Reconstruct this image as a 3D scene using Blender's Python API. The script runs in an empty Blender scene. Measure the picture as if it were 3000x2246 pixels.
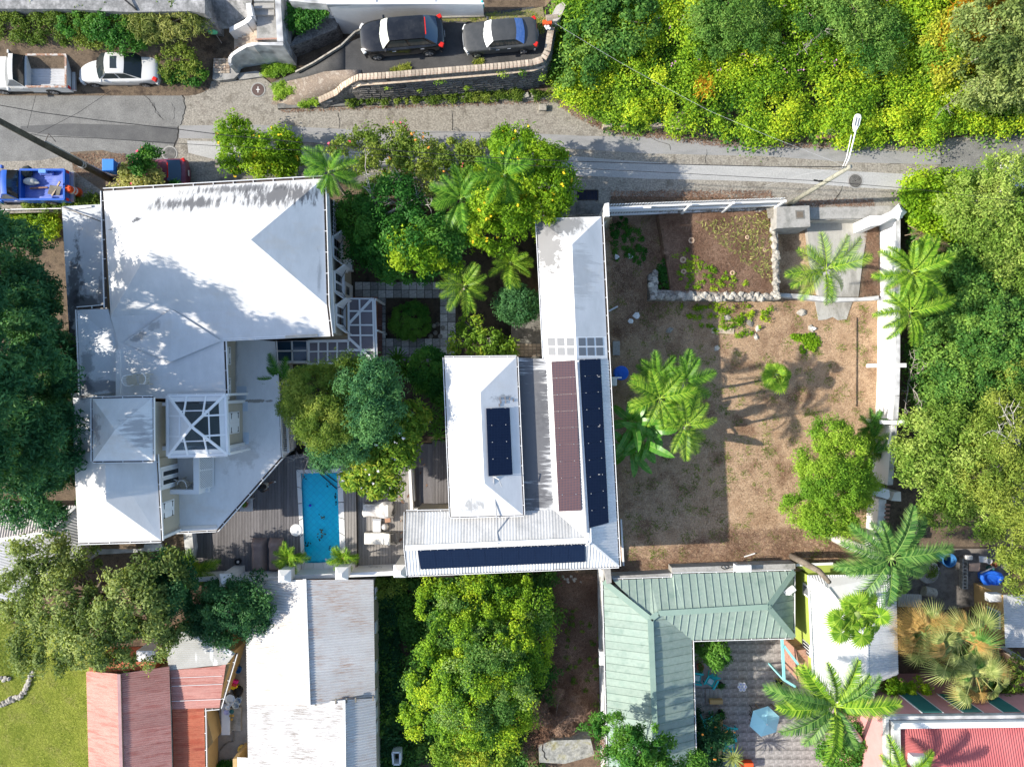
import bpy,bmesh,math,random
import numpy as np
from mathutils import Vector,Matrix
S=bpy.context.scene
C=S.collection
random.seed(7)
RNG=np.random.default_rng(11)
PI=math.pi
# ---------------------------------------------------------------- camera, sky, sun, exposure
CAM_H=43.0
FOC=2078.0
cam=bpy.data.cameras.new('camera')
cam.sensor_width=36.0
cam.lens=FOC/3000*36.0
cam.clip_start=0.5
cam.clip_end=1500
camo=bpy.data.objects.new('camera',cam)
camo.location=(0,0,CAM_H)
C.objects.link(camo)
S.camera=camo
SUN_EL,SUN_AZ=math.radians(31.5),math.radians(3.0)   # light travels towards +X, a little towards +Y
sd=Vector((math.cos(SUN_EL)*math.cos(SUN_AZ),math.cos(SUN_EL)*math.sin(SUN_AZ),-math.sin(SUN_EL)))
w=bpy.data.worlds.new('World')
S.world=w
w.use_nodes=True
nt=w.node_tree
sky=nt.nodes.new('ShaderNodeTexSky')
sky.sky_type='NISHITA'
sky.sun_disc=False
sky.sun_elevation=SUN_EL
sky.sun_rotation=math.radians(270)
sky.dust_density=1.0
nt.links.new(sky.outputs[0],nt.nodes['Background'].inputs[0])
nt.nodes['Background'].inputs[1].default_value=0.15
sl=bpy.data.lights.new('sun','SUN')
sl.energy=4.5
sl.angle=math.radians(0.55)
sl.color=(1.0,0.93,0.82)
so=bpy.data.objects.new('sun',sl)
so.rotation_euler=sd.to_track_quat('-Z','Y').to_euler()
so.location=(-60,0,60)
C.objects.link(so)
S.view_settings.view_transform='Standard'
S.view_settings.look='None'
S.view_settings.gamma=1.0
S.view_settings.use_curve_mapping=False
S.view_settings.exposure=0.9
# ---------------------------------------------------------------- helpers
def W(px,py,z=0.0):
 k=(CAM_H-z)/FOC
 return Vector(((px-1500)*k,(1123-py)*k,z))
def WW(pts,z):
 return [W(p[0],p[1],p[2] if len(p)>2 else z) for p in pts]
ORG={}
def root_of(o):
 return ORG.get(o.name,Vector((0,0,0))) if o is not None else Vector((0,0,0))
def link(o,parent=None):
 C.objects.link(o)
 if parent is not None:
  o.parent=parent
  ORG[o.name]=root_of(parent)
 return o
def tag(o,label,cat,group=None,kind=None):
 if label:o['label']=label
 if cat:o['category']=cat
 if group:o['group']=group
 if kind:o['kind']=kind
 return o
def thing(name,label,cat,loc=(0,0,0),group=None):
 o=bpy.data.objects.new(name,None)
 o.empty_display_size=.3
 o.location=loc
 C.objects.link(o)
 ORG[o.name]=Vector(loc)
 return tag(o,label,cat,group)
def dup(o,parent=None):
 c=o.copy()
 C.objects.link(c)
 if parent is not None:c.parent=parent
 ORG[c.name]=Vector((0,0,0))
 for ch in list(o.children):dup(ch,c)
 return c
class MB:
 def __init__(s):
  s.v=[];s.f=[];s.mi=[];s.m=0
 def add(s,vs,fs):
  b=len(s.v)
  s.v+=[tuple(v) for v in vs]
  for f in fs:
   s.f.append(tuple(i+b for i in f));s.mi.append(s.m)
  return s
 def poly(s,vs):return s.add(vs,[tuple(range(len(vs)))])
 def plate(s,vs,t,up=None):
  vs=[Vector(v) for v in vs]
  n=(vs[1]-vs[0]).cross(vs[2]-vs[0]).normalized() if up is None else Vector(up)
  if n.z<0 and up is None:
   vs.reverse();n=-n
  lo=[v-n*t for v in vs]
  k=len(vs)
  return s.add(vs+lo,[tuple(range(k)),tuple(range(2*k-1,k-1,-1))]+[(i,k+i,k+(i+1)%k,(i+1)%k) for i in range(k)])
 def prism(s,pts,z0,z1):
  pts=[(p[0],p[1]) for p in pts]
  a=sum(pts[i][0]*pts[(i+1)%len(pts)][1]-pts[(i+1)%len(pts)][0]*pts[i][1] for i in range(len(pts)))
  if a<0:pts.reverse()
  k=len(pts)
  return s.add([(x,y,z1) for x,y in pts]+[(x,y,z0) for x,y in pts],
     [tuple(range(k)),tuple(range(2*k-1,k-1,-1))]+[(i,k+i,k+(i+1)%k,(i+1)%k) for i in range(k)])
 def box(s,c,d,rz=0,ry=0):
  m=Matrix.Rotation(rz,3,'Z') @ Matrix.Rotation(ry,3,'Y')
  c=Vector(c)
  vs=[c+m @ Vector((x*d[0]/2,y*d[1]/2,z*d[2]/2)) for z in (-1,1) for y in (-1,1) for x in (-1,1)]
  return s.add(vs,[(0,2,3,1),(4,5,7,6),(0,1,5,4),(2,6,7,3),(0,4,6,2),(1,3,7,5)])
 def beam(s,p,q,wd,h,up=(0,0,1)):
  p,q=Vector(p),Vector(q)
  d=(q-p)
  if d.length<1e-6:return s
  d.normalize()
  u=Vector(up)
  if abs(d.dot(u))>.99:u=Vector((1,0,0))
  r=d.cross(u).normalized();u=r.cross(d)
  vs=[e+r*a*wd/2+u*b*h/2 for e in (p,q) for a,b in ((-1,-1),(1,-1),(1,1),(-1,1))]
  return s.add(vs,[(3,2,1,0),(4,5,6,7)]+[(i,(i+1)%4,4+(i+1)%4,4+i) for i in range(4)])
 def tube(s,pts,rad,n=8,cap=True):
  pts=[Vector(p) for p in pts]
  if not hasattr(rad,'__len__'):rad=[rad]*len(pts)
  vs=[]
  pu=None
  for i,p in enumerate(pts):
   d=(pts[min(i+1,len(pts)-1)]-pts[max(i-1,0)]).normalized()
   u=Vector((0,0,1)) if pu is None else pu
   if abs(d.dot(u))>.95:u=Vector((1,0,0))
   r=d.cross(u).normalized();u=r.cross(d);pu=u
   vs+=[p+(r*math.cos(2*PI*k/n)+u*math.sin(2*PI*k/n))*rad[i] for k in range(n)]
  fs=[(i*n+k,i*n+(k+1)%n,(i+1)*n+(k+1)%n,(i+1)*n+k) for i in range(len(pts)-1) for k in range(n)]
  if cap:fs+=[tuple(range(n-1,-1,-1)),tuple(range((len(pts)-1)*n,len(pts)*n))]
  return s.add(vs,fs)
 def lathe(s,c,prof,n=16,sx=1,sy=1):
  c=Vector(c)
  vs=[c+Vector((r*math.cos(2*PI*k/n)*sx,r*math.sin(2*PI*k/n)*sy,z)) for r,z in prof for k in range(n)]
  m=len(prof)
  fs=[(i*n+k,i*n+(k+1)%n,(i+1)*n+(k+1)%n,(i+1)*n+k) for i in range(m-1) for k in range(n)]
  return s.add(vs,fs+[tuple(range(n-1,-1,-1)),tuple(range((m-1)*n,m*n))])
 def build(s,name,mats,parent=None,smooth=False,kind=None,label=None):
  me=bpy.data.meshes.new(name)
  L=root_of(parent)
  me.from_pydata([(v[0]-L.x,v[1]-L.y,v[2]-L.z) for v in s.v],[],s.f)
  if not isinstance(mats,(list,tuple)):mats=[mats]
  for m in mats:me.materials.append(m)
  if len(mats)>1:me.polygons.foreach_set('material_index',s.mi)
  if smooth:me.polygons.foreach_set('use_smooth',[True]*len(me.polygons))
  o=bpy.data.objects.new(name,me)
  link(o,parent)
  if kind:o['kind']=kind
  if label:o['label']=label
  return o
def triangulate(o):
 bm=bmesh.new();bm.from_mesh(o.data)
 bmesh.ops.triangulate(bm,faces=bm.faces[:])
 bm.to_mesh(o.data);bm.free()
 return o
def bevel(o,wd=.02,seg=2):
 m=o.modifiers.new('bevel','BEVEL');m.width=wd;m.segments=seg;m.limit_method='ANGLE'
 return o
def offset_poly(pts,d):
 """inset (d>0) a simple polygon of xy points"""
 p=[Vector((q[0],q[1])) for q in pts]
 k=len(p)
 a=sum(p[i].x*p[(i+1)%k].y-p[(i+1)%k].x*p[i].y for i in range(k))
 sg=1 if a>0 else-1
 out=[]
 for i in range(k):
  e1=(p[i]-p[i-1]).normalized();e2=(p[(i+1)%k]-p[i]).normalized()
  n1=Vector((-e1.y,e1.x))*sg;n2=Vector((-e2.y,e2.x))*sg
  b=n1+n2
  den=max(.3,1+n1.dot(n2))
  out.append(p[i]+b*(d/den))
 return out
def clip_half(poly,n,c):
 """keep the points with n.p >= c"""
 out=[]
 for i in range(len(poly)):
  a,b=poly[i],poly[(i+1)%len(poly)]
  da,db=n.dot(a)-c,n.dot(b)-c
  if da>=0:out.append(a)
  if (da>0 and db<0) or (da<0 and db>0):out.append(a.lerp(b,da/(da-db)))
 return out
def strip(poly,n,a,b):
 p=clip_half([Vector(q) for q in poly],n,a)
 if len(p)<3:return []
 p=clip_half(p,-n,-b)
 return p if len(p)>=3 else []
def extent(poly,n):
 d=[n.dot(Vector(p)) for p in poly]
 return min(d),max(d)
def flatdir(poly,d):
 """direction d laid into the plane of poly"""
 n=(Vector(poly[1])-Vector(poly[0])).cross(Vector(poly[2])-Vector(poly[0])).normalized()
 d=Vector(d)
 return (d-n*d.dot(n)).normalized()
def pieces(name,poly,d,pitch,gap,t,mats,parent,jit=.004,lift=0.0):
 """cut a roof or floor face into strips along d, every strip an object of its own"""
 poly=[Vector(p) for p in poly]
 nrm=(poly[1]-poly[0]).cross(poly[2]-poly[0]).normalized()
 if nrm.z<0:nrm=-nrm
 n=flatdir(poly,d)
 a,b=extent(poly,n)
 k=max(1,round((b-a)/pitch));st=(b-a)/k
 out=[]
 for i in range(k):
  q=strip(poly,n,a+i*st+gap/2,a+(i+1)*st-gap/2)
  if not q:continue
  off=nrm*(random.uniform(-jit,jit)+lift)
  mb=MB().plate([v+off for v in q],t)
  out.append(mb.build(name,random.choice(mats) if isinstance(mats,list) else mats,parent))
 return out
def corrugated(name,poly,d,pitch,amp,mats,parent,sheet=10,t_under=.0,lift=.0):
 """corrugated sheets; d is the direction ACROSS the waves; each sheet an object"""
 poly=[Vector(p) for p in poly]
 nrm=(poly[1]-poly[0]).cross(poly[2]-poly[0]).normalized()
 if nrm.z<0:nrm=-nrm
 n=flatdir(poly,d)
 a,b=extent(poly,n)
 sw=pitch*sheet
 k=max(1,math.ceil((b-a)/sw))
 out=[]
 for i in range(k):
  mb=MB()
  s0=a+i*sw
  off=lift+random.uniform(0,.012)
  for j in range(sheet*4+1):
   x0,x1=s0+j*pitch/4,s0+(j+1)*pitch/4
   if x0>b:break
   q=strip(poly,n,x0,min(x1,b))
   if not q:continue
   ac=nrm.cross(n)
   mid=(x0+x1)/2
   vs=[v+nrm*(off+amp*math.cos(2*PI*((x0 if n.dot(v)<mid else x1)-a)/pitch)) for v in q]
   mb.poly(vs if (vs[1]-vs[0]).cross(vs[2]-vs[0]).dot(nrm)>0 else vs[::-1])
  if mb.f:out.append(mb.build(name,random.choice(mats) if isinstance(mats,list) else mats,parent))
 return out
def sheet(name,pts,z,m,kind='structure',label=None,parent=None,t=None):
 mb=MB()
 ws=WW(pts,z)
 if t is None:
  if (sum(ws[i].x*ws[(i+1)%len(ws)].y-ws[(i+1)%len(ws)].x*ws[i].y for i in range(len(ws))))<0:ws.reverse()
  mb.poly(ws)
 else:mb.prism(ws,z-t,z)
 o=mb.build(name,m,parent,kind=kind,label=label)
 return triangulate(o)
# ---------------------------------------------------------------- materials
class NB:
 def __init__(s,name):
  s.m=bpy.data.materials.new(name);s.m.use_nodes=True
  s.t=s.m.node_tree;s.p=s.t.nodes['Principled BSDF'];s.out=s.t.nodes['Material Output']
  s.tc=None
 def n(s,ty,**kw):
  nd=s.t.nodes.new(ty)
  for k,v in kw.items():setattr(nd,k,v)
  return nd
 def l(s,a,b):s.t.links.new(a,b)
 def coord(s,scale=(1,1,1),rot=0):
  if s.tc is None:s.tc=s.n('ShaderNodeTexCoord')
  mp=s.n('ShaderNodeMapping')
  s.l(s.tc.outputs['Object'],mp.inputs[0])
  mp.inputs['Scale'].default_value=scale
  mp.inputs['Rotation'].default_value=(0,0,rot)
  return mp.outputs[0]
 def noise(s,scale,detail=5,rough=.6,vec=None,dist=0):
  nd=s.n('ShaderNodeTexNoise')
  nd.inputs['Scale'].default_value=scale;nd.inputs['Detail'].default_value=detail
  nd.inputs['Roughness'].default_value=rough;nd.inputs['Distortion'].default_value=dist
  s.l(vec if vec is not None else s.coord(),nd.inputs['Vector'])
  return nd.outputs['Fac']
 def ramp(s,fac,stops):
  nd=s.n('ShaderNodeValToRGB')
  el=nd.color_ramp.elements
  while len(el)<len(stops):el.new(.5)
  for e,(p,c) in zip(el,stops):
   e.position=p;e.color=(c[0],c[1],c[2],1) if hasattr(c,'__len__') else (c,c,c,1)
  s.l(fac,nd.inputs[0])
  return nd.outputs[0]
 def mix(s,fac,a,b,mode='MIX'):
  nd=s.n('ShaderNodeMix',data_type='RGBA',blend_type=mode)
  for i,x in ((0,fac),(6,a),(7,b)):
   if isinstance(x,bpy.types.NodeSocket):s.l(x,nd.inputs[i])
   elif i==0:nd.inputs[0].default_value=x
   else:nd.inputs[i].default_value=(x[0],x[1],x[2],1)
  return nd.outputs[2]
 def math(s,op,a,b=0,clamp=False):
  nd=s.n('ShaderNodeMath',operation=op,use_clamp=clamp)
  for i,x in ((0,a),(1,b)):
   if isinstance(x,bpy.types.NodeSocket):s.l(x,nd.inputs[i])
   else:nd.inputs[i].default_value=x
  return nd.outputs[0]
 def bump(s,h,strength=.3,dist=.02):
  nd=s.n('ShaderNodeBump')
  nd.inputs['Strength'].default_value=strength;nd.inputs['Distance'].default_value=dist
  s.l(h,nd.inputs['Height']);s.l(nd.outputs[0],s.p.inputs['Normal'])
 def blob(s,c,r):
  """soft mask: 1 inside an ellipse of centre c and radii r (object space xy), 0 outside"""
  if s.tc is None:s.tc=s.n('ShaderNodeTexCoord')
  mp=s.n('ShaderNodeMapping',vector_type='TEXTURE')
  mp.inputs['Location'].default_value=(c[0],c[1],c[2] if len(c)>2 else 0)
  mp.inputs['Rotation'].default_value=(0,0,r[2] if len(r)>2 else 0)
  mp.inputs['Scale'].default_value=(r[0],r[1],1000)
  s.l(s.tc.outputs['Object'],mp.inputs[0])
  g=s.n('ShaderNodeTexGradient',gradient_type='SPHERICAL')
  s.l(mp.outputs[0],g.inputs[0])
  return g.outputs['Fac']
 def done(s,col,rough=.7,spec=.3,metal=0):
  if isinstance(col,bpy.types.NodeSocket):s.l(col,s.p.inputs['Base Color'])
  else:s.p.inputs['Base Color'].default_value=(col[0],col[1],col[2],1)
  s.p.inputs['Roughness'].default_value=rough
  s.p.inputs['Specular IOR Level'].default_value=spec
  s.p.inputs['Metallic'].default_value=metal
  return s.m
def mat(name,c1,c2=None,c3=None,scale=1.2,rough=.75,bump=0,bscale=25,fine=.0,vary=0.0,spec=.25,metal=0,stretch=(1,1,1),rot=0,lo=.35,hi=.65):
 b=NB(name)
 if c2 is None:c2=tuple(x*.8 for x in c1)
 f=b.noise(scale,8,.65,b.coord(stretch,rot))
 st=[(lo,c1),(hi,c2)] if c3 is None else [(lo,c1),((lo+hi)/2,c2),(hi,c3)]
 col=b.ramp(f,st)
 if fine:
  g=b.noise(bscale,3,.7)
  col=b.mix(1.0,col,b.ramp(g,[(.3,1-fine),(.7,1+fine*.5)]),'MULTIPLY')
 if vary:
  oi=b.n('ShaderNodeObjectInfo')
  col=b.mix(1.0,col,b.ramp(oi.outputs['Random'],[(0,1-vary),(1,1+vary*.6)]),'MULTIPLY')
 if bump:b.bump(b.noise(bscale,6,.7),bump,.02)
 return b.done(col,rough,spec,metal)
def foliage(name,dark,mid,lite,trans=.3,rough=.55,spec=.14):
 b=NB(name)
 at=b.n('ShaderNodeAttribute',attribute_name='tint')
 col=b.ramp(at.outputs['Fac'],[(.1,dark),(.5,mid),(.92,lite)])
 tr=b.n('ShaderNodeBsdfTranslucent')
 b.l(b.mix(1.0,col,(1.5,1.45,.5),'MULTIPLY'),tr.inputs[0])
 b.done(col,rough,spec)
 mx=b.n('ShaderNodeMixShader');mx.inputs[0].default_value=trans
 b.l(b.p.outputs[0],mx.inputs[1]);b.l(tr.outputs[0],mx.inputs[2]);b.l(mx.outputs[0],b.out.inputs[0])
 return b.m
# ---------------------------------------------------------------- foliage builders
def unit(a):return a/np.maximum(np.linalg.norm(a,axis=1,keepdims=True),1e-9)
def quad_mesh(name,V,tint,m,parent=None,kind=None,smooth=False):
 """V: (n,4,3) quads in world space, tint: (n,) one value per quad"""
 n=len(V)
 L=root_of(parent)
 V=V-np.array([L.x,L.y,L.z])
 me=bpy.data.meshes.new(name)
 me.vertices.add(n*4);me.vertices.foreach_set('co',V.reshape(-1).astype(np.float32))
 me.loops.add(n*4);me.loops.foreach_set('vertex_index',np.arange(n*4,dtype=np.int32))
 me.polygons.add(n)
 me.polygons.foreach_set('loop_start',np.arange(0,n*4,4,dtype=np.int32))
 at=me.attributes.new('tint','FLOAT','FACE')
 at.data.foreach_set('value',np.clip(tint,0,1).astype(np.float32))
 me.materials.append(m)
 me.update(calc_edges=True)
 o=bpy.data.objects.new(name,me)
 link(o,parent)
 if kind:o['kind']=kind
 return o
def leaf_quads(pos,nrm,size,aspect,fold=.12,droop=0.0):
 n=len(pos)
 r=RNG.normal(size=(n,3))
 t=unit(np.cross(nrm,r))
 if droop:t=unit(t+np.array([0,0,-droop]))
 b=unit(np.cross(nrm,t))
 L=(size*RNG.uniform(.65,1.3,n))[:,None]
 wd=L*aspect
 up=nrm*(L*fold)
 return np.stack([pos-t*L/2,pos+b*wd/2+up,pos+t*L/2,pos-b*wd/2+up],axis=1)
def clump_leaves(cc,rr,per,size,aspect,upb=.6,flat=.75,tint=None,spread=.35,fold=.12,droop=0.0,under=.12):
 """leaves over the outside of many small ellipsoid clumps; cc (k,3), rr (k,)"""
 k=len(cc)
 n=k*per
 ci=np.repeat(np.arange(k),per)
 d=unit(RNG.normal(size=(n,3)))
 flip=RNG.random(n)>under
 d[:,2]=np.where(flip,np.abs(d[:,2]),d[:,2])
 rad=rr[ci]*RNG.beta(3.2,2.2,n)*1.45
 an=RNG.uniform(.6,1.5,(k,3));an[:,2]=flat*RNG.uniform(.75,1.25,k)
 pos=cc[ci]+d*rad[:,None]*an[ci]+RNG.normal(size=(n,3))*(rr[ci]*.1)[:,None]
 nr=unit(d*.6+np.array([0,0,upb])+RNG.normal(size=(n,3))*.45)
 ct=RNG.uniform(0,1,k) if tint is None else tint
 tn=ct[ci]*(1-spread)+RNG.uniform(0,1,n)*spread
 return leaf_quads(pos,nr,np.full(n,size),aspect,fold,droop),tn
def lobes_to_clumps(lobes,k,rmin,rmax,shell=.72,upper=.8):
 """spread k clumps through lobes given as (x,y,z,rx,ry,rz)"""
 lb=np.array(lobes,float)
 vol=lb[:,3]*lb[:,4]
 pick=RNG.choice(len(lb),k,p=vol/vol.sum())
 d=unit(RNG.normal(size=(k,3)))
 d[:,2]=np.where(RNG.random(k)<upper,np.abs(d[:,2]),d[:,2]*.5)
 rad=RNG.uniform(shell,1.0,k)**.8
 cc=lb[pick,:3]+d*lb[pick,3:6]*rad[:,None]
 rr=rmin+(rmax*1.15-rmin)*RNG.random(k)**1.5
 return cc,rr
def branches(base,cc,r0,m,parent,n=9,name='branch',top=None):
 """a trunk that forks towards some of the clumps"""
 cen=Vector(cc.mean(axis=0)) if top is None else Vector(top)
 b=Vector(base)
 fork=b.lerp(cen,.55)+Vector((random.uniform(-.1,.1),random.uniform(-.1,.1),0))
 MB().tube([b,b.lerp(fork,.5)+Vector((random.uniform(-.15,.15),random.uniform(-.15,.15),0)),fork],[r0,r0*.8,r0*.6],8).build('trunk',m,parent,smooth=True)
 mb=MB()
 for i in RNG.choice(len(cc),min(n,len(cc)),replace=False):
  e=Vector(cc[i])
  mid=fork.lerp(e,.5)+Vector((random.uniform(-.3,.3),random.uniform(-.3,.3),random.uniform(0,.4)))
  mb.tube([fork,mid,e],[r0*.45,r0*.28,r0*.08],5)
 return mb
def patchy(xy,k,a=.62):
 """tone per clump: patches a metre or two wide plus a random part"""
 s=np.zeros(k)
 for i in range(4):
  t=RNG.uniform(0,2*PI);f=RNG.uniform(1.2,3.6)
  s+=np.sin(f*(xy[:,0]*math.cos(t)+xy[:,1]*math.sin(t))+RNG.uniform(0,6))
 return np.clip(.47+.33*s,0,1)*a+RNG.uniform(0,1,k)*(1-a)
def tree(name,label,cat,base,lobes,k,per,size,aspect,m,bark,rr=(.3,.6),r0=.14,group=None,shell=.72,upb=.6,flat=.75,nbr=9,spread=.35,fold=.12,droop=0.,tb=0.0,ts=1.0,flowers=None,upper=.8,under=.12):
 t=thing(name,label,cat,base,group)
 cc,r=lobes_to_clumps(lobes,k,rr[0],rr[1],shell,upper)
 # clumps share one tone over a patch of the crown, so that light and dark sprays show
 zt=patchy(cc[:,:2],k)
 q,tn=clump_leaves(cc,r,per,size,aspect,upb,flat,zt,spread,fold,droop,under)
 quad_mesh('crown',q,tb+tn*ts,m,t)
 bb=branches(base,cc,r0,bark,t,nbr)
 if bb.f:bb.build('branches',bark,t,smooth=True,kind='stuff')
 if flowers:
  fm,fn,fs=flowers
  i=RNG.choice(k,fn)
  d=unit(RNG.normal(size=(fn,3)));d[:,2]=np.abs(d[:,2])
  p=cc[i]+d*(r[i]*1.1)[:,None]
  p=np.repeat(p,3,axis=0)+RNG.normal(size=(fn*3,3))*fs*.35
  fq=leaf_quads(p,unit(RNG.normal(size=(len(p),3))*.4+np.array([0,0,1])),np.full(len(p),fs),.8)
  quad_mesh('blossom',fq,RNG.random(len(p)),fm,t,kind='stuff')
 return t
def in_poly(x,y,poly):
 c=np.zeros(len(x),bool)
 k=len(poly)
 for i in range(k):
  x1,y1=poly[i][0],poly[i][1];x2,y2=poly[(i+1)%k][0],poly[(i+1)%k][1]
  if y1==y2:continue
  hit=((y1>y) !=(y2>y)) & (x<(x2-x1)*(y-y1)/(y2-y1)+x1)
  c ^=hit
 return c
def sample_poly(poly,n):
 xs=[p[0] for p in poly];ys=[p[1] for p in poly]
 out=np.zeros((0,2))
 while len(out)<n:
  x=RNG.uniform(min(xs),max(xs),n*2);y=RNG.uniform(min(ys),max(ys),n*2)
  k=in_poly(x,y,poly)
  out=np.vstack([out,np.stack([x[k],y[k]],1)])
 return out[:n]
def cover(name,pts,z,k,per,size,aspect,m,rr=(.2,.5),zr=(0,.5),label=None,cat=None,upb=.7,flat=.8,zf=None,tint=None,spread=.35,kind='stuff',fold=.12,parent=None,sq=None):
 """low plants over a patch of ground: many clumps inside a polygon given in pixels"""
 poly=[(v.x,v.y) for v in WW(pts,z)]
 xy=sample_poly(poly,k)
 zz=RNG.uniform(zr[0],zr[1],k)+z
 if zf is not None:zz=zz+zf(xy[:,0],xy[:,1])
 cc=np.column_stack([xy,zz])
 r=RNG.uniform(rr[0],rr[1],k)
 zt=patchy(xy,k)
 if tint is not None:zt=zt*tint[1]+tint[0]
 q,tn=clump_leaves(cc,r,per,size,aspect,upb,flat,zt,spread,fold)
 o=quad_mesh(name,q,tn,m,parent,kind=kind)
 if label:tag(o,label,cat)
 return o
def blades(name,pts,z,n,h,wd,m,lean=.6,zf=None,clump=0,parent=None,label=None,cat=None):
 """grass: single narrow blades standing or lying in a polygon given in pixels"""
 poly=[(v.x,v.y) for v in WW(pts,z)]
 if clump:
  c0=sample_poly(poly,clump)
  xy=c0[RNG.integers(0,clump,n)]+RNG.normal(size=(n,2))*.16
  xy=xy[in_poly(xy[:,0],xy[:,1],poly)];n=len(xy)
 else:xy=sample_poly(poly,n)
 zz=np.full(n,z) if zf is None else z+zf(xy[:,0],xy[:,1])
 p=np.column_stack([xy,zz])
 a=RNG.uniform(0,2*PI,n)
 d=np.column_stack([np.cos(a)*lean,np.sin(a)*lean,np.full(n,1-lean*.6)])*(h*RNG.uniform(.5,1.3,n))[:,None]
 b=np.column_stack([-np.sin(a),np.cos(a),np.zeros(n)])*(wd*RNG.uniform(.6,1.3,n)/2)[:,None]
 V=np.stack([p-b,p+b,p+d+b*.25,p+d-b*.25],axis=1)
 o=quad_mesh(name,V,RNG.random(n)*.6+.4*(.5+.5*np.sin(xy[:,0]*2.1)*np.sin(xy[:,1]*1.7)),m,parent,kind='stuff')
 if label:tag(o,label,cat)
 return o
# ---- palms
def frond_mesh(name,L,n,ll,wd,rise,drop,m,splay=.75,hang=.35,jag=.2,stalk=.12,vee=.42):
 """a pinnate palm leaf lying along +X from the crown"""
 def rach(t):return np.array([L*(t-.12*drop*t*t),0,L*(rise*t-drop*t*t)])
 Q=[];T=[]
 for i in range(n):
  t=stalk+(1-stalk)*(i+.5)/n
  p=rach(t);f=rach(min(1.0,t+.02))-rach(t-.02);f=f/np.linalg.norm(f)
  ln=ll*(math.sin(PI*min(1,.16+.8*(t-stalk)/(1-stalk)))**.7)*RNG.uniform(1-jag,1+jag*.4)
  for s in (-1,1):
   sp=splay*(1-.55*t)
   d=f*(1-sp*.6)+np.array([0,s*(sp+.25),0])+np.array([0,0,vee+RNG.uniform(-.12,.12)])
   d/=np.linalg.norm(d)
   b=f*wd/2
   mid=p+d*ln*.5
   tip=p+d*ln*.95+np.array([0,0,-hang*ln*RNG.uniform(.7,1.3)])
   Q.append([p-b,p+b,mid+b*.9,mid-b*.9]);Q.append([mid-b*.9,mid+b*.9,tip+b*.15,tip-b*.15])
   tt=RNG.uniform(.05,.85);T+=[tt,min(1,tt+.12)]
 for i in range(8):
  a,c=rach(i/8),rach((i+1)/8)
  r=.022*L/2.2*(1.15-i/8)+.006
  for s in (-1,1):
   Q.append([a+[0,s*r,0],a+[0,0,r],c+[0,0,r*.85],c+[0,s*r*.85,0]][::s]);T.append(.95)
 o=quad_mesh(name,np.array(Q),np.array(T),m)
 me=o.data
 bpy.data.objects.remove(o)
 return me
def fan_mesh(name,R,m,seg=20,arc=300,stalk=.9,dip=.2,split=.62):
 Q=[];T=[]
 c=np.array([stalk,0,stalk*.25])
 for i in range(seg):
  a0=math.radians(-arc/2+arc*i/seg);a1=math.radians(-arc/2+arc*(i+1)/seg);am=(a0+a1)/2
  def pt(a,r,z):return c+np.array([r*math.cos(a),r*math.sin(a),z])
  rr=R*(1-.16*abs(am)/PI)*RNG.uniform(.92,1.05)
  zf=-dip*R
  p0=pt(a0,rr*split,zf*split*split+.02*R);p1=pt(a1,rr*split,zf*split*split+.02*R);pm=pt(am,rr*split,zf*split*split+.055*R)
  tip=pt(am,rr,zf-RNG.uniform(0,.1)*R)
  e=(p1-p0)*.06
  Q+=[[c,p0,pm,c+(pm-c)*.02],[c,pm,p1,c+(pm-c)*.02],[p0,tip-e,tip,pm],[pm,tip,tip+e,p1]]
  tt=RNG.uniform(.25,.8);T+=[tt,tt,tt+.12,tt+.12]
 for s in (-1,1):
  Q.append([[0,s*.025,0],[0,0,.02],c+[0,0,.012],c+[0,s*.016,0]][::s]);T.append(.9)
 o=quad_mesh(name,np.array(Q,float),np.array(T),m)
 me=o.data
 bpy.data.objects.remove(o)
 return me
def blade_mesh(name,L,wd,rise,drop,m,n=14,torn=.12,vee=.18):
 """a banana leaf along +X"""
 Q=[];T=[]
 def c(t):return np.array([L*(t-.1*drop*t*t),0,L*(rise*t-drop*t*t)])
 for i in range(n):
  t0,t1=.16+.84*i/n,.16+.84*(i+1)/n
  w0=wd*math.sin(PI*min(1,.12+.88*(i/n)))**.6;w1=wd*math.sin(PI*min(1,.12+.88*((i+1)/n)))**.6
  for s in (-1,1):
   k=RNG.uniform(1-torn,1)
   z0=vee*w0-.05*w0*RNG.random()
   a,b=c(t0),c(t1)
   Q.append([a,b,b+np.array([.05,s*w1*k,vee*w1]),a+np.array([.03,s*w0*k,z0])][::s])
   T.append(.35+.3*RNG.random())
 for i in range(8):
  t0,t1=i/8,(i+1)/8
  r=.03*(1.1-t0)
  for s in (-1,1):
   Q.append([c(t0)+[0,s*r,.005],c(t0)+[0,0,r],c(t1)+[0,0,r*.9],c(t1)+[0,s*r*.9,.005]][::s]);T.append(.98)
 o=quad_mesh(name,np.array(Q,float),np.array(T),m)
 me=o.data
 bpy.data.objects.remove(o)
 return me
def put(name,me,parent,loc,rz,ry=0,sc=1.0,rx=0):
 o=bpy.data.objects.new(name,me)
 link(o,parent)
 o.location=loc;o.rotation_euler=(rx,ry,rz);o.scale=(sc,sc,sc)
 return o
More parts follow.
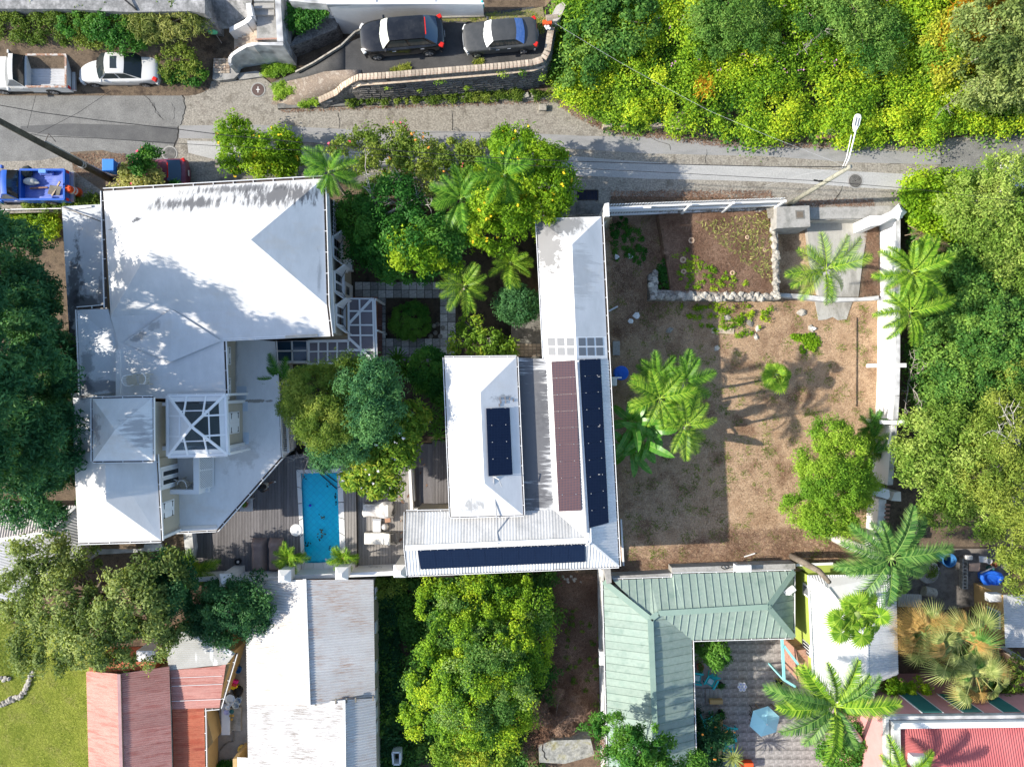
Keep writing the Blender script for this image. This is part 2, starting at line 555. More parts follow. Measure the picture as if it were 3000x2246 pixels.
def palm(name,label,ground,crown,meshes,nf,rt,bark,cat='palm tree',tilt=(-.5,.35),sc=(.85,1.1),group=None,part='frond',start=0.0,shaft=None,bend=.3,core=0.0,boss=(.13,.35)):
 """trunk from ground to crown (world points) and nf leaves round the crown"""
 t=thing(name,label,cat,ground,group)
 g,c=Vector(ground),Vector(crown)
 mid=g.lerp(c,.5)+Vector(((c.x-g.x)*-bend*.5,(c.y-g.y)*-bend*.5,(c-g).length*.04))
 pts=[g,g.lerp(mid,.5),mid,mid.lerp(c,.5)+(c-g)*.01,c]
 mb=MB();mb.tube(pts,[rt*1.25,rt,rt*.92,rt*.85,rt*.8],9)
 mb.build('trunk',bark,t,smooth=True)
 if shaft:
  MB().tube([c-(c-g).normalized()*.1,c+Vector((0,0,.5))],[rt*.95,rt*.4],8).build('crownshaft',shaft,t,smooth=True)
 lc=c-g
 MB().lathe(c,[(.02,-.1),(boss[0],0),(boss[0]*.8,boss[1]*.6),(.02,boss[1])],10).build('crown_heart',M['shaft'],t,smooth=True)
 for i in range(nf):
  f=(i+.5)/nf
  lv=(i*.618)%1.0
  put(part,random.choice(meshes),t,lc+Vector((0,0,.1+.25*lv)),start+i*2.39996+random.uniform(-.15,.15),tilt[0]*lv+tilt[1]*(1-lv)+random.uniform(-.26,.26),random.uniform(*sc)*random.uniform(.84,1.06)*(1-core*lv),random.uniform(-.4,.4))
 if part=='frond' and nf>9 and rt>.07:
  for i in range(2):put('dead_frond',DEAD[0],t,lc,random.uniform(0,6),random.uniform(.45,.9),random.uniform(.8,1.05)*sc[1])
 return t
DEAD=[]
# ---------------------------------------------------------------- palette
M={}
M['asphalt']=mat('asphalt',(.165,.163,.155),(.23,.228,.215),scale=1.1,rough=.9,fine=.34,bscale=13,bump=.25)
M['asphalt_dark']=mat('asphalt_dark',(.05,.05,.05),(.09,.088,.085),scale=.8,rough=.9,fine=.3,bscale=20,bump=.3)
M['road_concrete']=mat('road_concrete',(.19,.17,.14),(.32,.295,.25),(.24,.215,.18),scale=1.3,rough=.9,fine=.52,bscale=10,bump=.5)
M['road_smooth']=mat('road_smooth',(.34,.34,.33),(.42,.415,.4),scale=.8,rough=.85,fine=.22,bscale=11,bump=.15,stretch=(.35,1,1))
M['soil']=mat('soil',(.10,.075,.052),(.17,.125,.085),(.075,.055,.04),scale=1.4,rough=.95,fine=.5,bscale=18,bump=.6)
M['concrete']=mat('concrete',(.24,.235,.22),(.36,.35,.33),(.2,.2,.185),scale=.9,rough=.85,fine=.15,bscale=14,bump=.15)
M['concrete_dark']=mat('concrete_dark',(.10,.098,.09),(.2,.195,.18),(.13,.125,.115),scale=1.1,rough=.9,fine=.3,bscale=10,bump=.3)
M['white']=mat('white',(.72,.72,.71),(.66,.655,.64),scale=1.1,rough=.6,fine=.05)
M['white_clean']=mat('white_clean',(.78,.78,.77),(.76,.76,.75),rough=.45)
M['white_sheet']=mat('white_sheet',(.62,.62,.61),(.7,.7,.69),scale=2,rough=.5,vary=.08,fine=.08,bscale=8)
M['grey_sheet']=mat('grey_sheet',(.42,.42,.41),(.55,.545,.53),scale=1.2,rough=.6,vary=.12,fine=.12,bscale=7)
M['old_paint']=mat('old_paint',(.66,.66,.66),(.46,.46,.455),(.2,.2,.2),scale=1.5,rough=.85,fine=.35,bscale=6,lo=.4,hi=.68)
M['cream']=mat('cream',(.46,.41,.32),(.41,.365,.28),scale=.9,rough=.8,fine=.08)
M['lime']=mat('lime',(.34,.41,.085),(.3,.37,.075),scale=1.5,rough=.75,fine=.06)
M['ochre']=mat('ochre',(.55,.38,.17),(.48,.33,.15),scale=1.5,rough=.8,fine=.1)
M['pink']=mat('pink',(.58,.27,.26),(.52,.24,.23),scale=1.5,rough=.8,fine=.08)
M['red_sheet']=mat('red_sheet',(.42,.17,.14),(.5,.26,.22),(.37,.135,.11),scale=1.1,rough=.7,vary=.1,stretch=(.25,2.6,1),fine=.1,bscale=6)
M['rust_sheet']=mat('rust_sheet',(.42,.10,.055),(.50,.16,.09),(.34,.075,.045),scale=1.2,rough=.75,vary=.12,stretch=(.4,2.2,1),fine=.12,bscale=6)
M['crimson_sheet']=mat('crimson_sheet',(.36,.09,.095),(.41,.12,.12),scale=.7,rough=.6,vary=.05)
M['green_sheet']=mat('green_sheet',(.235,.32,.272),(.285,.36,.31),(.19,.27,.23),scale=1.3,rough=.55,vary=.08,fine=.1,bscale=5,lo=.3,hi=.72)
M['shutter_green']=mat('shutter_green',(.035,.15,.13),(.045,.17,.145),rough=.5)
M['gutter_dark']=mat('gutter_dark',(.05,.04,.035),(.09,.07,.055),scale=5,rough=.9)
M['black']=mat('black',(.015,.015,.016),(.02,.02,.02),rough=.5)
M['iron']=mat('iron',(.03,.027,.025),(.06,.045,.04),scale=6,rough=.6,metal=.3)
M['galv']=mat('galv',(.5,.5,.5),(.42,.42,.42),scale=3,rough=.45,metal=.4)
M['deck_grey']=mat('deck_plank',(.135,.127,.13),(.185,.176,.18),scale=1.0,rough=.8,vary=.16,stretch=(6,.5,1),fine=.1,bscale=12)  # the boards' own dark grey, for the upper deck and side steps
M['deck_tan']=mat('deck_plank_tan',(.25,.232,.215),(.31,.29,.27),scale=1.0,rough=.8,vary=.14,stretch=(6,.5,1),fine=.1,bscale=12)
M['joint']=mat('joint',(.022,.02,.018),(.04,.036,.03),scale=5,rough=.95)
M['paver']=mat('paver',(.34,.34,.325),(.5,.49,.47),(.4,.395,.37),scale=2.2,rough=.9,vary=.5,fine=.3,bscale=9,bump=.3)
M['brick']=mat('brick',(.24,.11,.075),(.34,.2,.15),(.18,.1,.08),scale=4,rough=.9,vary=.45,fine=.2,bscale=15)
M['brick_pale']=mat('brick_pale',(.42,.34,.25),(.5,.42,.33),(.33,.23,.17),scale=3,rough=.9,vary=.35,fine=.2,bscale=12)
M['stone']=mat('stone',(.24,.22,.19),(.4,.37,.33),(.17,.155,.135),scale=3,rough=.95,vary=.45,fine=.3,bscale=10,bump=.4)
M['stone_pale']=mat('stone_pale',(.36,.33,.28),(.48,.45,.39),(.26,.23,.19),scale=3,rough=.95,vary=.35,fine=.2,bscale=10,bump=.4)
M['rubble']=mat('rubble',(.1,.095,.09),(.22,.21,.2),(.07,.065,.06),scale=2.2,rough=.95,vary=.4,fine=.5,bscale=10,bump=.6)
M['wood']=mat('wood',(.24,.19,.14),(.33,.27,.2),scale=2,rough=.85,stretch=(1,8,1),vary=.2)
M['wood_grey']=mat('wood_grey',(.17,.155,.13),(.26,.24,.2),scale=2,rough=.9,fine=.3,bscale=14)
M['pole_dark']=mat('pole_dark',(.055,.05,.035),(.1,.09,.065),scale=2,rough=.9,fine=.3,bscale=10)
M['bark']=mat('bark',(.13,.105,.08),(.22,.185,.15),scale=4,rough=.95,fine=.3,bscale=16)
M['bark_pale']=mat('bark_pale',(.36,.33,.29),(.5,.47,.43),(.28,.25,.21),scale=5,rough=.9,fine=.2,bscale=14)
M['bark_dead']=mat('bark_dead',(.38,.34,.31),(.28,.25,.22),scale=5,rough=.9)
M['shaft']=mat('shaft',(.16,.24,.06),(.22,.28,.09),scale=3,rough=.5)
M['terracotta']=mat('terracotta',(.32,.13,.07),(.38,.17,.1),scale=4,rough=.8)
M['turquoise']=mat('turquoise',(.02,.42,.43),(.03,.47,.48),rough=.45)
M['sky_cloth']=mat('sky_cloth',(.33,.62,.68),(.37,.66,.71),scale=2,rough=.8)
M['blue_plastic']=mat('blue_plastic',(.02,.12,.58),(.025,.14,.62),rough=.4)
M['bin_blue']=mat('bin_blue',(.04,.2,.58),(.05,.22,.62),rough=.45)
M['orange_plastic']=mat('orange_plastic',(.75,.09,.02),(.8,.11,.03),rough=.5)
M['cover_brown']=mat('cover_brown',(.22,.165,.15),(.27,.205,.185),scale=2,rough=.8,bump=.3,bscale=4)
M['cushion']=mat('cushion',(.62,.6,.55),(.68,.66,.61),scale=3,rough=.85)
M['cushion_worn']=mat('cushion_worn',(.6,.57,.54),(.66,.63,.6),(.34,.24,.2),scale=1.6,rough=.85,lo=.4,hi=.8)
b=NB('solar')
v=b.coord((1,1,1))
br=b.n('ShaderNodeTexBrick');br.offset=0;br.inputs['Scale'].default_value=1
br.inputs['Color1'].default_value=(.004,.011,.034,1);br.inputs['Color2'].default_value=(.005,.013,.038,1);br.inputs['Mortar'].default_value=(.012,.022,.05,1)
br.inputs['Brick Width'].default_value=.16;br.inputs['Row Height'].default_value=.16;br.inputs['Mortar Size'].default_value=.006
b.l(v,br.inputs['Vector'])
M['solar']=b.done(br.outputs['Color'],.4,.2)
b=NB('solar_west')
br=b.n('ShaderNodeTexBrick');br.offset=0;br.inputs['Scale'].default_value=1
br.inputs['Color1'].default_value=(.022,.016,.034,1);br.inputs['Color2'].default_value=(.028,.02,.038,1);br.inputs['Mortar'].default_value=(.09,.036,.036,1)
br.inputs['Brick Width'].default_value=.16;br.inputs['Row Height'].default_value=.09;br.inputs['Mortar Size'].default_value=.012
b.l(b.coord((1,1,1)),br.inputs['Vector'])
M['solar_west']=b.done(br.outputs['Color'],.55,.15)
def glossy_glass(name,col,rough=.08):
 b=NB(name)
 b.p.inputs['Coat Weight'].default_value=0
 return b.done(col,rough,.6)
M['glass_dark']=glossy_glass('glass_dark',(.02,.028,.03))
M['glass_grey']=glossy_glass('glass_grey',(.16,.17,.18),.15)
M['glass_mauve']=glossy_glass('glass_mauve',(.15,.13,.145),.2)
M['glass_blue']=glossy_glass('glass_blue',(.03,.07,.12),.1)
def clear(name,tint,f=.12,rough=.03):
 b=NB(name)
 tr=b.n('ShaderNodeBsdfTransparent');tr.inputs[0].default_value=(*tint,1)
 gl=b.n('ShaderNodeBsdfGlossy');gl.inputs['Roughness'].default_value=rough
 fr=b.n('ShaderNodeFresnel');fr.inputs[0].default_value=1.33
 if f:
  nz=b.noise(2.2,3,.5);bp=b.n('ShaderNodeBump');bp.inputs['Strength'].default_value=f;bp.inputs['Distance'].default_value=.05
  b.l(nz,bp.inputs['Height']);b.l(bp.outputs[0],gl.inputs['Normal']);b.l(bp.outputs[0],fr.inputs['Normal'])
 mx=b.n('ShaderNodeMixShader')
 b.l(fr.outputs[0],mx.inputs[0]);b.l(tr.outputs[0],mx.inputs[1]);b.l(gl.outputs[0],mx.inputs[2]);b.l(mx.outputs[0],b.out.inputs[0])
 return b.m
M['water']=clear('water',(.62,.97,1.0),.1)
M['pane_clear']=clear('pane_clear',(.6,.68,.74),0,.05)
def paint(name,col,rough=.35,fade=None,coat=.6):
 b=NB(name)
 c=col
 if fade:c=b.ramp(b.noise(1.6,6,.7),[(.45,col),(.75,fade)])
 b.p.inputs['Coat Weight'].default_value=coat;b.p.inputs['Coat Roughness'].default_value=.12
 return b.done(c,rough,.4)
M['car_silver']=paint('car_silver',(.55,.55,.54),.35)
M['car_black']=paint('car_black',(.008,.008,.009),.22,(.03,.03,.03))
M['car_dark']=paint('car_dark',(.045,.047,.047),.45,(.075,.075,.073),.3)
M['car_blue']=paint('car_blue',(.006,.085,.42),.35,(.008,.1,.5))
M['car_white']=paint('car_white',(.6,.6,.58),.5,(.5,.48,.45),.2)
M['car_maroon']=paint('car_maroon',(.16,.03,.055),.45,(.23,.09,.12),.2)
M['car_snow']=paint('car_snow',(.8,.8,.8),.35)
M['rusty']=mat('rusty',(.45,.42,.4),(.3,.14,.07),(.5,.48,.46),scale=3,rough=.8,lo=.35,hi=.6)
M['tyre']=mat('tyre',(.02,.02,.02),(.03,.03,.03),rough=.9)
M['rim']=mat('rim',(.45,.45,.46),(.38,.38,.39),rough=.35,metal=.7)
M['chrome']=mat('chrome',(.62,.62,.63),(.55,.55,.56),rough=.3,metal=.7)
M['tail_red']=mat('tail_red',(.55,.02,.015),(.6,.03,.02),rough=.25)
M['lamp_clear']=mat('lamp_clear',(.7,.7,.68),(.62,.62,.6),rough=.2)
M['sunshade']=mat('sunshade',(.55,.58,.5),(.6,.62,.55),scale=2,rough=.4)
M['shade_silver']=mat('shade_silver',(.66,.7,.7),(.8,.8,.78),scale=4,rough=.3)
M['shade_blue']=mat('shade_blue',(.12,.26,.62),(.3,.42,.75),scale=5,rough=.35,stretch=(3,1,1))
# leaf colours
M['leaf_vine']=foliage('leaf_vine',(.035,.125,.012),(.25,.42,.024),(.56,.62,.035))
M['leaf_vine_deep']=foliage('leaf_vine_deep',(.02,.08,.014),(.075,.19,.035),(.21,.35,.06))
M['leaf_bright']=foliage('leaf_bright',(.07,.18,.008),(.21,.37,.015),(.42,.52,.03))
M['leaf_fresh']=foliage('leaf_fresh',(.08,.2,.018),(.21,.37,.03),(.38,.52,.06))
M['leaf_green']=foliage('leaf_green',(.02,.08,.012),(.1,.22,.04),(.32,.44,.12))
M['leaf_slope']=foliage('leaf_slope',(.03,.12,.02),(.14,.28,.05),(.32,.46,.1))
M['leaf_dark']=foliage('leaf_dark',(.012,.055,.02),(.03,.11,.04),(.075,.19,.06))
M['leaf_feather']=foliage('leaf_feather',(.022,.095,.042),(.055,.175,.07),(.14,.31,.1),.3)
M['leaf_olive']=foliage('leaf_olive',(.06,.13,.018),(.18,.3,.042),(.38,.47,.11))
M['leaf_grey']=foliage('leaf_grey',(.07,.12,.03),(.21,.28,.075),(.42,.48,.17))
M['leaf_moss']=foliage('leaf_moss',(.055,.11,.014),(.14,.22,.03),(.29,.35,.06))
M['leaf_plum']=foliage('leaf_plum',(.06,.14,.012),(.19,.33,.03),(.48,.48,.05))
M['leaf_shrub']=foliage('leaf_shrub',(.018,.09,.014),(.05,.18,.025),(.14,.3,.04))
M['leaf_yellow']=foliage('leaf_yellow',(.12,.17,.035),(.3,.32,.09),(.5,.48,.17))
M['leaf_dodder']=foliage('leaf_dodder',(.32,.16,.01),(.5,.26,.015),(.55,.38,.03))
M['frond']=foliage('frond',(.02,.09,.01),(.085,.23,.02),(.24,.42,.05),.3,.4)
M['frond_yellow']=foliage('frond_yellow',(.035,.12,.01),(.15,.3,.02),(.36,.5,.06),.3,.4)
M['frond_blue']=foliage('frond_blue',(.022,.085,.018),(.08,.2,.04),(.22,.36,.09),.3,.4)
M['frond_pale']=foliage('frond_pale',(.07,.12,.03),(.24,.3,.09),(.5,.52,.2),.3,.4)
M['frond_dry']=foliage('frond_dry',(.2,.15,.05),(.42,.3,.1),(.6,.38,.14),.3,.5)
M['frond_dead']=foliage('frond_dead',(.18,.11,.06),(.3,.2,.12),(.42,.32,.22),.1,.8)
M['banana']=foliage('banana',(.03,.13,.012),(.08,.25,.025),(.28,.44,.1),.3,.35,.4)
M['grass_green']=foliage('grass_green',(.06,.12,.012),(.13,.2,.02),(.22,.28,.04),.2,.7)
M['grass_lawn']=foliage('grass_lawn',(.15,.21,.02),(.27,.32,.045),(.4,.42,.09),.2,.7)
M['grass_dry']=foliage('grass_dry',(.2,.125,.075),(.4,.275,.18),(.62,.46,.32),.15,.9)
M['litter']=foliage('litter',(.11,.06,.04),(.22,.13,.085),(.4,.27,.19),.0,.9)
def flat_mat(name,c1,c2):return mat(name,c1,c2,scale=8,rough=.6)
M['petal_yellow']=flat_mat('petal_yellow',(.8,.5,.01),(.85,.6,.03))
M['petal_orange']=flat_mat('petal_orange',(.8,.25,.03),(.85,.35,.06))
M['petal_pink']=flat_mat('petal_pink',(.7,.03,.1),(.75,.1,.2))
M['petal_mauve']=flat_mat('petal_mauve',(.45,.2,.38),(.55,.28,.45))
M['petal_white']=flat_mat('petal_white',(.75,.72,.72),(.8,.76,.76))
# ---- white roof coats with mildew; stain = (px, py, z, rx, ry, rotation, stretch, threshold, strength)
def roof_mat(name,c1,c2,stains=(),scale=.5,dark=(.07,.07,.075),rough=.55,yellow=.5,org=Vector((0,0,0))):
 b=NB(name)
 col=b.ramp(b.noise(scale,7,.6),[(.35,c1),(.68,c2)])
 if yellow:
  col=b.mix(b.math('MULTIPLY',b.ramp(b.noise(.35,5,.7,b.coord((1,1.6,1))),[(.55,0.0),(.72,1.0)]),yellow),col,(.62,.55,.46))
 col=b.mix(1.0,col,b.ramp(b.noise(2.4,7,.75,b.coord((1,.35,1))),[(.3,.9),(.7,1.03)]),'MULTIPLY')
 for (px,py,z,rx,ry,rot,st,th,k) in stains:
  c=W(px,py,z)-org
  g=b.blob((c.x,c.y,c.z),(rx,ry,rot))
  nz=b.noise(1.0,8,.7,b.coord(st,0),.3)
  f=b.math('ADD',b.math('MULTIPLY',g,.38),b.math('MULTIPLY',nz,.92))
  msk=b.ramp(f,[(th,0.0),(min(.99,th+.12),1.0)])
  gg=b.ramp(g,[(.0,0.0),(.12,1.0)])
  col=b.mix(b.math('MULTIPLY',b.math('MULTIPLY',msk,gg),k),col,dark)
 return b.done(col,rough,.25)
# ================================================================ the ground, the street, the setting
ZY,ZD,ZG,ZS=-1.5,-1.5,-2.2,-3.3        # yard, pool deck, garden, lots further down the slope
def hill_ne(x,y):
 """slope rising north of the street, east of the stone wall"""
 y0=np.interp(x,[2.5,4,7,12,26],[17.6,16.8,15.4,14.8,15.0])
 return np.clip((y-y0)*.32,0,3.2)*np.clip((x-1.0)/2.0,0,1)
def ground_z(x,y):
 n=np.clip((y-19.0)/3.0,0,1)
 z=np.where(y>10.6,-.06,np.where(y>-10.6,ZG-.05,ZS-.05))
 z=np.where((x<-23.2) & (y<10.6) & (y>-10.6),-1.6,z)
 z=np.where((x<2.2) & (y>17.4),-.06+np.clip((y-17.4)*.55,0,2.4)*np.clip((-18-x)/1.5,0,1),z)
 z=np.where((x>2.2),np.maximum(z,np.where(y>12,hill_ne(x,y)-.06,z)),z)
 far=np.clip((np.hypot(x,y)-45)/60,0,1)
 return z+far*y*.06
def ground():
 xs=np.unique(np.concatenate([np.linspace(-34,34,171),np.linspace(-400,-34,40),np.linspace(34,400,40)]))
 ys=np.unique(np.concatenate([np.linspace(-26,26,131),np.linspace(-400,-26,40),np.linspace(26,400,40)]))
 X,Y=np.meshgrid(xs,ys)
 Z=ground_z(X,Y)
 nx,ny=len(xs),len(ys)
 vs=np.stack([X.ravel(),Y.ravel(),Z.ravel()],1)
 fs=[(j*nx+i,j*nx+i+1,(j+1)*nx+i+1,(j+1)*nx+i) for j in range(ny-1) for i in range(nx-1)]
 mb=MB();mb.v=[tuple(v) for v in vs];mb.f=fs;mb.mi=[0]*len(fs)
 return mb.build('ground',M['soil'],kind='structure')
ground()
# sky and world light only; the street bed with its patches
sheet('street',[(-400,240),(545,240),(690,236),(770,226),(800,250),(815,322),(1200,305),(1640,288),(1690,320),(1830,385),(2100,415),(2440,420),(2780,405),(3300,370),(3300,620),(2640,600),(2570,612),(2250,640),(2240,580),(1790,575),(1780,632),(1560,636),(1500,545),(950,512),(700,520),(560,560),(305,600),(180,620),(-400,640)],0,M['road_concrete'])
sheet('asphalt_patch',[(-400,258),(525,262),(535,285),(543,310),(538,340),(530,366),(522,372),(524,392),(521,410),(512,424),(497,440),(470,470),(300,452),(240,446),(120,470),(-400,486)],.004,M['asphalt'])
sheet('asphalt_repair',[(352,366),(522,372),(521,410),(512,424),(330,407),(150,396),(60,384),(60,370),(200,362)],.008,mat('asphalt_repair',(.095,.095,.095),(.125,.125,.122),scale=1.2,rough=.9,fine=.25,bscale=20))
sheet('asphalt_lane',[(2757,440),(2850,405),(2950,392),(3300,380),(3300,560),(2900,570),(2757,530)],.004,M['asphalt'])
sheet('smooth_lane',[(526,368),(750,366),(1000,378),(1500,388),(1700,398),(1920,402),(2260,432),(2756,447),(2756,482),(2500,476),(2250,458),(1900,450),(1640,434),(1300,428),(1180,424),(1000,420),(780,412),(700,408),(524,405)],.004,mat('smooth_lane',(.225,.225,.22),(.285,.28,.275),(.24,.24,.23),scale=1.1,rough=.85,fine=.12,bscale=14,stretch=(.3,1,1)))
sheet('pale_lane',[(548,412),(700,416),(900,430),(1000,440),(1200,452),(1500,452),(1650,455),(1800,468),(2050,484),(2250,488),(2500,502),(2700,512),(2692,560),(2500,548),(2300,534),(2100,528),(1900,524),(1650,512),(1400,500),(900,480),(640,470),(552,448)],.004,M['road_smooth'])
sheet('pavement_strip',[(2330,610),(2500,605),(2640,602),(2640,640),(2330,642)],.006,M['concrete'])
sheet('road_edge_litter',[(205,446),(300,440),(420,470),(380,520),(300,560),(215,500)],.008,mat('leaf_dirt',(.2,.14,.09),(.13,.1,.075),(.26,.2,.13),scale=3,rough=.95,fine=.4))
# cracks in the asphalt: dark narrow sheets, each a mark of the road
def crack(pts,wd=.025,z=.012):
 mb=MB()
 p=[W(a,c,z) for a,c in pts]
 q=[]
 for i in range(len(p)-1):
  for k in range(4):q.append(p[i].lerp(p[i+1],k/4)+Vector((random.uniform(-.05,.05),random.uniform(-.05,.05),0)))
 q.append(p[-1])
 for i in range(len(q)-1):mb.beam(q[i],q[i+1],wd*random.uniform(.5,1.3),.004)
 mb.build('road_crack',M['joint'],kind='structure')
crack([(418,275),(440,292),(452,315),(470,342)])
crack([(450,300),(455,330),(478,350)],.02)
crack([(500,300),(512,322),(508,350)],.012)
crack([(525,262),(538,290),(543,320),(536,345),(528,367)],.05)
crack([(524,368),(521,400),(512,424),(495,445),(478,470)],.05)
crack([(992,330),(993,376)],.02)
crack([(1324,322),(1325,382)],.025)
crack([(1032,380),(1030,428)],.02)
crack([(1404,388),(1410,425)],.03)
crack([(1066,376),(1100,384),(1250,388),(1500,392)],.02)
crack([(1900,402),(1960,425),(1965,440)],.02)
crack([(2070,440),(2068,478)],.02)
crack([(2470,545),(2440,600)],.03)
crack([(2757,440),(2757,485),(2700,512)],.02)
crack([(2580,485),(2640,480)],.02)
# kerb along the foot of the stone wall
mb=MB()
kp=[W(x,y,0) for x,y in ((815,320),(900,317),(985,313),(1080,309),(1200,305),(1350,299),(1500,295),(1640,291))]
for i in range(len(kp)-1):mb.prism([kp[i],kp[i+1],kp[i+1]+Vector((0,.3,0)),kp[i]+Vector((0,.3,0))],-.1,.12)
mb.build('kerb',M['concrete_dark'],kind='structure')
# manholes
def manhole(px,py,r,label,m,cross):
 c=W(px,py,.016)
 t=thing('manhole_cover',label,'manhole cover',(c.x,c.y,.004),'manhole covers')
 MB().lathe(c,[(r+.09,-.01),(r+.09,0),(r+.01,.0),(r+.01,-.01)],28).build('rim',M['concrete'],t)
 MB().lathe(c,[(r,-.01),(r,.004),(r*.97,.009),(0.001,.009)],28).build('lid',m,t)
 mb=MB()
 if cross:
  mb.beam(c+Vector((0,-r*.5,.014)),c+Vector((0,r*.5,.014)),.045,.008);mb.beam(c+Vector((-r*.3,0,.0145)),c+Vector((r*.3,0,.0145)),.045,.008)
  mb.build('painted_cross',M['white'],t)
 else:
  for i in range(1,5):
   for k in range(i*7):
    a=2*PI*k/(i*7)+i
    mb.box(c+Vector((math.cos(a)*r*i/4.6,math.sin(a)*r*i/4.6,.012)),(.07,.05,.014),a)
  mb.build('tread',M['concrete_dark'],t,kind='stuff')
manhole(756,263,.36,'brown round manhole cover marked with a white cross',mat('lid_brown',(.09,.06,.055),(.12,.085,.075),rough=.8),True)
manhole(2506,530,.38,'black patterned manhole cover in the pale lane near the street lamp',M['iron'],False)
manhole(497,450,.38,'grey patched manhole cover at the broken edge of the asphalt',mat('lid_grey',(.2,.195,.185),(.16,.155,.15),rough=.85),False)
# storm drain grating by the yellow flowering tree
t=thing('drain_grate','dark barred drain grate beside the yellow flowering tree','drain grate',W(1722,572,.0))
c0=W(1722,572,.03)
MB().box(c0-Vector((0,0,.02)),(1.2,.56,.01)).build('pit',mat('pit',(.012,.02,.05),(.02,.03,.07)),t)
for i in range(15):MB().box(c0+Vector((-.58+i*.083,0,.01)),(.022,.56,.03)).build('bar',M['iron'],t)
mb=MB()
for s in (-1,1):mb.box(c0+Vector((0,s*.3,.01)),(1.26,.05,.035));mb.box(c0+Vector((s*.62,0,.01)),(.05,.55,.034))
mb.build('grate_frame',M['iron'],t)
sheet('pavement_slab',[(1690,585),(1745,584),(1742,625),(1690,628)],.05,M['concrete_dark'],t=.2)
# ---------------------------------------------------------------- terraces south of the street
sheet('pavement',[(560,545),(700,505),(950,500),(1500,520),(1560,560),(1700,590),(1790,600),(1790,625),(1560,632),(1300,560),(950,530),(700,540),(560,570)],.004,M['concrete_dark'],t=2.3)
sheet('yard_ground',[(1770,625),(2260,622),(2575,650),(2580,1500),(2560,1662),(1990,1690),(1775,1705)],ZY,mat('yard_soil',(.35,.23,.14),(.46,.325,.21),(.21,.125,.075),scale=.55,rough=.95,fine=.5,bscale=12,bump=.5),t=3.0)
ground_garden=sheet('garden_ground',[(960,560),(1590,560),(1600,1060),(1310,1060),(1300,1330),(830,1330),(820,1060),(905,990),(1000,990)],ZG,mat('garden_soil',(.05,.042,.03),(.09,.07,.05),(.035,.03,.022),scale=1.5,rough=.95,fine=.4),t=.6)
sheet('lower_ground',[(-300,1680),(3300,1680),(3300,2500),(-300,2500)],ZS,mat('lower_soil',(.10,.07,.05),(.17,.115,.08),(.07,.05,.035),scale=1.2,rough=.95,fine=.45),t=.8)
sheet('lawn',[(-300,1760),(320,1880),(330,2500),(-300,2500)],ZS+.02,mat('lawn_turf',(.22,.26,.03),(.3,.33,.05),(.27,.25,.08),scale=.9,rough=.9,fine=.3,bscale=12))
sheet('alley_floor',[(560,1840),(760,1840),(760,2500),(560,2500)],ZS+.03,mat('alley_concrete',(.2,.195,.185),(.3,.29,.275),scale=1.1,rough=.9,fine=.15))
# patio behind the green house: big slabs set in a dark bed
sheet('patio_bed',[(2020,1860),(2420,1860),(2440,2500),(2020,2500)],ZS+.02,M['joint'])
def grid_tiles(name,x0,y0,x1,y1,z,sx,sy,gap,m,t=.05,keep=None,jit=.006,parent=None,mods=(.9,1.1)):
 """loose tiles: every tile an object that shares one of four meshes"""
 nx,ny=max(1,round((x1-x0)/sx)),max(1,round((y1-y0)/sy))
 dx,dy=(x1-x0)/nx,(y1-y0)/ny
 ms=[]
 for k in range(3):
  o=MB().box((0,0,0),(dx-gap*random.uniform(.7,1.3),dy-gap*random.uniform(.7,1.3),t)).build(name,m)
  ms.append(o.data);bpy.data.objects.remove(o)
 n=0
 for j in range(ny):
  for i in range(nx):
   x,y=x0+(i+.5)*dx,y0+(j+.5)*dy
   if keep and not keep(x,y):continue
   o=bpy.data.objects.new(name,random.choice(ms))
   link(o,parent)
   L=root_of(parent)
   o.location=(x-L.x,y-L.y,z-t/2+random.uniform(-jit,jit)-L.z)
   o.rotation_euler=(random.uniform(-.006,.006),random.uniform(-.006,.006),random.uniform(-.012,.012))
   if parent is None:o['kind']='structure'
   n+=1
 return n
M['patio_tile']=mat('patio_tile',(.26,.25,.235),(.37,.355,.335),(.13,.125,.115),scale=.9,rough=.9,vary=.07,fine=.4,bscale=5)
pa,pb=W(2030,2246,ZS),W(2425,1868,ZS)
patio=bpy.data.objects.new('patio',None);patio['kind']='structure';patio.location=(pa.x,pa.y,ZS);C.objects.link(patio);ORG[patio.name]=Vector(patio.location)
grid_tiles('paving_slab',pa.x,pa.y-.6,pb.x+.6,pb.y+.2,ZS+.07,.58,.58,.009,M['patio_tile'],parent=patio)
# courtyard pavers of the garden, round the clipped bush
gp=bpy.data.objects.new('courtyard_paving',None);gp['kind']='structure';gp.location=W(1200,930,ZG);C.objects.link(gp);ORG[gp.name]=Vector(gp.location)
a,c=W(1040,1062,ZG),W(1312,826,ZG)
bl,br_=W(1130,1000,ZG),W(1280,872,ZG)
grid_tiles('paver',a.x,a.y,c.x,c.y,ZG+.06,.50,.50,.035,M['paver'],parent=gp,keep=lambda x,y:not (bl.x-.1<x<br_.x and bl.y<y<br_.y+.02),jit=.012)
a,c=W(1312,1040,ZG),W(1335,800,ZG)
grid_tiles('paver',a.x,a.y,c.x,c.y,ZG+.06,.50,.50,.035,M['paver'],parent=gp,jit=.012)
a,c=W(1500,1046,ZG),W(1592,1010,ZG)
grid_tiles('brick_paver',a.x,a.y,c.x,c.y,ZG+1.26,.24,.2,.02,M['brick_pale'],parent=gp,t=.07)
sheet('brick_landing',[(1495,1052),(1600,1050),(1598,900),(1500,900)],ZG+1.19,M['concrete_dark'],t=1.2)
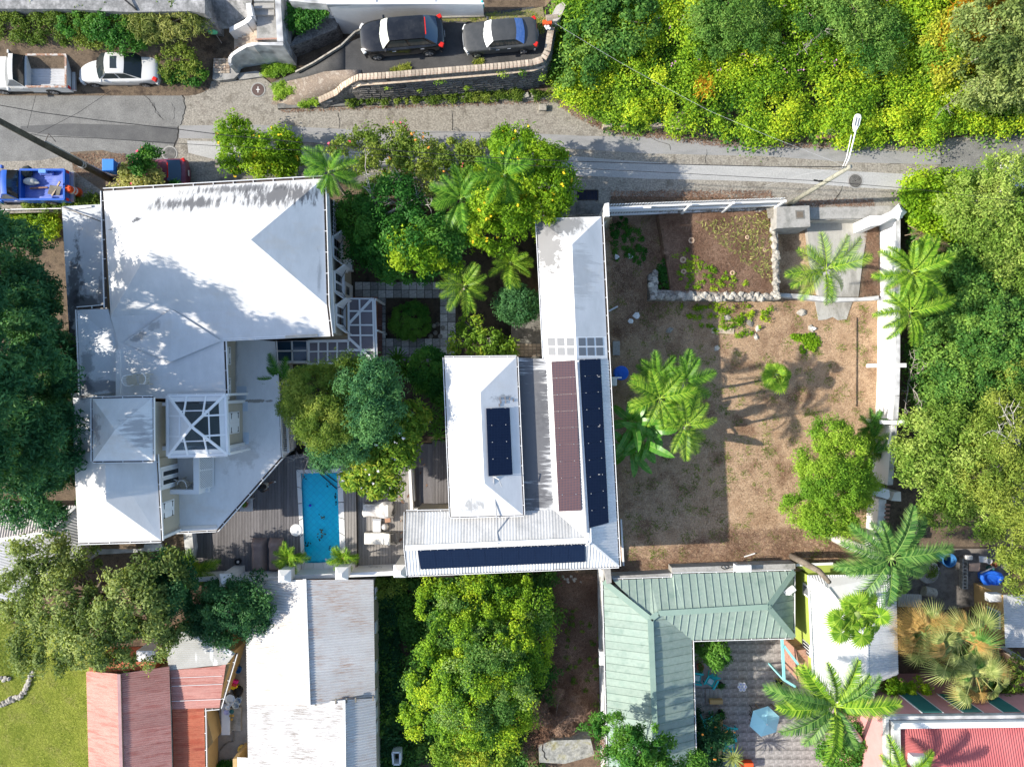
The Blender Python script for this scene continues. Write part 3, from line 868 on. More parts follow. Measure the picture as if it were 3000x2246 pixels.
# bed edge stones beside the bush
for i,(x,y) in enumerate([(1272,955),(1276,975),(1282,950),(1297,960),(1262,985),(1290,985)]):
 c=W(x,y,ZG)
 tag(MB().lathe((c.x,c.y,ZG),[(.12,0),(.16,.06),(.1,.15),(.01,.18)],7).build('garden_stone',M['stone']),'rough grey stone lying beside the clipped round bush','stone','stones by the clipped bush')
# ================================================================ north side of the street
ZU=2.0
sheet('upper_drive',[(1012,128),(1140,78),(1400,40),(1480,30),(1560,20),(1600,40),(1612,110),(1600,160),(1560,178),(1400,195),(1130,216),(1064,219),(1060,205),(1012,205)],ZU,M['asphalt_dark'],t=2.2)
rz_=lambda x:.02+max(0,x-795)/217*(ZU-.02)
def ramp(name,pts,m,d=0):# sloping sheet between the street and the drive
 ws=[W(x,y,(z[0] if z else rz_(x))+d) for x,y,*z in pts]
 lo=[Vector((v.x,v.y,v.z-.35)) for v in ws]
 k=len(ws)
 triangulate(MB().add(ws+lo,[tuple(range(k-1,-1,-1))]+[(i,(i+1)%k,k+(i+1)%k,k+i) for i in range(k)]).build(name,m,kind='structure',smooth=True))
ramp('drive_ramp',[(795,243),(868,212),(920,185),(960,158),(1012,128),(1012,205),(950,210),(900,225),(850,236),(800,250)],M['asphalt_dark'])
sheet('gravel_verge',[(795,306),(802,250),(860,285),(940,298),(900,312)],.02,mat('gravel',(.33,.27,.21),(.24,.19,.15),(.4,.35,.29),scale=4,rough=.95,fine=.5,bscale=30))
ramp('gravel_bank',[(800,250),(850,236),(900,225),(950,210),(1012,205),(1060,205,2.01),(1056,224,2.01),(1030,234,1.75),(1003,250,1.25),(985,266,.75),(935,290,.4),(880,306,.2),(820,308,.06)],bpy.data.materials['gravel'],.006)
sheet('drive_verge_grass',[(1120,62),(1480,40),(1590,20),(1600,75),(1560,62),(1480,72),(1300,60),(1160,74)],ZU+.02,mat('verge',(.17,.17,.06),(.26,.21,.13),(.12,.15,.03),scale=3,rough=.95,fine=.4))
# low white edging wall along the drive
mb=MB()
ep=[(868,212,.9),(920,185,1.35),(1000,135,2.05),(1040,96,2.08),(1080,78,2.08),(1140,66,2.08),(1240,54,2.08),(1420,49,2.08)]
for i in range(len(ep)-1):mb.beam(W(*ep[i]),W(*ep[i+1]),.09,.2)
tag(mb.build('edging_kerb',M['stone_pale']),'thin pale kerb curving along the upper side of the asphalt drive','kerb')
# ---- stone retaining wall with brick coping
wt=thing('retaining_wall','curved dark stone retaining wall with a pale brick coping below the two parked cars','retaining wall',W(1300,265,0))
top=[(935,292,.45),(985,268,.8),(1003,250,1.3),(1030,234,1.8),(1052,224,2.3),(1130,219,2.5),(1250,209,2.5),(1400,197,2.5),(1480,190,2.5),(1560,181,2.5),(1588,172,2.5),(1600,150,2.5),(1606,110,2.5),(1612,80,2.5)]
tw=[W(*p) for p in top]
mb=MB()
def wall_sections(tw,foot,thick):
 vs=[]
 for i,p in enumerate(tw):
  d=(tw[min(i+1,len(tw)-1)]-tw[max(i-1,0)]);d.z=0;d.normalize()
  o=Vector((d.y,-d.x,0))
  vs.append((p+o*thick,p-o*.08,Vector((p.x,p.y,foot))+o*(thick+.25),o))
 return vs
sec=wall_sections(tw,-.1,.22)
for i in range(len(sec)-1):
 A,B=sec[i],sec[i+1]
 mb.poly([A[2],B[2],B[0],A[0]]);mb.poly([A[0],B[0],B[1],A[1]])
 mb.poly([A[1],B[1],Vector((B[1].x,B[1].y,-.1)),Vector((A[1].x,A[1].y,-.1))])
mb.build('wall_core',M['rubble'],wt)
# face stones
sm=[]
for k in range(5):
 o=MB().box((0,0,0),(.34+.05*k,.13,.17)).build('stone',M['rubble']);bevel_me=o.data
 bm=bmesh.new();bm.from_mesh(bevel_me);bmesh.ops.bevel(bm,geom=bm.edges[:],offset=.03,segments=1,affect='EDGES')
 for v in bm.verts:v.co+=Vector((random.uniform(-.02,.02),random.uniform(-.015,.015),random.uniform(-.015,.015)))
 bm.to_mesh(bevel_me);bm.free();sm.append(bevel_me);bpy.data.objects.remove(o)
cnt=0
for i in range(3,len(sec)-1):
 A,B=sec[i],sec[i+1]
 ln=(B[0]-A[0]).length
 rows=9
 for r in range(rows):
  x=random.uniform(0,.3)
  while x<ln and cnt<290:
   f=x/ln;h=(r+.5)/rows
   lo_=A[2].lerp(B[2],f);hi_=A[0].lerp(B[0],f)
   p=lo_.lerp(hi_,h*.86)
   d=(B[0]-A[0]).normalized()
   o=bpy.data.objects.new('stone',random.choice(sm));link(o,wt)
   o.location=p-ORG[wt.name] ;o.rotation_euler=(-.1,0,math.atan2(d.y,d.x))
   x+=random.uniform(.42,.62);cnt+=1
# brick coping, brick by brick along the top
path=[]
for i in range(len(tw)-1):
 ln=(tw[i+1]-tw[i]).length
 n=max(1,round(ln/.215))
 path+=[(tw[i].lerp(tw[i+1],(k+.5)/n),(tw[i+1]-tw[i]).normalized()) for k in range(n)]
bmz=[]
for k in range(3):
 o=MB().box((0,0,0),(.19,.36,.09)).build('coping_brick',M['brick_pale']);bmz.append(o.data);bpy.data.objects.remove(o)
for p,d in path:
 o=bpy.data.objects.new('coping_brick',random.choice(bmz));link(o,wt)
 rz=math.atan2(d.y,d.x)
 o.location=p+Vector((math.sin(rz)*.07,-math.cos(rz)*.07,.04+random.uniform(-.008,.008)))-ORG[wt.name]
 o.rotation_euler=(random.uniform(-.03,.03),-math.asin(d.z),rz+random.uniform(-.03,.03))
mb=MB()
for i in range(3,len(sec)-4):
 A,B=sec[i],sec[i+1]
 mb.beam(A[0]+A[3]*.09+Vector((0,0,-.42)),B[0]+B[3]*.09+Vector((0,0,-.42)),.12,.07)
mb.build('string_course',M['brick_pale'],wt)
MB().prism(WW([(932,284),(972,282),(974,297),(934,301)],.5),0,.5).build('end_block',M['concrete'],wt)
# scrubby bank and loose blocks at the foot of the wall
bx=[]
for (x,y,s) in ((1540,281,.3),(1565,279,.28),(1590,316,.36)):
 c=W(x,y,.12)
 o=MB().box((c.x,c.y,.12),(s*1.3,s,.24),random.uniform(-.4,.4)).build('loose_block',M['stone_pale']);bevel(o,.03)
 tag(o,{1540:'pale block lying flat in the weeds at the foot of the stone wall',1565:'upright pale block below a red weed by the stone wall',1590:'loose pale block lying alone on the road edge'}[x],'stone block','loose blocks by the road')
# ---- plastered staircase
st=thing('outdoor_staircase','white plastered outdoor staircase with pale brick steps and a curved parapet','staircase',W(760,200,0))
plaster=M['old_paint']
LT=1.9
mb=MB()
mb.prism(WW([(758,0),(840,0),(842,40),(843,118),(752,118),(752,72)],LT),0,LT)
mb.build('landing',M['concrete'],st)
mb=MB()      # parapets: east side and south side of the landing
pz=2.6
mb.prism(WW([(802,-60),(818,-60),(830,122),(812,122)],pz),0,pz)
mb.prism(WW([(742,124),(811,123),(829,123),(829,133),(755,131),(742,134)],pz),0,pz-.03)
mb.build('parapet',plaster,st)
mb=MB()
cp=[(742,129,2.5),(722,134,2.25),(700,146,1.95),(682,158,1.6),(674,168,1.45),(672,184,1.3),(678,192,1.2)]
for i in range(len(cp)-1):
 a,c=W(*cp[i]),W(*cp[i+1])
 d=(c-a).normalized();o=Vector((d.y,-d.x,0)).normalized()*.1
 mb.add([a+o,a-o,c-o,c+o]+[Vector((q.x,q.y,0)) for q in (a+o,a-o,c-o,c+o)],[(0,1,2,3),(0,4,5,1),(1,5,6,2),(2,6,7,3),(3,7,4,0)])
mb.build('curved_parapet',plaster,st)
mb=MB()
for i,(a,c) in enumerate((((727,10,2.6),(734,48,2.5)),((734,48,2.5),(722,62,2.3)),((722,62,2.3),(700,74,1.75)),((700,74,1.75),(672,88,1.15)))):
 a,c=W(*a),W(*c);d=(c-a);d.z=0;d.normalize();o=Vector((d.y,-d.x,0))*.14
 mb.add([a+o,a-o,c-o,c+o]+[Vector((q.x,q.y,0)) for q in (a+o,a-o,c-o,c+o)],[(0,1,2,3),(0,4,5,1),(1,5,6,2),(2,6,7,3),(3,7,4,0)])
mb.build('side_wall',M['white'],st)
for i in range(7):# lower flight, seven brick treads climbing east
 z=.35+i*.22
 x0=686+i*11.5
 MB().prism(WW([(x0,100-i*4.2),(x0+12.5,97-i*4.2),(x0+12.5,134-i*1.5),(x0,146-i*2.2)],z),0,z).build('tread',M['brick_pale'],st)
for i in range(5):# upper flight climbing north
 z=LT+.18*(i+1)
 MB().prism(WW([(744,44-i*20),(803,44-i*20),(803,24-i*20),(744,24-i*20)],z),LT-.2,z).build('step',M['concrete'],st)
MB().prism(WW([(748,112),(812,110),(812,114),(748,117)],LT+.1),LT,LT+.06).build('rust_rail',mat('rust_rail',(.3,.13,.08),(.4,.3,.26),scale=8),st)
mb=MB()
mb.prism(WW([(626,170),(676,175),(700,215),(685,230),(640,236),(622,232)],.3),0,.28)
mb.build('foot_landing',M['concrete'],st)
a,c=W(628,214,.3),W(672,172,.3)
k=0
for j in range(6):
 for i in range(4):
  o=MB().box((a.x+.12+i*.23,a.y+.05+j*.15,.3),(.21,.13,.06)).build('brick',M['brick_pale'],st);k+=1
mb=MB().beam(W(640,102,.1),W(647,128,.1),.03,.03)
# planter kerb with concrete ring under the staircase
tag(triangulate(MB().prism(WW([(695,215),(752,208),(790,222),(755,226),(700,234)],.12),0,.12).build('planter_edge',M['concrete'])),'low curved concrete planter edge below the staircase wall','planter edge')
# ---- north-west bank and the tall weathered wall above it
mb=MB()
nw=[(-300,-30),(120,-30),(560,-40),(700,-40),(735,0),(738,60),(690,80),(640,88),(560,34),(380,36),(200,26),(-300,22)]
t=thing('terrace_wall','long weathered grey terrace wall along the top left edge','wall',W(250,20,1.5))
o=triangulate(MB().prism(WW([(-300,-60),(600,-60),(600,40),(560,33),(380,36),(200,27),(-300,24)],2.7),0,2.7).build('wall_body',mat('terrace_plaster',(.34,.335,.33),(.2,.2,.195),(.45,.44,.43),scale=.9,rough=.9,fine=.4,bscale=5),t))
triangulate(MB().add([W(600,-60,2.69),W(745,-60,2.69),W(738,5,2.4),W(728,46,1.7),(W(672,84,.95)),W(640,86,.6),W(600,64,.7)],[(6,5,4,3,2,1,0)]).build('wall_slope',bpy.data.materials['terrace_plaster'],t))
MB().tube([W(355,-10,3.0),W(372,5,2.9),(W(390,20,2.8)),W(400,30,2.75)],.05,7).build('drain_pipe',M['black'],t)
# green jar-shaped lamp on its thin stake
t=thing('gas_bottle','small green bottle-shaped bin lying at the top of the bank by the stairs','bottle',W(622,94,1.2))
MB().tube([W(610,94,1.25),W(614,94,1.25),W(632,95,1.25),W(637,95,1.25)],[.07,.13,.13,.06],12).build('body',mat('bottle_green',(.1,.42,.2),(.12,.48,.25),rough=.4),t,smooth=True)
MB().tube([W(632,100,1.2),W(650,127,.4)],.014,5).build('stake',M['galv'],t)
# ---- white house at the very top edge: low roof terrace with parapet
t=thing('terrace_house','white weathered house front at the top edge above the parked cars','house',W(1180,30,ZU))
MB().prism(WW([(955,-60),(1410,-60),(1415,14),(960,12)],3.4),ZU-2,3.36).build('lower_roof',M['white'],t)
mb=MB()
mb.add(WW([(956,13,3.4),(1415,11,3.4),(1418,47,2.0),(970,47,2.0)],0),[(3,2,1,0)])
mb.build('front_wall',M['old_paint'],t)
MB().beam(W(956,11,3.42),W(1418,10,3.42),.1,.08).build('coping',M['white_clean'],t)
for x in (1096,1270):MB().beam(W(x,12,3.45),W(x-1,-40,3.45),.05,.05).build('roof_rib',M['white_clean'],t)
MB().prism(WW([(845,-50),(960,-50),(960,12),(900,8),(846,2)],2.9),0,2.9).build('side_roof',M['old_paint'],t)
MB().tube([W(1412,4,3.5),W(1414,14,3.2),W(1416,22,2.9)],.07,7).build('hose_reel',M['turquoise'],t,smooth=True)
# battered wall below staircase house side and rubble wall in shade
tag(triangulate(MB().prism(WW([(850,150),(990,95),(1000,62),(1060,48),(960,30),(960,60),(870,120)],.9),0,1.3).build('rubble_wall',M['rubble'])),'dark rubble wall in shade between the staircase and the drive','wall')
# plinth at east end of the drive with flower crate
t=thing('gate_plinth','old rounded concrete plinth at the east end of the drive','plinth',W(1632,30,ZU))
MB().prism(WW([(1620,62),(1618,40),(1630,18),(1648,6),(1658,16),(1642,52),(1632,62)],2.9),ZU-1.5,2.9).build('body',mat('plinth_lichen',(.5,.46,.4),(.36,.33,.29),(.42,.24,.12),scale=3,rough=.9,fine=.2,lo=.4,hi=.75),t)
MB().tube([W(1600,57,2.75),W(1634,52,2.75)],[.22,.2],9).build('broken_block',M['brick_pale'],t)
t=thing('toy_crate','orange crate with white pots at the corner of the parapet','crate',W(1603,68,2.55))
c=W(1603,67,2.75)
MB().box(c,(.5,.22,.2),.05).build('crate',M['orange_plastic'],t)
for i in range(4):MB().lathe(W(1598+i*4,80+(i%2)*6,2.6),[(.05,0),(.08,.1),(.06,.14),(.02,.14)],8).build('pot',M['white'],t)
# ---- brick ruins peeping out of the hillside thicket
def ruin(name,label,px,py,wpx,hpx,z,rows,cols,m,stepside=False):
 c=W(px,py,z)
 t=thing(name,label,'brick ruin',(c.x,c.y,z-.9),'brick ruins in the thicket')
 a,d=W(px-wpx/2,py+hpx/2,z),W(px+wpx/2,py-hpx/2,z)
 MB().prism([(a.x,a.y),(d.x,a.y),(d.x,d.y),(a.x,d.y)],z-1.4,z-.03).build('core',M['joint'],t)
 dx,dy=(d.x-a.x)/cols,(d.y-a.y)/rows
 o=MB().box((0,0,0),(dx-.025,dy-.025,.12)).build('brick',m);me=o.data;bpy.data.objects.remove(o)
 for j in range(rows):
  for i in range(cols):
   o=bpy.data.objects.new('brick',me);link(o,t)
   o.location=Vector((a.x+(i+.5+(.25 if j%2 else-.25)*(0<i<cols-1))*dx,a.y+(j+.5)*dy,z+random.uniform(-.015,.015)))-ORG[t.name]
 if stepside:
  for k in range(3):MB().prism([(d.x+.02+k*.28,a.y),(d.x+.28+k*.28,a.y),(d.x+.28+k*.28,d.y-.1),(d.x+.02+k*.28,d.y-.1)],z-1.4,z-.2*(k+1)).build('step',M['brick'],t)
 return t
ruin('brick_stoop','brick stoop with two side steps showing at the roadside edge of the thicket',1992,354,58,52,.75,7,6,M['brick_pale'],True)
ruin('brick_stoop','square dark brick platform nearly swallowed by vines',2276,356,66,62,.8,9,8,mat('brick_sooty',(.13,.1,.085),(.2,.16,.13),scale=5,rough=.9,vary=.3))
ruin('brick_stoop','small triangular corner of red and white brickwork at the lane edge',2668,404,64,34,.45,6,7,M['brick'])
t=thing('concrete_stoop','grey concrete slab stoop with a red brick edge below the street lamp','concrete stoop',W(2436,372,0))
MB().prism(WW([(2400,396),(2428,342),(2460,340),(2482,392),(2482,398)],.75),0,.75).build('slab',M['concrete'],t)
for i in range(9):
 c=W(2396+i*10,401,.68);MB().box(c,(.19,.2,.14)).build('brick',M['brick'],t)
for x,y in ((1778,372),(1915,370),(1830,371),(1935,368)):
 c=W(x,y,.3);o=MB().box(c,(.55,.22,.5),random.uniform(-.1,.1)).build('broken_masonry',M['brick_pale']);bevel(o,.03)
 tag(o,{1778:'pale masonry lump at the west end of the thicket edge',1915:'pale masonry stub just left of the stepped brick stoop',1830:'thin broken masonry piece half hidden by roadside weeds',1935:'low broken masonry piece touching the stepped brick stoop'}[x],'masonry','broken masonry along the thicket')
# ================================================================ the white villa on the left
VE=5.0          # main eaves
VF=2.2          # terrace over the ground floor
vo=W(500,1000,ZG)
villa=thing('villa','large white villa with hipped roofs, roof terrace and shuttered cream walls','villa',vo)
RA=roof_mat('roof_coat',(.69,.685,.675),(.6,.595,.58),[
 (560,600,5.2,3.6,.75,.05,(5,.8,1),.62,.85),(820,575,5.2,3.2,1.0,.1,(4.5,.9,1),.57,.85),(700,552,5.2,5.5,.5,.05,(6,1,1),.63,.8),
 (420,655,5.2,.5,.25,.6,(3,3,1),.62,.9),(330,670,5.2,.6,.2,.2,(1.2,5,1),.7,.8),
 (935,800,5.2,.35,4.5,0,(3,.6,1),.74,.35),(440,955,5.2,1.1,.35,.5,(2,2,1),.62,.35),(400,985,5.2,1.0,.3,.55,(2,2,1),.6,.5)],org=vo)
RG=roof_mat('roof_slab',(.56,.58,.60),(.48,.50,.52),[(215,850,3.5,.8,4.2,-.12,(2.6,1.6,1),.6,.8),(250,885,3.5,1.1,.9,0,(1.5,1.5,1),.56,.75),(205,1080,3.5,.5,3.2,0,(2,2,1),.45,.9),(300,860,3.5,.5,2.4,0,(2,1,1),.6,.5)],org=vo,dark=(.05,.045,.045))
RB=roof_mat('roof_terrace_coat',(.70,.72,.74),(.63,.65,.67),[(290,1130,5,2.0,.5,0,(1.5,3,1),.5,.65),(245,1060,5,.5,1.3,0,(2,2,1),.55,.5),(240,1140,5,.6,.8,0,(2,2,1),.5,.7),(380,1155,5,.35,.2,0,(4,4,1),.5,.9)],org=vo,dark=(.1,.11,.13))
RC=roof_mat('roof_tower_coat',(.74,.74,.73),(.68,.68,.67),[(415,1250,6,1.4,1.6,-.25,(1.0,6,1),.66,.6),(285,1260,6,.9,1.3,.1,(2.4,2,1),.62,.7),(430,1290,6,.9,.7,-.3,(1.2,6,1),.64,.6)],org=vo,dark=(.2,.2,.22))
RT=roof_mat('roof_deck_coat',(.72,.72,.70),(.66,.655,.63),[(720,1330,2,2.0,1.6,.3,(1.2,1.2,1),.62,.35),(690,1045,2,.35,3.0,0,(4,1,1),.6,.5),(755,1174,2,1.2,.12,0,(3,3,1),.5,.8)],org=vo,dark=(.2,.17,.13))
def gutter(pts,z,parent,outer='white_clean',wd=.13,brackets=True,name='gutter'):
 """open channel with a white outer lip along a run of pixels"""
 ps=[W(p[0],p[1],p[2] if len(p)>2 else z) for p in pts]
 mb=MB()
 for i in range(len(ps)-1):
  d=(ps[i+1]-ps[i]).normalized();o=Vector((d.y,-d.x,0))
  mb.m=0;mb.beam(ps[i]+o*(wd/2)-Vector((0,0,.07)),ps[i+1]+o*(wd/2)-Vector((0,0,.07)),wd,.05)
  mb.m=1;mb.beam(ps[i]+o*(wd+.01)-Vector((0,0,.02)),ps[i+1]+o*(wd+.01)-Vector((0,0,.02)),.035,.12)
  if brackets:
   n=max(1,int((ps[i+1]-ps[i]).length/1.0))
   for k in range(n):
    p=ps[i].lerp(ps[i+1],(k+.5)/n)
    mb.beam(p,p+o*wd,.03,.03)
 return mb.build(name,[M['gutter_dark'],M[outer]],parent)
# bodies
mb=MB()
A4=[(303,560),(947,523),(968,985),(320,1000)]
mb.prism(offset_poly(WW(A4,VE),.32),ZG-.3,VE-.25)
mb.build('east_wall_block',M['cream'],villa)
ground_wall=mb
mb=MB();mb.prism(offset_poly(WW([(181,605),(310,598),(316,1000),(330,1165),(213,1165)],3.5),.1),ZG-.3,3.35);mb.build('side_wing_wall',M['cream'],villa)
mb=MB();mb.prism(offset_poly(WW([(226,905),(655,905),(664,1170),(235,1165)],VE-.25),.85),ZG-.3,VE-.45);mb.build('rear_wall_block',M['cream'],villa)
mb=MB();mb.prism(offset_poly(WW([(214,1160),(460,1160),(472,1583),(230,1590)],VE),.3),ZG-1,VE-.2);mb.build('corner_wall_block',M['cream'],villa)
# hipped main roof
def P3(x,y,z):return W(x,y,z)
nw_,ne_,se_,sw_=P3(303,560,VE),P3(947,523,VE),P3(957,893,VE),P3(324,927,VE)
ra,rb=P3(447,717,VE+1.75),P3(735,702,VE+1.75)
for f in ([nw_,ra,rb,ne_],[ne_,rb,se_],[se_,rb,ra,sw_],[sw_,ra,nw_]):
 MB().plate(f[::-1],.1).build('roof_slope',RA,villa)
s1,s2=P3(968,985,VE-.28),P3(655,1000,VE-.3)
MB().plate([sw_,P3(655,905,VE),se_,s1,s2,P3(345,1005,VE-.15)][::-1],.1).build('roof_skirt',RA,villa)
# cricket and terrace part of the roof
tz=VE-.22
MB().plate([P3(345,1004,VE-.14),s2,P3(662,1170,tz),P3(345,1165,tz)][::-1],.1).build('roof_terrace',RA,villa)
MB().plate([P3(316,905,VE-.05),P3(226,907,tz-.1),P3(236,1158,tz-.12),P3(345,1150,tz-.1),P3(345,1004,tz-.05)],.1).build('roof_terrace_side',RB,villa)
ap=P3(502,905,VE+.13)
MB().add([ap,P3(360,1004,VE-.13),P3(648,998,VE-.2),P3(500,1060,VE-.12)],[(0,1,3),(0,3,2)]).build('roof_cricket',RA,villa)
MB().prism(WW([(339,1025),(352,1022),(352,1165),(339,1165)],tz+.14),tz-.2,tz+.14).build('low_parapet',M['white'],villa)
MB().prism(WW([(208,1152),(345,1146),(345,1180),(210,1180)],tz-.3),tz-1,tz-.3).build('roof_slab_end',RB,villa)
MB().plate(WW([(181,605),(303,598),(313,898),(316,1000),(330,1165),(213,1165)],3.5),.14).build('flat_roof',RG,villa)
MB().beam(W(183,606,3.56),W(303,652,3.9),.05,.05).build('roof_pipe',M['bark'],villa)
MB().beam(W(215,612,3.56),W(268,604,3.56),.1,.06).build('vent_pipe',M['white_clean'],villa)
gutter([(303,560),(947,523)][::-1],VE,villa,brackets=True)
gutter([(968,985,VE-.28),(957,893,VE),(947,523,VE)],VE,villa)
gutter([(655,1000,VE-.3),(968,985,VE-.28)][::-1],VE,villa)
gutter([(662,1170,tz),(655,1000,VE-.3)][::1][::-1][::-1],VE,villa)
gutter([(303,560,VE),(313,900,VE)],VE,villa,brackets=True)
gutter([(226,907,tz),(313,900,tz)][::-1],tz,villa)
gutter([(226,907,tz-.1),(236,1158,tz-.1)],tz,villa,wd=.06)
MB().prism(WW([(836,990),(930,984),(930,978),(836,983)],VE-.2),VE-.3,VE-.2).build('roof_edge_strip',mat('edge_strip',(.55,.5,.42),(.45,.4,.33),scale=4),villa)
# tower roof (small square hip)
TE=6.2
c4=[(271,1167),(447,1164),(448,1349),(272,1351)]
MB().prism(offset_poly(WW(c4,TE),.25),VE-1,TE-.15).build('tower_wall',M['cream'],villa)
apx=P3(337,1259,TE+.85)
for i in range(4):
 MB().plate([P3(*c4[i],TE),P3(*c4[(i+1)%4],TE),apx][::-1],.08).build('tower_roof_slope',RC,villa)
gutter([c4[0],c4[3],c4[2],c4[1],c4[0]],TE,villa,wd=.07)
# lower left roof with hip
e=dict(nw=(216,1325),sw=(230,1590),se=(472,1583),ne=(457,1320))
EZ=VE-.1
r1,r2=P3(311,1467,EZ+1.05),P3(308,1325,EZ+1.05)
q={k:P3(v[0],v[1],EZ) for k,v in e.items()}
MB().plate([q['sw'],q['se'],r1],.1).build('wing_roof_slope',RA,villa)
MB().plate([q['se'],q['ne'],r2,r1],.1).build('wing_roof_slope',RA,villa)
MB().plate([q['nw'],q['sw'],r1,r2],.1).build('wing_roof_slope',RA,villa)
MB().plate(WW([(214,1165),(275,1165),(275,1330),(216,1330)],EZ),.1).build('wing_flat_roof',RB,villa)
MB().plate(WW([(440,1180),(456,1180),(458,1322),(440,1322)],EZ),.1).build('wing_flat_roof',RA,villa)
gutter([(457,1320),(472,1583)][::-1],EZ,villa,wd=.1)
gutter([(472,1583),(230,1590)][::-1],EZ,villa,wd=.07)
# ---- terrace over the ground floor
tp=[(640,985),(806,1000),(812,1075),(823,1338),(634,1552),(470,1560),(455,1330),(640,1330)]
MB().prism(offset_poly(WW(tp,VF),.45),ZG-.3,VF-.1).build('ground_floor_wall',M['white'],villa)
triangulate(MB().prism(WW(tp,VF),VF-.14,VF).build('roof_deck',RT,villa))
gutter([(634,1552),(823,1338)],VF+.02,villa,wd=.12)
gutter([(823,1338),(806,1000)],VF+.02,villa,wd=.07)
gutter([(470,1560),(634,1552)],VF+.02,villa,wd=.07)
MB().prism(WW([(470,1553),(634,1545),(634,1537),(470,1543)],VF+.04),VF,VF+.03).build('terrace_edge_strip',mat('edge_cream',(.7,.64,.55),(.62,.57,.5),scale=4),villa)
for (x,y,w_,h_) in ((708,1151,28,40),(718,1190,16,28),(721,1283,16,34)):# bluish repair patches on the coating
 c=W(x,y,VF+.004);k=(CAM_H-VF)/FOC
 bevel(MB().box((c.x,c.y,VF+.004),(w_*k,h_*k,.008)).build('repair_patch',mat('patch_blue',(.5,.58,.66),(.54,.61,.68)),villa),.05)
# railing along the east side of the terrace and diagonal
mb=MB()
ra_,rb_=W(829,1195,.6),W(836,1318,.6)
rail=thing('balustrade','white slatted balustrade behind the terrace edge beside the feathery tree','balustrade',W(836,1255,ZD))
MB().beam(W(838,1185,.3),W(846,1325,.3),.12,.1).build('handrail',M['white_clean'],rail)
MB().beam(W(838,1185,-.9),W(846,1325,-.9),.12,.1).build('bottom_rail',M['white_clean'],rail)
for i in range(22):
 f=(i+.5)/22
 p=W(830,1185,.2).lerp(W(838,1325,.2),f)
 MB().box(p+Vector((.05,0,-.45)),(.28,.035,1.1)).build('baluster',M['white_clean'],rail)
# ---- east-facing upper walls with board shutters
def shutter(px,py0,py1,zc,hgt,hinge=True,leaves=2,xo=.0,parent=villa,m=None):
 """pair of closed board shutters on an east wall whose face stands at world x = wall"""
 wx=px
 y0,y1=sorted((W(0,py0,zc).y,W(0,py1,zc).y))
 for k in range(leaves):
  a,b2=y0+(y1-y0)*k/leaves,y0+(y1-y0)*(k+1)/leaves
  s=MB().box((wx+.03,(a+b2)/2,zc),(.05,b2-a-.02,hgt)).build('shutter',m or M['white_clean'],parent)
  ed=a if k==0 else b2
  sg=1 if k==0 else-1
  mb=MB()
  for zz in (-.36,.36):
   mb.box((wx+.062,ed+sg*.16,zc+zz*hgt),(.015,.3,.05));mb.box((wx+.063,ed+sg*.03,zc+zz*hgt*.98),(.016,.05,.16))
  mb.build('strap_hinge',M['black'],s)
 MB().box((wx+.012,(y0+y1)/2,zc),(.03,y1-y0+.14,hgt+.14)).build('window_frame',M['white'],parent)
wx1=W(690,1080,VF).x      # upper wall by the roof terrace
MB().prism([(wx1,W(0,1000,VF).y+.4),(wx1,W(0,1175,VF).y),(wx1-.5,W(0,1175,VF).y),(wx1-.5,W(0,1000,VF).y+.4)],VF-.05,VE-.38).build('upper_wall',M['cream'],villa)
shutter(wx1,1018,1064,VF+1.45,1.3);shutter(wx1,1110,1158,VF+1.45,1.3)
wx2=W(711,1240,VF).x
MB().prism([(wx2,W(0,1178,VF).y),(wx2,W(0,1296,VF).y),(wx2-2.4,W(0,1296,VF).y),(wx2-2.4,W(0,1178,VF).y)],VF-.05,VE-.6).build('bay_wall',M['cream'],villa)
shutter(wx2,1209,1266,VF+1.3,1.35)
for y in (1175,1299):MB().box((wx2-.6,W(0,y,VF).y,VF+1.3),(1.5,.16,2.6)).build('corner_pier',M['white'],villa)
wx3=W(524,1480,VF).x
MB().prism([(wx3,W(0,1330,VF).y),(wx3,W(0,1548,VF).y),(wx3-.6,W(0,1548,VF).y),(wx3-.6,W(0,1330,VF).y)],VF-.05,EZ-.18).build('wing_upper_wall',M['cream'],villa)
shutter(wx3,1470,1514,VF+1.35,1.35)
MB().box((wx3-.4,W(0,1549,VF).y-.05,VF+1.2),(1.1,.16,2.5)).build('corner_pier',M['white'],villa)
# french door of the balcony
zc=VF+1.15
y0,y1=W(0,1420,zc).y,W(0,1370,zc).y
MB().box((wx3+.03,(y0+y1)/2,zc),(.06,y1-y0+.3,2.2)).build('door_frame',M['white_clean'],villa)
for k in range(2):
 yy=y0+(y1-y0)*(k+.5)/2
 dd=MB().box((wx3+.075,yy,zc),(.04,(y1-y0)/2-.05,2.1)).build('french_door',M['white_clean'],villa)
 MB().box((wx3+.1,yy,zc),(.02,.24,1.7)).build('pane',M['glass_dark'],dd)
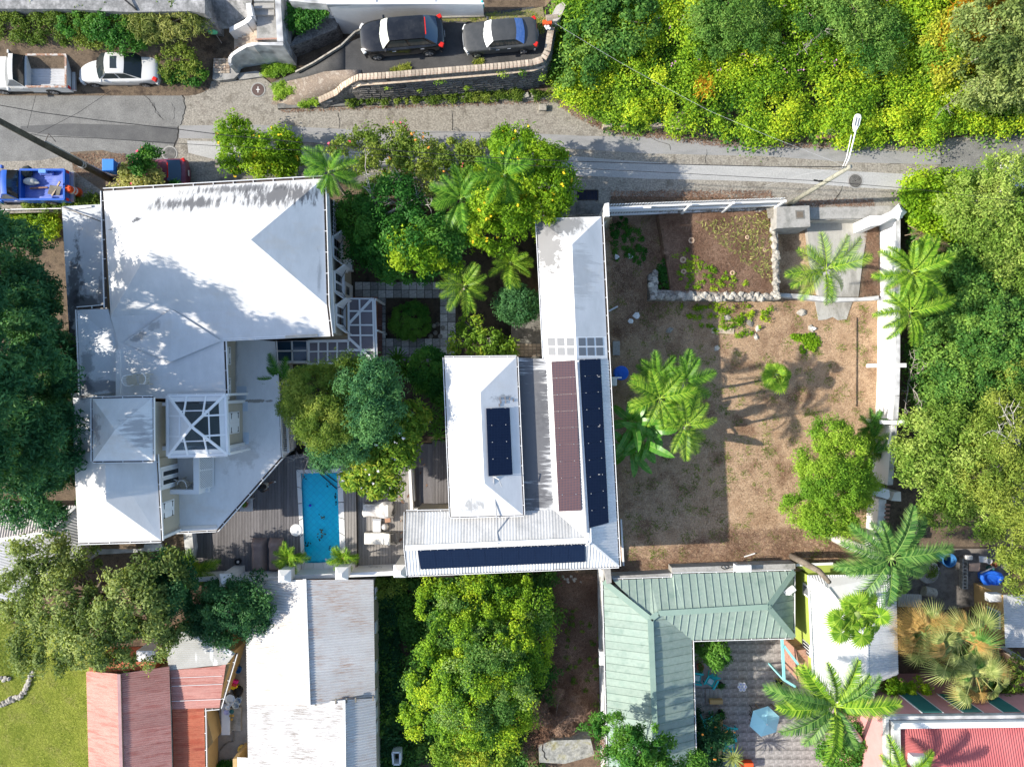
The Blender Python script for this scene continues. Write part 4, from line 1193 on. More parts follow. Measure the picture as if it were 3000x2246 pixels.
# little balcony: floor, parapet, lattice
bz=VF+.16
MB().prism(WW([(512,1330),(575,1330),(575,1440),(512,1440)],bz),VF,bz).build('balcony_floor',RT,villa)
MB().prism(WW([(566,1320),(582,1320),(583,1446),(567,1446)],VF+1.05),VF,VF+1.05).build('balcony_parapet',M['white_clean'],villa)
MB().prism(WW([(484,1434),(583,1434),(583,1447),(484,1447)],VF+1.052),VF,VF+1.052).build('balcony_parapet',M['white_clean'],villa)
def lattice(p,q,zlow,out,hgt,n,parent,rows=4):
 """sloping lattice panel of crossing laths between two points, leaning outwards by out"""
 p,q=Vector(p),Vector(q)
 d=(q-p);L=d.length;d.normalize()
 up=Vector((out,0,-hgt));U=up.length;up.normalize()
 mb=MB()
 k=int(L/.13)
 for sgn in (-1,1):
  for i in range(-int(U/.13),k+1):
   a0=i*.13
   s0,s1=a0,a0+U
   t0,t1=0,U
   if sgn<0:s0,s1=s1,s0
   if min(s0,s1)>L or max(s0,s1)<0:continue
   def cl(s_,t_):
    return s_,t_
   ps=[]
   for s_,t_ in ((s0,t0),(s1,t1)):ps.append([s_,t_])
   for j in (0,1):
    o=ps[1-j]
    if ps[j][0]<0:f=(0-ps[j][0])/(o[0]-ps[j][0]);ps[j]=[0,ps[j][1]+f*(o[1]-ps[j][1])]
    if ps[j][0]>L:f=(L-ps[j][0])/(o[0]-ps[j][0]);ps[j]=[L,ps[j][1]+f*(o[1]-ps[j][1])]
   A=p+d*ps[0][0]+up*ps[0][1];B=p+d*ps[1][0]+up*ps[1][1]
   if (B-A).length>.02:mb.beam(A,B,.035,.012,up=d.cross(up))
 mb.build('lattice',M['white_clean'],parent)
 MB().beam(p,q,.05,.05).build('lattice_rail',M['white_clean'],parent);MB().beam(p+up*U,q+up*U,.05,.05).build('lattice_rail',M['white_clean'],parent)
 m_=p.lerp(q,.45);MB().beam(m_,m_+up*U,.07,.04).build('lattice_stile',M['white_clean'],parent)
pt,pb=W(583,1335,VF+1.0),W(583,1432,VF+1.0)
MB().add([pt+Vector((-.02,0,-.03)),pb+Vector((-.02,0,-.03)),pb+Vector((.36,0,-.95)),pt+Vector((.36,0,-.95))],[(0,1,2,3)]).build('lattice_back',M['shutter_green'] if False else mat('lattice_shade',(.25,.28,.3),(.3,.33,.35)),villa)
lattice(pt,pb,0,.42,.9,10,villa)
MB().beam(W(606,1328,VF+.12),W(608,1440,VF+.12),.22,.24).build('lattice_sill',M['white_clean'],villa)
pt,pb=W(471,1192,VE-.6),W(471,1312,VE-.6)
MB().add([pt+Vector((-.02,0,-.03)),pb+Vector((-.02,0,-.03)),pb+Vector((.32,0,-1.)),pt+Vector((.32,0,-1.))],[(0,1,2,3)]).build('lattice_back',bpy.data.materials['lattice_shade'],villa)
lattice(pt,pb,0,.38,.95,10,villa)
MB().prism(WW([(449,1180),(470,1180),(471,1322),(449,1322)],VE-.5),VF,VE-.5).build('tower_link_roof',M['white'],villa)
MB().prism(WW([(449,1180),(492,1178),(492,1188),(449,1190)],VE-.3),VF,VE-.3).build('link_parapet',M['white'],villa)
MB().prism(WW([(449,1309),(492,1306),(492,1318),(449,1322)],VE-.3),VF,VE-.3).build('link_parapet',M['white'],villa)
# glazed pavilion roof with hip rafters
DZ=VE+.15
d4=[(492,1159),(660,1156),(667,1331),(493,1336)]
dc=P3(561,1249,DZ+.75)
MB().prism(WW([(500,1170),(655,1168),(660,1322),(500,1326)],VF+.12),VF,VF+.12).build('pavilion_floor',M['white'],villa)
MB().prism(WW([(511,1182),(535,1181),(537,1316),(511,1317)],DZ-1.2),VF,DZ-1.2).build('inner_partition',M['white'],villa)
wn=lambda f0,f1,name,m,z=.02,n=0:None
for i in range(4):
 a,c=P3(*d4[i],DZ),P3(*d4[(i+1)%4],DZ)
 MB().beam(a,c,.12,.12).build('ring_beam',M['white_clean'],villa)
 MB().beam(a,dc,.13,.12).build('hip_rafter',M['white_clean'],villa)
 for f in (1/3,2/3):
  s=a.lerp(c,f)
  tpt=(a.lerp(dc,.667)) if f<.5 else c.lerp(dc,.667)
  MB().beam(s,s.lerp(tpt,1.0),.09,.09).build('jack_rafter',M['white_clean'],villa)
 MB().beam(a.lerp(dc,.5),c.lerp(dc,.5),.06,.07).build('purlin',M['white_clean'],villa)
 # white solid border and clear panes inside it
 k0,k1=.0,.2
 MB().plate([a.lerp(dc,k0),c.lerp(dc,k0),c.lerp(dc,k1),a.lerp(dc,k1)],.03).build('border_panel',M['white'],villa)
 if i==3:
  MB().plate([a.lerp(dc,.2),c.lerp(dc,.2),dc],.03).build('solid_panel',M['white'],villa)
 else:
  for j in range(3):
   u0,u1=j/3,(j+1)/3
   A,B=a.lerp(dc,.2),c.lerp(dc,.2)
   MB().plate([A.lerp(B,u0),A.lerp(B,u1),dc.lerp(A.lerp(B,u1),.04),dc.lerp(A.lerp(B,u0),.04)][:4],.015).build('pane',M['pane_clear'],villa)
 gutter([d4[(i+1)%4],d4[i]],DZ-.05,villa,wd=.08)
for (x,y) in d4:p=P3(x,y,DZ);MB().box((p.x*.995,p.y*.99,(DZ+VF)/2),(.12,.12,DZ-VF)).build('post',M['white_clean'],villa)
p=W(640,1250,VF+.7)
for i in range(2):MB().box(p+Vector((-.9+.45*i,-.2+i*.3,0)),(.4,.4,.8)).build('cabinet',M['glass_blue'],villa)
# ---- garden front: windows, shutters, grille, band
gx=offset_poly(WW(A4,VE),.32)
def wall_x(y):# east wall face at world y
 a,c=gx[1],gx[2]
 return a.x+(c.x-a.x)*(y-a.y)/(c.y-a.y)
ya,yb=gx[2].y,gx[1].y
MB().beam((wall_x(ya+.1)+.07,ya,3.2),(wall_x(yb)+.07,yb,3.2),.14,.22).build('string_course',M['white_clean'],villa)
for i,py in enumerate((730,830,926)):
 zc=1.55
 y=(1123-py)*(CAM_H-zc)/FOC
 x=wall_x(y)
 fr=MB().box((x+.03,y,zc),(.1,1.25,1.7)).build('window',M['white_clean'],villa)
 for a in (-1,1):
  for bb in (-1,0,1):
   MB().box((x+.085,y+a*.28,zc+bb*.5),(.02,.42,.42)).build('pane',M['glass_dark'],fr)
 MB().box((x+.1,y,zc-.9),(.22,1.45,.08)).build('window_sill',M['white_clean'],villa)
 for a in (1,-1):# shutters held open on stays
  ang=math.radians(35)*a
  hx,hy=x+.08,y+a*.64
  dx,dy=math.cos(ang),math.sin(ang)
  s=MB().plate([Vector((hx,hy,zc+.8)),Vector((hx+dx*.62,hy+dy*.62,zc+.8)),Vector((hx+dx*.62,hy+dy*.62,zc-.8)),Vector((hx,hy,zc-.8))],.04,up=(-dy,dx,0)).build('open_shutter',M['white_clean'],villa)
  MB().beam((hx+dx*.5,hy+dy*.5,zc-.3),(x+.05,y+a*.3,zc-.6),.025,.025).build('stay',M['black'],s)
y=W(0,648,1.4).y;x=wall_x(y)
fr=MB().box((x+.02,y,1.4),(.06,2.1,2.0)).build('grille_window',M['glass_dark'],villa)
for i in range(9):MB().box((x+.12,y-.95+i*.24,1.4),(.03,.03,2.0)).build('grille_bar',M['white_clean'],fr)
for i in range(5):MB().box((x+.12,y,.6+i*.4),(.03,2.1,.03)).build('grille_bar',M['white_clean'],fr)
y=W(0,778,-.9).y;x=wall_x(y)
ac=MB().box((x+.2,y,-.9),(.42,.7,.45)).build('air_conditioner',M['white_clean'],villa)
MB().box((x+.42,y,-.9),(.02,.5,.32)).build('grille',M['glass_grey'],ac)
MB().box((x+.03,y,-.5),(.06,.9,1.3)).build('window_frame',M['white_clean'],villa)
y=W(0,855,-1.2).y;x=wall_x(y)
dr=MB().box((x+.03,y,-1.1),(.08,1.0,2.0)).build('door',M['white_clean'],villa)
MB().box((x+.08,y,-.7),(.02,.5,.8)).build('pane',M['glass_dark'],dr)
# ---- glazed veranda round the garden corner
vz=.85
ver=thing('veranda','white framed glazed veranda roof wrapping the garden corner of the villa','veranda',W(1000,1010,ZG))
def vp(x,y,z=vz):return W(x,y,z)
cells=[]
ys=[875,911,952,982,1024,1062];xs=[1021,1053,1092]
for i in range(5):
 for j in range(2):
  MB().plate([vp(xs[j],ys[i]),vp(xs[j+1],ys[i]),vp(xs[j+1]+3,ys[i+1]),vp(xs[j],ys[i+1])],.02).build('roof_pane',M['glass_mauve'],ver)
xs2=[905,933,960,988,1020];ys2=[1000,1030,1066]
for i in range(4):
 for j in range(2):
  MB().plate([vp(xs2[i],ys2[j]),vp(xs2[i+1],ys2[j]),vp(xs2[i+1],ys2[j+1]),vp(xs2[i],ys2[j+1])],.02).build('roof_pane',M['glass_mauve'],ver)
def bar(p,q,wd=.1,name='glazing_bar',z=vz+.03):MB().beam(vp(*p,z),vp(*q,z),wd,.08).build(name,M['white_clean'],ver)
for y in ys[:-1]:bar((1021,y),(1096,y),.09)
for x in (1053,1092):bar((x,873),(x+5,1066),.09,z=vz+.035)
for x in xs2:bar((x,1000),(x,1066),.09)
bar((905,1030),(1095,1026),.08,z=vz+.04);bar((900,1066),(1100,1062),.1,z=vz+.028)
bar((1023,947),(1091,874),.15,'hip_bar',vz+.06);bar((1022,990),(1100,1062),.15,'hip_bar',vz+.06)
bar((1021,873),(1022,1000),.12,'wall_plate',vz+.05);bar((903,1000),(1022,998),.16,'wall_plate',vz+.05)
bar((1098,878),(1104,1066),.12,'edge_gutter',vz-.02)
for (x,y) in ((1094,876),(1099,968),(1101,1062),(1000,1066),(905,1066)):
 p=vp(x,y);MB().box((p.x*.985,p.y,(vz+ZG)/2),(.1,.1,vz-ZG)).build('post',M['white_clean'],ver)
MB().prism(WW([(1025,870),(1105,870),(1112,1066),(905,1070),(905,1005)],ZG+.12),ZG,ZG+.12).build('veranda_floor',M['terracotta'],ver)
a,c=W(1105,1060,ZG+.14),W(1116,890,ZG+.14)
for i in range(8):
 MB().box(((a.x+c.x)/2+.05,a.y+(c.y-a.y)*(i+.5)/8,ZG+.12),(.28,(c.y-a.y)/8-.02,.1)).build('kerb_tile',mat('kerb_tile',(.16,.075,.06),(.2,.1,.08),vary=.2) if i==0 else bpy.data.materials['kerb_tile'],ver)
# the small blue glazed light well beside it
lw=thing('skylight','small four pane blue glass light well between terrace and veranda','skylight',W(852,1028,ZG))
MB().prism(WW([(808,999),(900,997),(902,1060),(812,1062)],.75),ZG,.7).build('curb',M['white'],lw)
for i in range(2):
 for j in range(2):
  x0,x1=(812+45*i,853+45*i);y0,y1=(1000+29*j,1027+29*j)
  MB().prism(WW([(x0,y0),(x1,y0),(x1,y1),(x0,y1)],.76),.72,.76).build('pane',M['glass_blue'],lw)
for p,q in (((855,998),(857,1060)),((810,1028),(901,1027)),((809,998),(811,1061)),((900,998),(902,1060)),((810,1061),(902,1059))):
 MB().beam(W(*p,.79),W(*q,.79),.09,.08).build('glazing_bar',M['white_clean'],lw)
# ================================================================ pool deck
deck=thing('pool_deck','dark grey planked deck round the swimming pool','deck',W(780,1500,ZD-.3))
left=[(634,1500),(823,1330),(880,1330),(1010,1330),(1042,1330),(1046,1660),(560,1680),(566,1500)]
poolcut=(868,1008)
dz=ZD
def planks(poly,pitch,m,parent,z,name='plank'):
 ws=[W(x,y,z) for x,y in poly]
 pieces(name,ws,(1,0,0),pitch,.02,.04,m,parent,.003)
planks([(566,1555),(634,1500),(823,1340),(870,1330),(884,1668),(560,1682)],.19,M['deck_grey'],deck,dz)
planks([(870,1330),(1008,1330),(1008,1374),(870,1377)],.19,M['deck_grey'],deck,dz)
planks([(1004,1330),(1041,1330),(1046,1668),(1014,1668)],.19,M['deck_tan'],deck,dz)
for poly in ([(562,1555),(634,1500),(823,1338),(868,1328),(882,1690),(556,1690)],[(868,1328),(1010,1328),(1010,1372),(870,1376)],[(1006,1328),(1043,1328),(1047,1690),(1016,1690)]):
 MB().prism(WW(poly,ZD-.05),ZD-1.8,ZD-.05).build('deck_frame',M['joint'],deck)
d2=thing('lower_deck','paler planked lower deck with loungers between pool and corrugated roof','deck',W(1120,1480,ZD-.7))
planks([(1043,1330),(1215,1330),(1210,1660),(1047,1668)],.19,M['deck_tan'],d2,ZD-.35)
MB().prism(WW([(1041,1328),(1330,1328),(1330,1690),(1047,1690)],ZD-.4),ZD-2,ZD-.4).build('deck_frame',M['joint'],d2)
# steps and upper side deck east of the white garden wall
d3=thing('deck_stairs','dark deck steps rising to a narrow side deck beside the hipped roof','deck steps',W(1260,1420,ZD-.4))
for i in range(4):
 x0=1214+i*13
 MB().prism(WW([(x0,1300),(x0+14,1300),(x0+14,1488),(x0,1490)],ZD-.18+i*.17),ZD-.4,ZD-.18+i*.17).build('step',M['deck_grey'],d3)
planks([(1266,1290),(1318,1290),(1318,1488),(1266,1489)],.17,M['deck_grey'],d3,ZD+.5)
MB().prism(WW([(1267,1290),(1330,1290),(1330,1490),(1267,1490)],ZD+.44),ZD-.4,ZD+.44).build('side_frame',M['joint'],d3)
MB().prism(WW([(1214,1489),(1316,1487),(1316,1493),(1214,1496)],ZD+.55),ZD-.4,ZD+.55).build('end_beam',M['white'],d3)
t=thing('garden_screen','white low screen wall between the lower deck and the dark steps','wall',W(1205,1440,ZD-.35))
MB().prism(WW([(1196,1372),(1204,1372),(1210,1495),(1202,1495)],ZD+.55),ZD-.35,ZD+.55).build('wall_panel',M['white_clean'],t)
MB().prism(WW([(1204,1378),(1209,1378),(1214,1470),(1210,1470)],ZD+.6),ZD-.35,ZD+.3).build('inner_panel',M['white'],t)
# ---- pool
pool=thing('swimming_pool','rectangular blue tiled swimming pool with white coping and fallen leaves','swimming pool',W(940,1510,ZD-1.6))
oc=[(868,1377),(1002,1371),(1012,1640),(1012,1690),(885,1690),(884,1640)]
ic=[(881,1386),(988,1384),(997,1646),(893,1649)]
I=[W(x,y,ZD+.02) for x,y in ic];O=[W(x,y,ZD+.02) for x,y in ((868,1376),(1003,1371),(1014,1668),(884,1672))]
for i in range(4):
 j=(i+1)%4
 n=6 if i%2 else 4
 for k in range(n):
  f0,f1=k/n+.004,(k+1)/n-.004
  MB().plate([I[i].lerp(I[j],f0),I[i].lerp(I[j],f1),O[i].lerp(O[j],f1),O[i].lerp(O[j],f0)],.1).build('coping_stone',M['white'],pool)
PD=ZD-.3
fl=[Vector((p.x,p.y,PD)) for p in I]
M['pool_tile']=mat('pool_tile',(.03,.84,.99),(.04,.86,.99),(.03,.82,.98),scale=.7,rough=.4,vary=.05)
M['pool_grout']=mat('pool_grout',(.02,.5,.75),(.025,.52,.78),rough=.6)
mb=MB()
for i in range(4):
 j=(i+1)%4
 mb.poly([I[i],I[j],fl[j],fl[i]]);mb.poly([I[i]-Vector((0,0,.01)),fl[i],fl[j],I[j]-Vector((0,0,.01))])
mb.build('pool_wall',M['pool_tile'],pool)
MB().poly([p-Vector((0,0,.012)) for p in fl]).build('pool_bed',M['pool_grout'],pool)
# floor tiles laid on the diagonal, each one its own piece
dg=Vector((1,1,0)).normalized();dg2=Vector((1,-1,0)).normalized()
a0,a1=extent(fl,dg);b0,b1=extent(fl,dg2)
tsz=.285
na,nb=int((a1-a0)/tsz)+1,int((b1-b0)/tsz)+1
for i in range(na):
 p1=strip(fl,dg,a0+i*tsz+.006,a0+(i+1)*tsz-.006)
 if not p1:continue
 for j in range(nb):
  p2=strip(p1,dg2,b0+j*tsz+.006,b0+(j+1)*tsz-.006)
  if p2:MB().plate(p2,.01).build('pool_tile',M['pool_tile'],pool)
for k in range(2):# dark nosing lines of the corner steps
 MB().beam(W(938+k*16,1388,ZD-.16),W(987,1432-k*20,ZD-.16),.05,.04).build('step_edge',M['black'],pool)
 MB().prism([W(938+k*16,1387,ZD-.2),W(988,1386,ZD-.2),W(988,1432-k*20,ZD-.2)],PD,ZD-.24+k*.03).build('corner_step',M['pool_tile'],pool)
mb=MB();mb.poly([Vector((p.x,p.y,ZD-.1)) for p in I][::-1]);mb.build('water',M['water'],pool)
MB().lathe(W(955,1633+5,ZD-.09),[(.07,0),(.07,.01),(.01,.012)],12).build('float_ring',M['white_clean'],pool)
c=W(909,1480,ZD-.1);MB().lathe((c.x,c.y,ZD-.12),[(.02,-.02),(.08,0),(.09,.05),(.05,.09),(.01,.09)],12).build('chlorine_float',mat('float_blue',(.03,.05,.6),(.04,.06,.65),rough=.4),pool,smooth=True)
# leaves on the water
n=46
ctr=np.array([[947,1565],[935,1575],[952,1560],[962,1597],[964,1420],[945,1510],[940,1555],[888,1390],[990,1455],[991,1475],[900,1600]])
pk=RNG.integers(0,len(ctr),n)
pos=[]
for i in pk:
 v=W(ctr[i][0]+RNG.normal()*5.5,ctr[i][1]+RNG.normal()*6,ZD-.09)
 pos.append((min(max(v.x,I[0].x+.15),I[1].x-.1),v.y,v.z))
q=leaf_quads(np.array(pos),unit(np.tile([0,0,1.0],(n,1))+RNG.normal(size=(n,3))*.1),np.full(n,.15),.55)
quad_mesh('floating_leaves',q,RNG.random(n)*.3,foliage('leaf_wet',(.01,.02,.012),(.02,.04,.025),(.05,.08,.05),0),pool,kind='stuff')
# round white skimmer lid on the west coping
t=thing('pool_light','round white lid on the deck touching the pool coping','pool lid',W(868,1552,ZD))
MB().lathe(W(868,1552,ZD),[(.38,0),(.38,.03),(.34,.05),(.01,.05)],26).build('lid',M['white_clean'],t)
# ---- garden wall along the deck, with capped piers
gw=thing('boundary_wall','white boundary wall below the pool with four capped piers','wall',W(860,1700,ZD))
wt_=ZD+1.35
def wallrun(a,c,z1,th=.26):
 p,q=W(*a,z1),W(*c,z1);d=(q-p).normalized();o=Vector((d.y,-d.x,0))*th/2
 MB().add([p+o,p-o,q-o,q+o]+[Vector((v.x,v.y,ZS-.2)) for v in (p+o,p-o,q-o,q+o)],[(0,1,2,3),(0,4,5,1),(1,5,6,2),(2,6,7,3),(3,7,4,0)]).build('wall_panel',M['white'],gw)
wallrun((515,1700),(650,1694),wt_);wallrun((678,1697),(822,1694),wt_);wallrun((848,1690),(990,1686),wt_);wallrun((1018,1684),(1160,1678),wt_)
def pier(px,py,z1,s=.38):
 c=W(px,py,z1)
 p=MB().box((c.x,c.y,(z1+ZS)/2-.1),(s*2*.86,s*2*.86,z1-ZS)).build('pier',M['white'],gw)
 k=MB();z=z1
 k.add([(c.x-s,c.y-s,z),(c.x+s,c.y-s,z),(c.x+s,c.y+s,z),(c.x-s,c.y+s,z),(c.x-.1,c.y-.1,z+.4),(c.x+.1,c.y-.1,z+.4),(c.x+.1,c.y+.1,z+.4),(c.x-.1,c.y+.1,z+.4),
  (c.x-s,c.y-s,z-.08),(c.x+s,c.y-s,z-.08),(c.x+s,c.y+s,z-.08),(c.x-s,c.y+s,z-.08)],
  [(0,1,5,4),(1,2,6,5),(2,3,7,6),(3,0,4,7),(4,5,6,7),(8,9,1,0),(9,10,2,1),(10,11,3,2),(11,8,0,3),(11,10,9,8)])
 k.build('pier_cap',M['white_clean'],p)
pier(661,1699,ZD+2.2);pier(834,1687,ZD+2.2);pier(1001,1679,ZD+2.2);pier(1172,1672,ZD+2.2)
MB().prism(WW([(560,1684),(1200,1660),(1200,1678),(560,1700)],ZD+.35),ZD-.4,ZD+.35).build('bench_ledge',M['white'],gw)
# wrought grille let into the wall ledge
for (x,y) in ((1098,1666),(762,1690)):
 g=MB();c=W(x,y,ZD+.38)
 for i in range(5):g.beam(c+Vector((-.35+i*.17,-.16,0)),c+Vector((-.3+i*.17+.06*(-1)**i,.16,0)),.014,.012)
 for yy in (-.16,.0,.16):g.beam(c+Vector((-.4,yy,0)),c+Vector((.4,yy,0)),.014,.013)
 g.build('iron_grille',M['wood_grey'],gw)
# weathered gangway beside the dark pit
t=thing('side_stair','narrow white plastered stair wall left of the dark deck','wall',W(552,1600,ZS))
triangulate(MB().prism(WW([(537,1558),(562,1556),(567,1608),(562,1640),(545,1642),(540,1590)],ZD+.6),ZS,ZD+.6).build('wall_body',M['old_paint'],t))
MB().beam(W(542,1575,ZD+.75),W(562,1568,ZD+.75),.03,.03).build('iron_bar',M['black'],t)
# ================================================================ the L-shaped house with solar panels
so_=W(1560,1400,ZD)
hs=thing('solar_house','L-shaped white roofed house with solar panels and a hipped block beside the pool','house',so_)
KZ=3.6
RK=roof_mat('roof_hip_coat',(.69,.685,.675),(.61,.61,.6),[(1470,1165,4,1.0,.35,0,(4,4,1),.6,.6),(1390,1480,4,1.3,.7,.2,(5,2.4,1),.64,.6)],org=so_,yellow=.25,dark=(.2,.2,.2))
RM=roof_mat('roof_mildew_coat',(.66,.66,.65),(.58,.58,.57),[(1556,1275,3.4,1.7,7.5,0,(.7,7,1),.5,.92),(1590,1470,3.4,.9,.7,.6,(2,2,1),.5,.7),(1590,1200,3.4,1.0,3.5,0,(4,6,1),.68,.6)],org=so_,dark=(.1,.1,.105))
RN=roof_mat('roof_wing_coat',(.69,.685,.675),(.61,.61,.6),[(1600,715,3.4,1.1,2.1,.15,(2.2,2.2,1),.5,.85),(1640,660,3.4,1.9,.7,0,(3,1.6,1),.5,.75),(1700,810,3.4,1.6,3,0,(.5,4,1),.62,.25),(1600,880,3.4,.6,2,0,(3,3,1),.68,.5)],org=so_,dark=(.13,.13,.13))
k4=[(1302,1047),(1513,1045),(1533,1508),(1321,1514)]
MB().prism(offset_poly(WW(k4,KZ),.3),ZG-.3,KZ-.12).build('hip_block_wall',M['cream'],hs)
ka,kb=W(1407,1150,KZ+.9),W(1419,1415,KZ+.9)
K=[W(x,y,KZ) for x,y in k4]
for f in ([K[0],K[1],ka],[K[1],K[2],kb,ka],[K[2],K[3],kb],[K[3],K[0],ka,kb]):
 MB().plate(f[::-1],.09).build('hip_slope',RK,hs)
gutter([k4[0],k4[3]],KZ,hs,wd=.07);gutter([k4[3],k4[2]],KZ,hs,wd=.05);gutter([k4[2],k4[1]],KZ,hs,wd=.07);gutter([k4[1],k4[0]],KZ,hs,wd=.05)
WZ=3.1
# body of both wings
MB().prism(offset_poly(WW([(1573,642),(1762,634),(1813,1658),(1500,1668),(1500,1050),(1590,1050)],WZ),.28),ZS,WZ-.15).build('long_wing_wall',M['cream'],hs)
MB().prism(offset_poly(WW([(1190,1498),(1560,1490),(1600,1664),(1195,1684)],WZ),.3),ZS,WZ-.15).build('south_wing_wall',M['cream'],hs)
# north wing, smooth hipped end
RZ=WZ+.85
nwp,nep=W(1572,640,WZ),W(1762,634,WZ)
rp=W(1676,716,RZ)
sw1,se1,rs=W(1588,985,WZ),W(1777,985,WZ),W(1687,986,RZ)
for f,m_ in (([nwp,nep,rp],RN),([nep,se1,rs,rp],RN),([sw1,nwp,rp,rs],RN)):
 MB().plate(f[::-1],.09).build('wing_slope',m_,hs)
# glazed strip, three by two panes each side
we,ee,re_=W(1592,1048,WZ),W(1780,1048,WZ),W(1689,1048,RZ)
for side,(a,c,c2,a2) in enumerate(((sw1,rs,re_,we),(rs,se1,ee,re_))):
 MB().plate([a,c,c2,a2][::-1],.08).build('glazing_frame',M['white_clean'],hs)
 nrm=(c-a).cross(a2-a).normalized()
 if nrm.z<0:nrm=-nrm
 for j in range(2):
  for i in range(3):
   lo=.14 if side==0 else .06
   u0=lo+.84*(i/3)+.02;u1=lo+.84*((i+1)/3)-.035
   v0=.06+j*.45;v1=v0+.38
   pt=lambda u,v:a.lerp(c,u).lerp(a2.lerp(c2,u),v)+nrm*.012
   MB().plate([pt(u0,v0),pt(u1,v0),pt(u1,v1),pt(u0,v1)][::-1],.02).build('roof_pane',M['glass_grey'],hs)
wf,ef,rf=W(1594,1056,WZ),W(1782,1056,WZ),W(1690,1056,RZ)
MB().plate([we,re_,rf,wf][::-1],.09).build('wing_slope',RN,hs);MB().plate([re_,ee,ef,rf][::-1],.09).build('wing_slope',RN,hs)
# corrugated long roof
WS=[M['white_sheet']]
cw,cs=W(1600,1056,WZ+.02),W(1622,1492,WZ+.02)
rS=W(1722,1581,RZ);rN=rf
ecS=W(1813,1658,WZ)
vall=W(1622,1492,WZ+.02)
for poly in ([cw,vall,rS,rN],):
 MB().plate([p-Vector((0,0,.05)) for p in poly],.04).build('roof_deck',M['white'],hs)
 corrugated('corrugated_sheet',poly,(0,1,0),.17,.014,WS,hs,6,lift=.02)
corrugated('corrugated_sheet',[rN,rS,ecS,ef],(0,1,0),.17,.014,WS,hs,6,lift=.02)
MB().plate([p-Vector((0,0,.05)) for p in [rN,rS,ecS,ef]],.04).build('roof_deck',M['white'],hs)
MB().plate([W(1513,1047,WZ+.02),W(1602,1052,WZ+.04),W(1624,1493,WZ+.04),W(1534,1508,WZ+.02)][::-1],.1).build('mildew_roof',RM,hs)
# south wing
a,c=W(1190,1500,WZ+.05),W(1187,1604,RZ)
sN,sS=[a,W(1325,1497,WZ+.05),vall,rS,c],[c,rS,ecS,W(1195,1684,WZ)]
corrugated('corrugated_sheet',sN,(1,0,0),.17,.016,[M['grey_sheet'],mat('zinc',(.48,.485,.48),(.56,.56,.55),scale=2,rough=.5,vary=.1)],hs,6,lift=.02)
corrugated('corrugated_sheet',sS,(1,0,0),.17,.016,[bpy.data.materials['zinc'],M['white_sheet']],hs,6,lift=.02)
for poly in (sN,sS):MB().plate([p-Vector((0,0,.05)) for p in poly],.04).build('roof_deck',M['grey_sheet'],hs)
MB().beam(c+Vector((0,0,.04)),rS+Vector((0,0,.04)),.3,.03).build('ridge_cap',M['white_sheet'],hs)
MB().beam(rN+Vector((0,0,.04)),rS+Vector((0,0,.045)),.22,.03).build('ridge_cap',M['white_sheet'],hs)
MB().beam(rS+Vector((0,0,.03)),ecS+Vector((0,0,.04)),.12,.03).build('hip_cap',M['white_sheet'],hs)
gutter([(1813,1658),(1782,1056),(1762,634)],WZ,hs,wd=.09)
gutter([(1195,1684),(1813,1658)][::1],WZ,hs,wd=.06)
gutter([(1573,642),(1594,1050)],WZ,hs,wd=.07)
gutter([(1325,1497),(1190,1500)],WZ,hs,wd=.1);gutter([(1187,1500),(1186,1604,RZ),(1195,1684)],WZ,hs,wd=.05)
# solar arrays
def array(q,n,along,m,lift=.09):
 """q: four corners as points; n panels along the given side"""
 a,b2,c,d=q
 nr=(b2-a).cross(d-a).normalized()
 if nr.z<0:nr=-nr
 for i in range(n):
  f0,f1=i/n+.0004,(i+1)/n-.0004
  if along==0:p=[a.lerp(b2,f0),a.lerp(b2,f1),d.lerp(c,f1),d.lerp(c,f0)]
  else:p=[a.lerp(d,f0),b2.lerp(c,f0),b2.lerp(c,f1),a.lerp(d,f1)]
  MB().plate([v+nr*lift for v in p],.04).build('solar_panel',m,hs)
  for e in (p[0].lerp(p[1],.2),p[0].lerp(p[1],.8)):MB().box(e+nr*(lift+.01),(.04,.04,.03)).build('panel_clamp',M['galv'],hs)
def on(poly,x,y,zg):
 """project a pixel onto the plane of poly"""
 p0,n=poly[0],(poly[1]-poly[0]).cross(poly[2]-poly[0])
 d=W(x,y,0)-Vector((0,0,CAM_H))
 o=Vector((0,0,CAM_H))
 return o+d*(n.dot(p0-o)/n.dot(d))
PW,PE,PS=[cw,vall,rN],[rN,rS,ef],[c,rS,ecS]
array([on(PW,*p,0) for p in ((1617,1059),(1686,1055),(1705,1494),(1639,1497))],9,1,M['solar_west'])
array([on(PE,*p,0) for p in ((1697,1053),(1757,1051),(1781,1530),(1722,1546))],10,1,M['solar'])
array([on(PS,*p,0) for p in ((1223,1609),(1713,1591),(1714,1642),(1233,1664))],10,0,M['solar'])
array([on([K[1],K[2],ka],*p,0) for p in ((1423,1196),(1491,1194),(1500,1389),(1430,1394))],4,1,M['solar'])
for y0 in (1105,1250,1390):MB().beam(on(PW,1565,y0+3,0)+Vector((0,0,.2)),on(PE,1757,y0-2,0)+Vector((0,0,.16)),.025,.025).build('tie_rod',M['galv'],hs)
MB().tube([on(PW,1690,1060,0)+Vector((0,0,.1)),on(PW,1718,1560,0)+Vector((0,0,.1))],.03,6).build('conduit',M['galv'],hs)
MB().tube([on(PE,1730,1546,0)+Vector((0,0,.1)),on(PE,1731,1585,0)+Vector((0,0,.1)),on(PE,1725,1592,0)+Vector((0,0,.1)),on(PS,1715,1596,0)+Vector((0,0,.1))],.035,6).build('conduit',M['white_clean'],hs)
MB().tube([W(1446,1396,KZ+.75),W(1452,1480,KZ+.35),W(1455,1512,KZ+.15),W(1456,1560,WZ+.6),W(1460,1592,RZ+.08)],.03,6).build('conduit',M['galv'],hs)
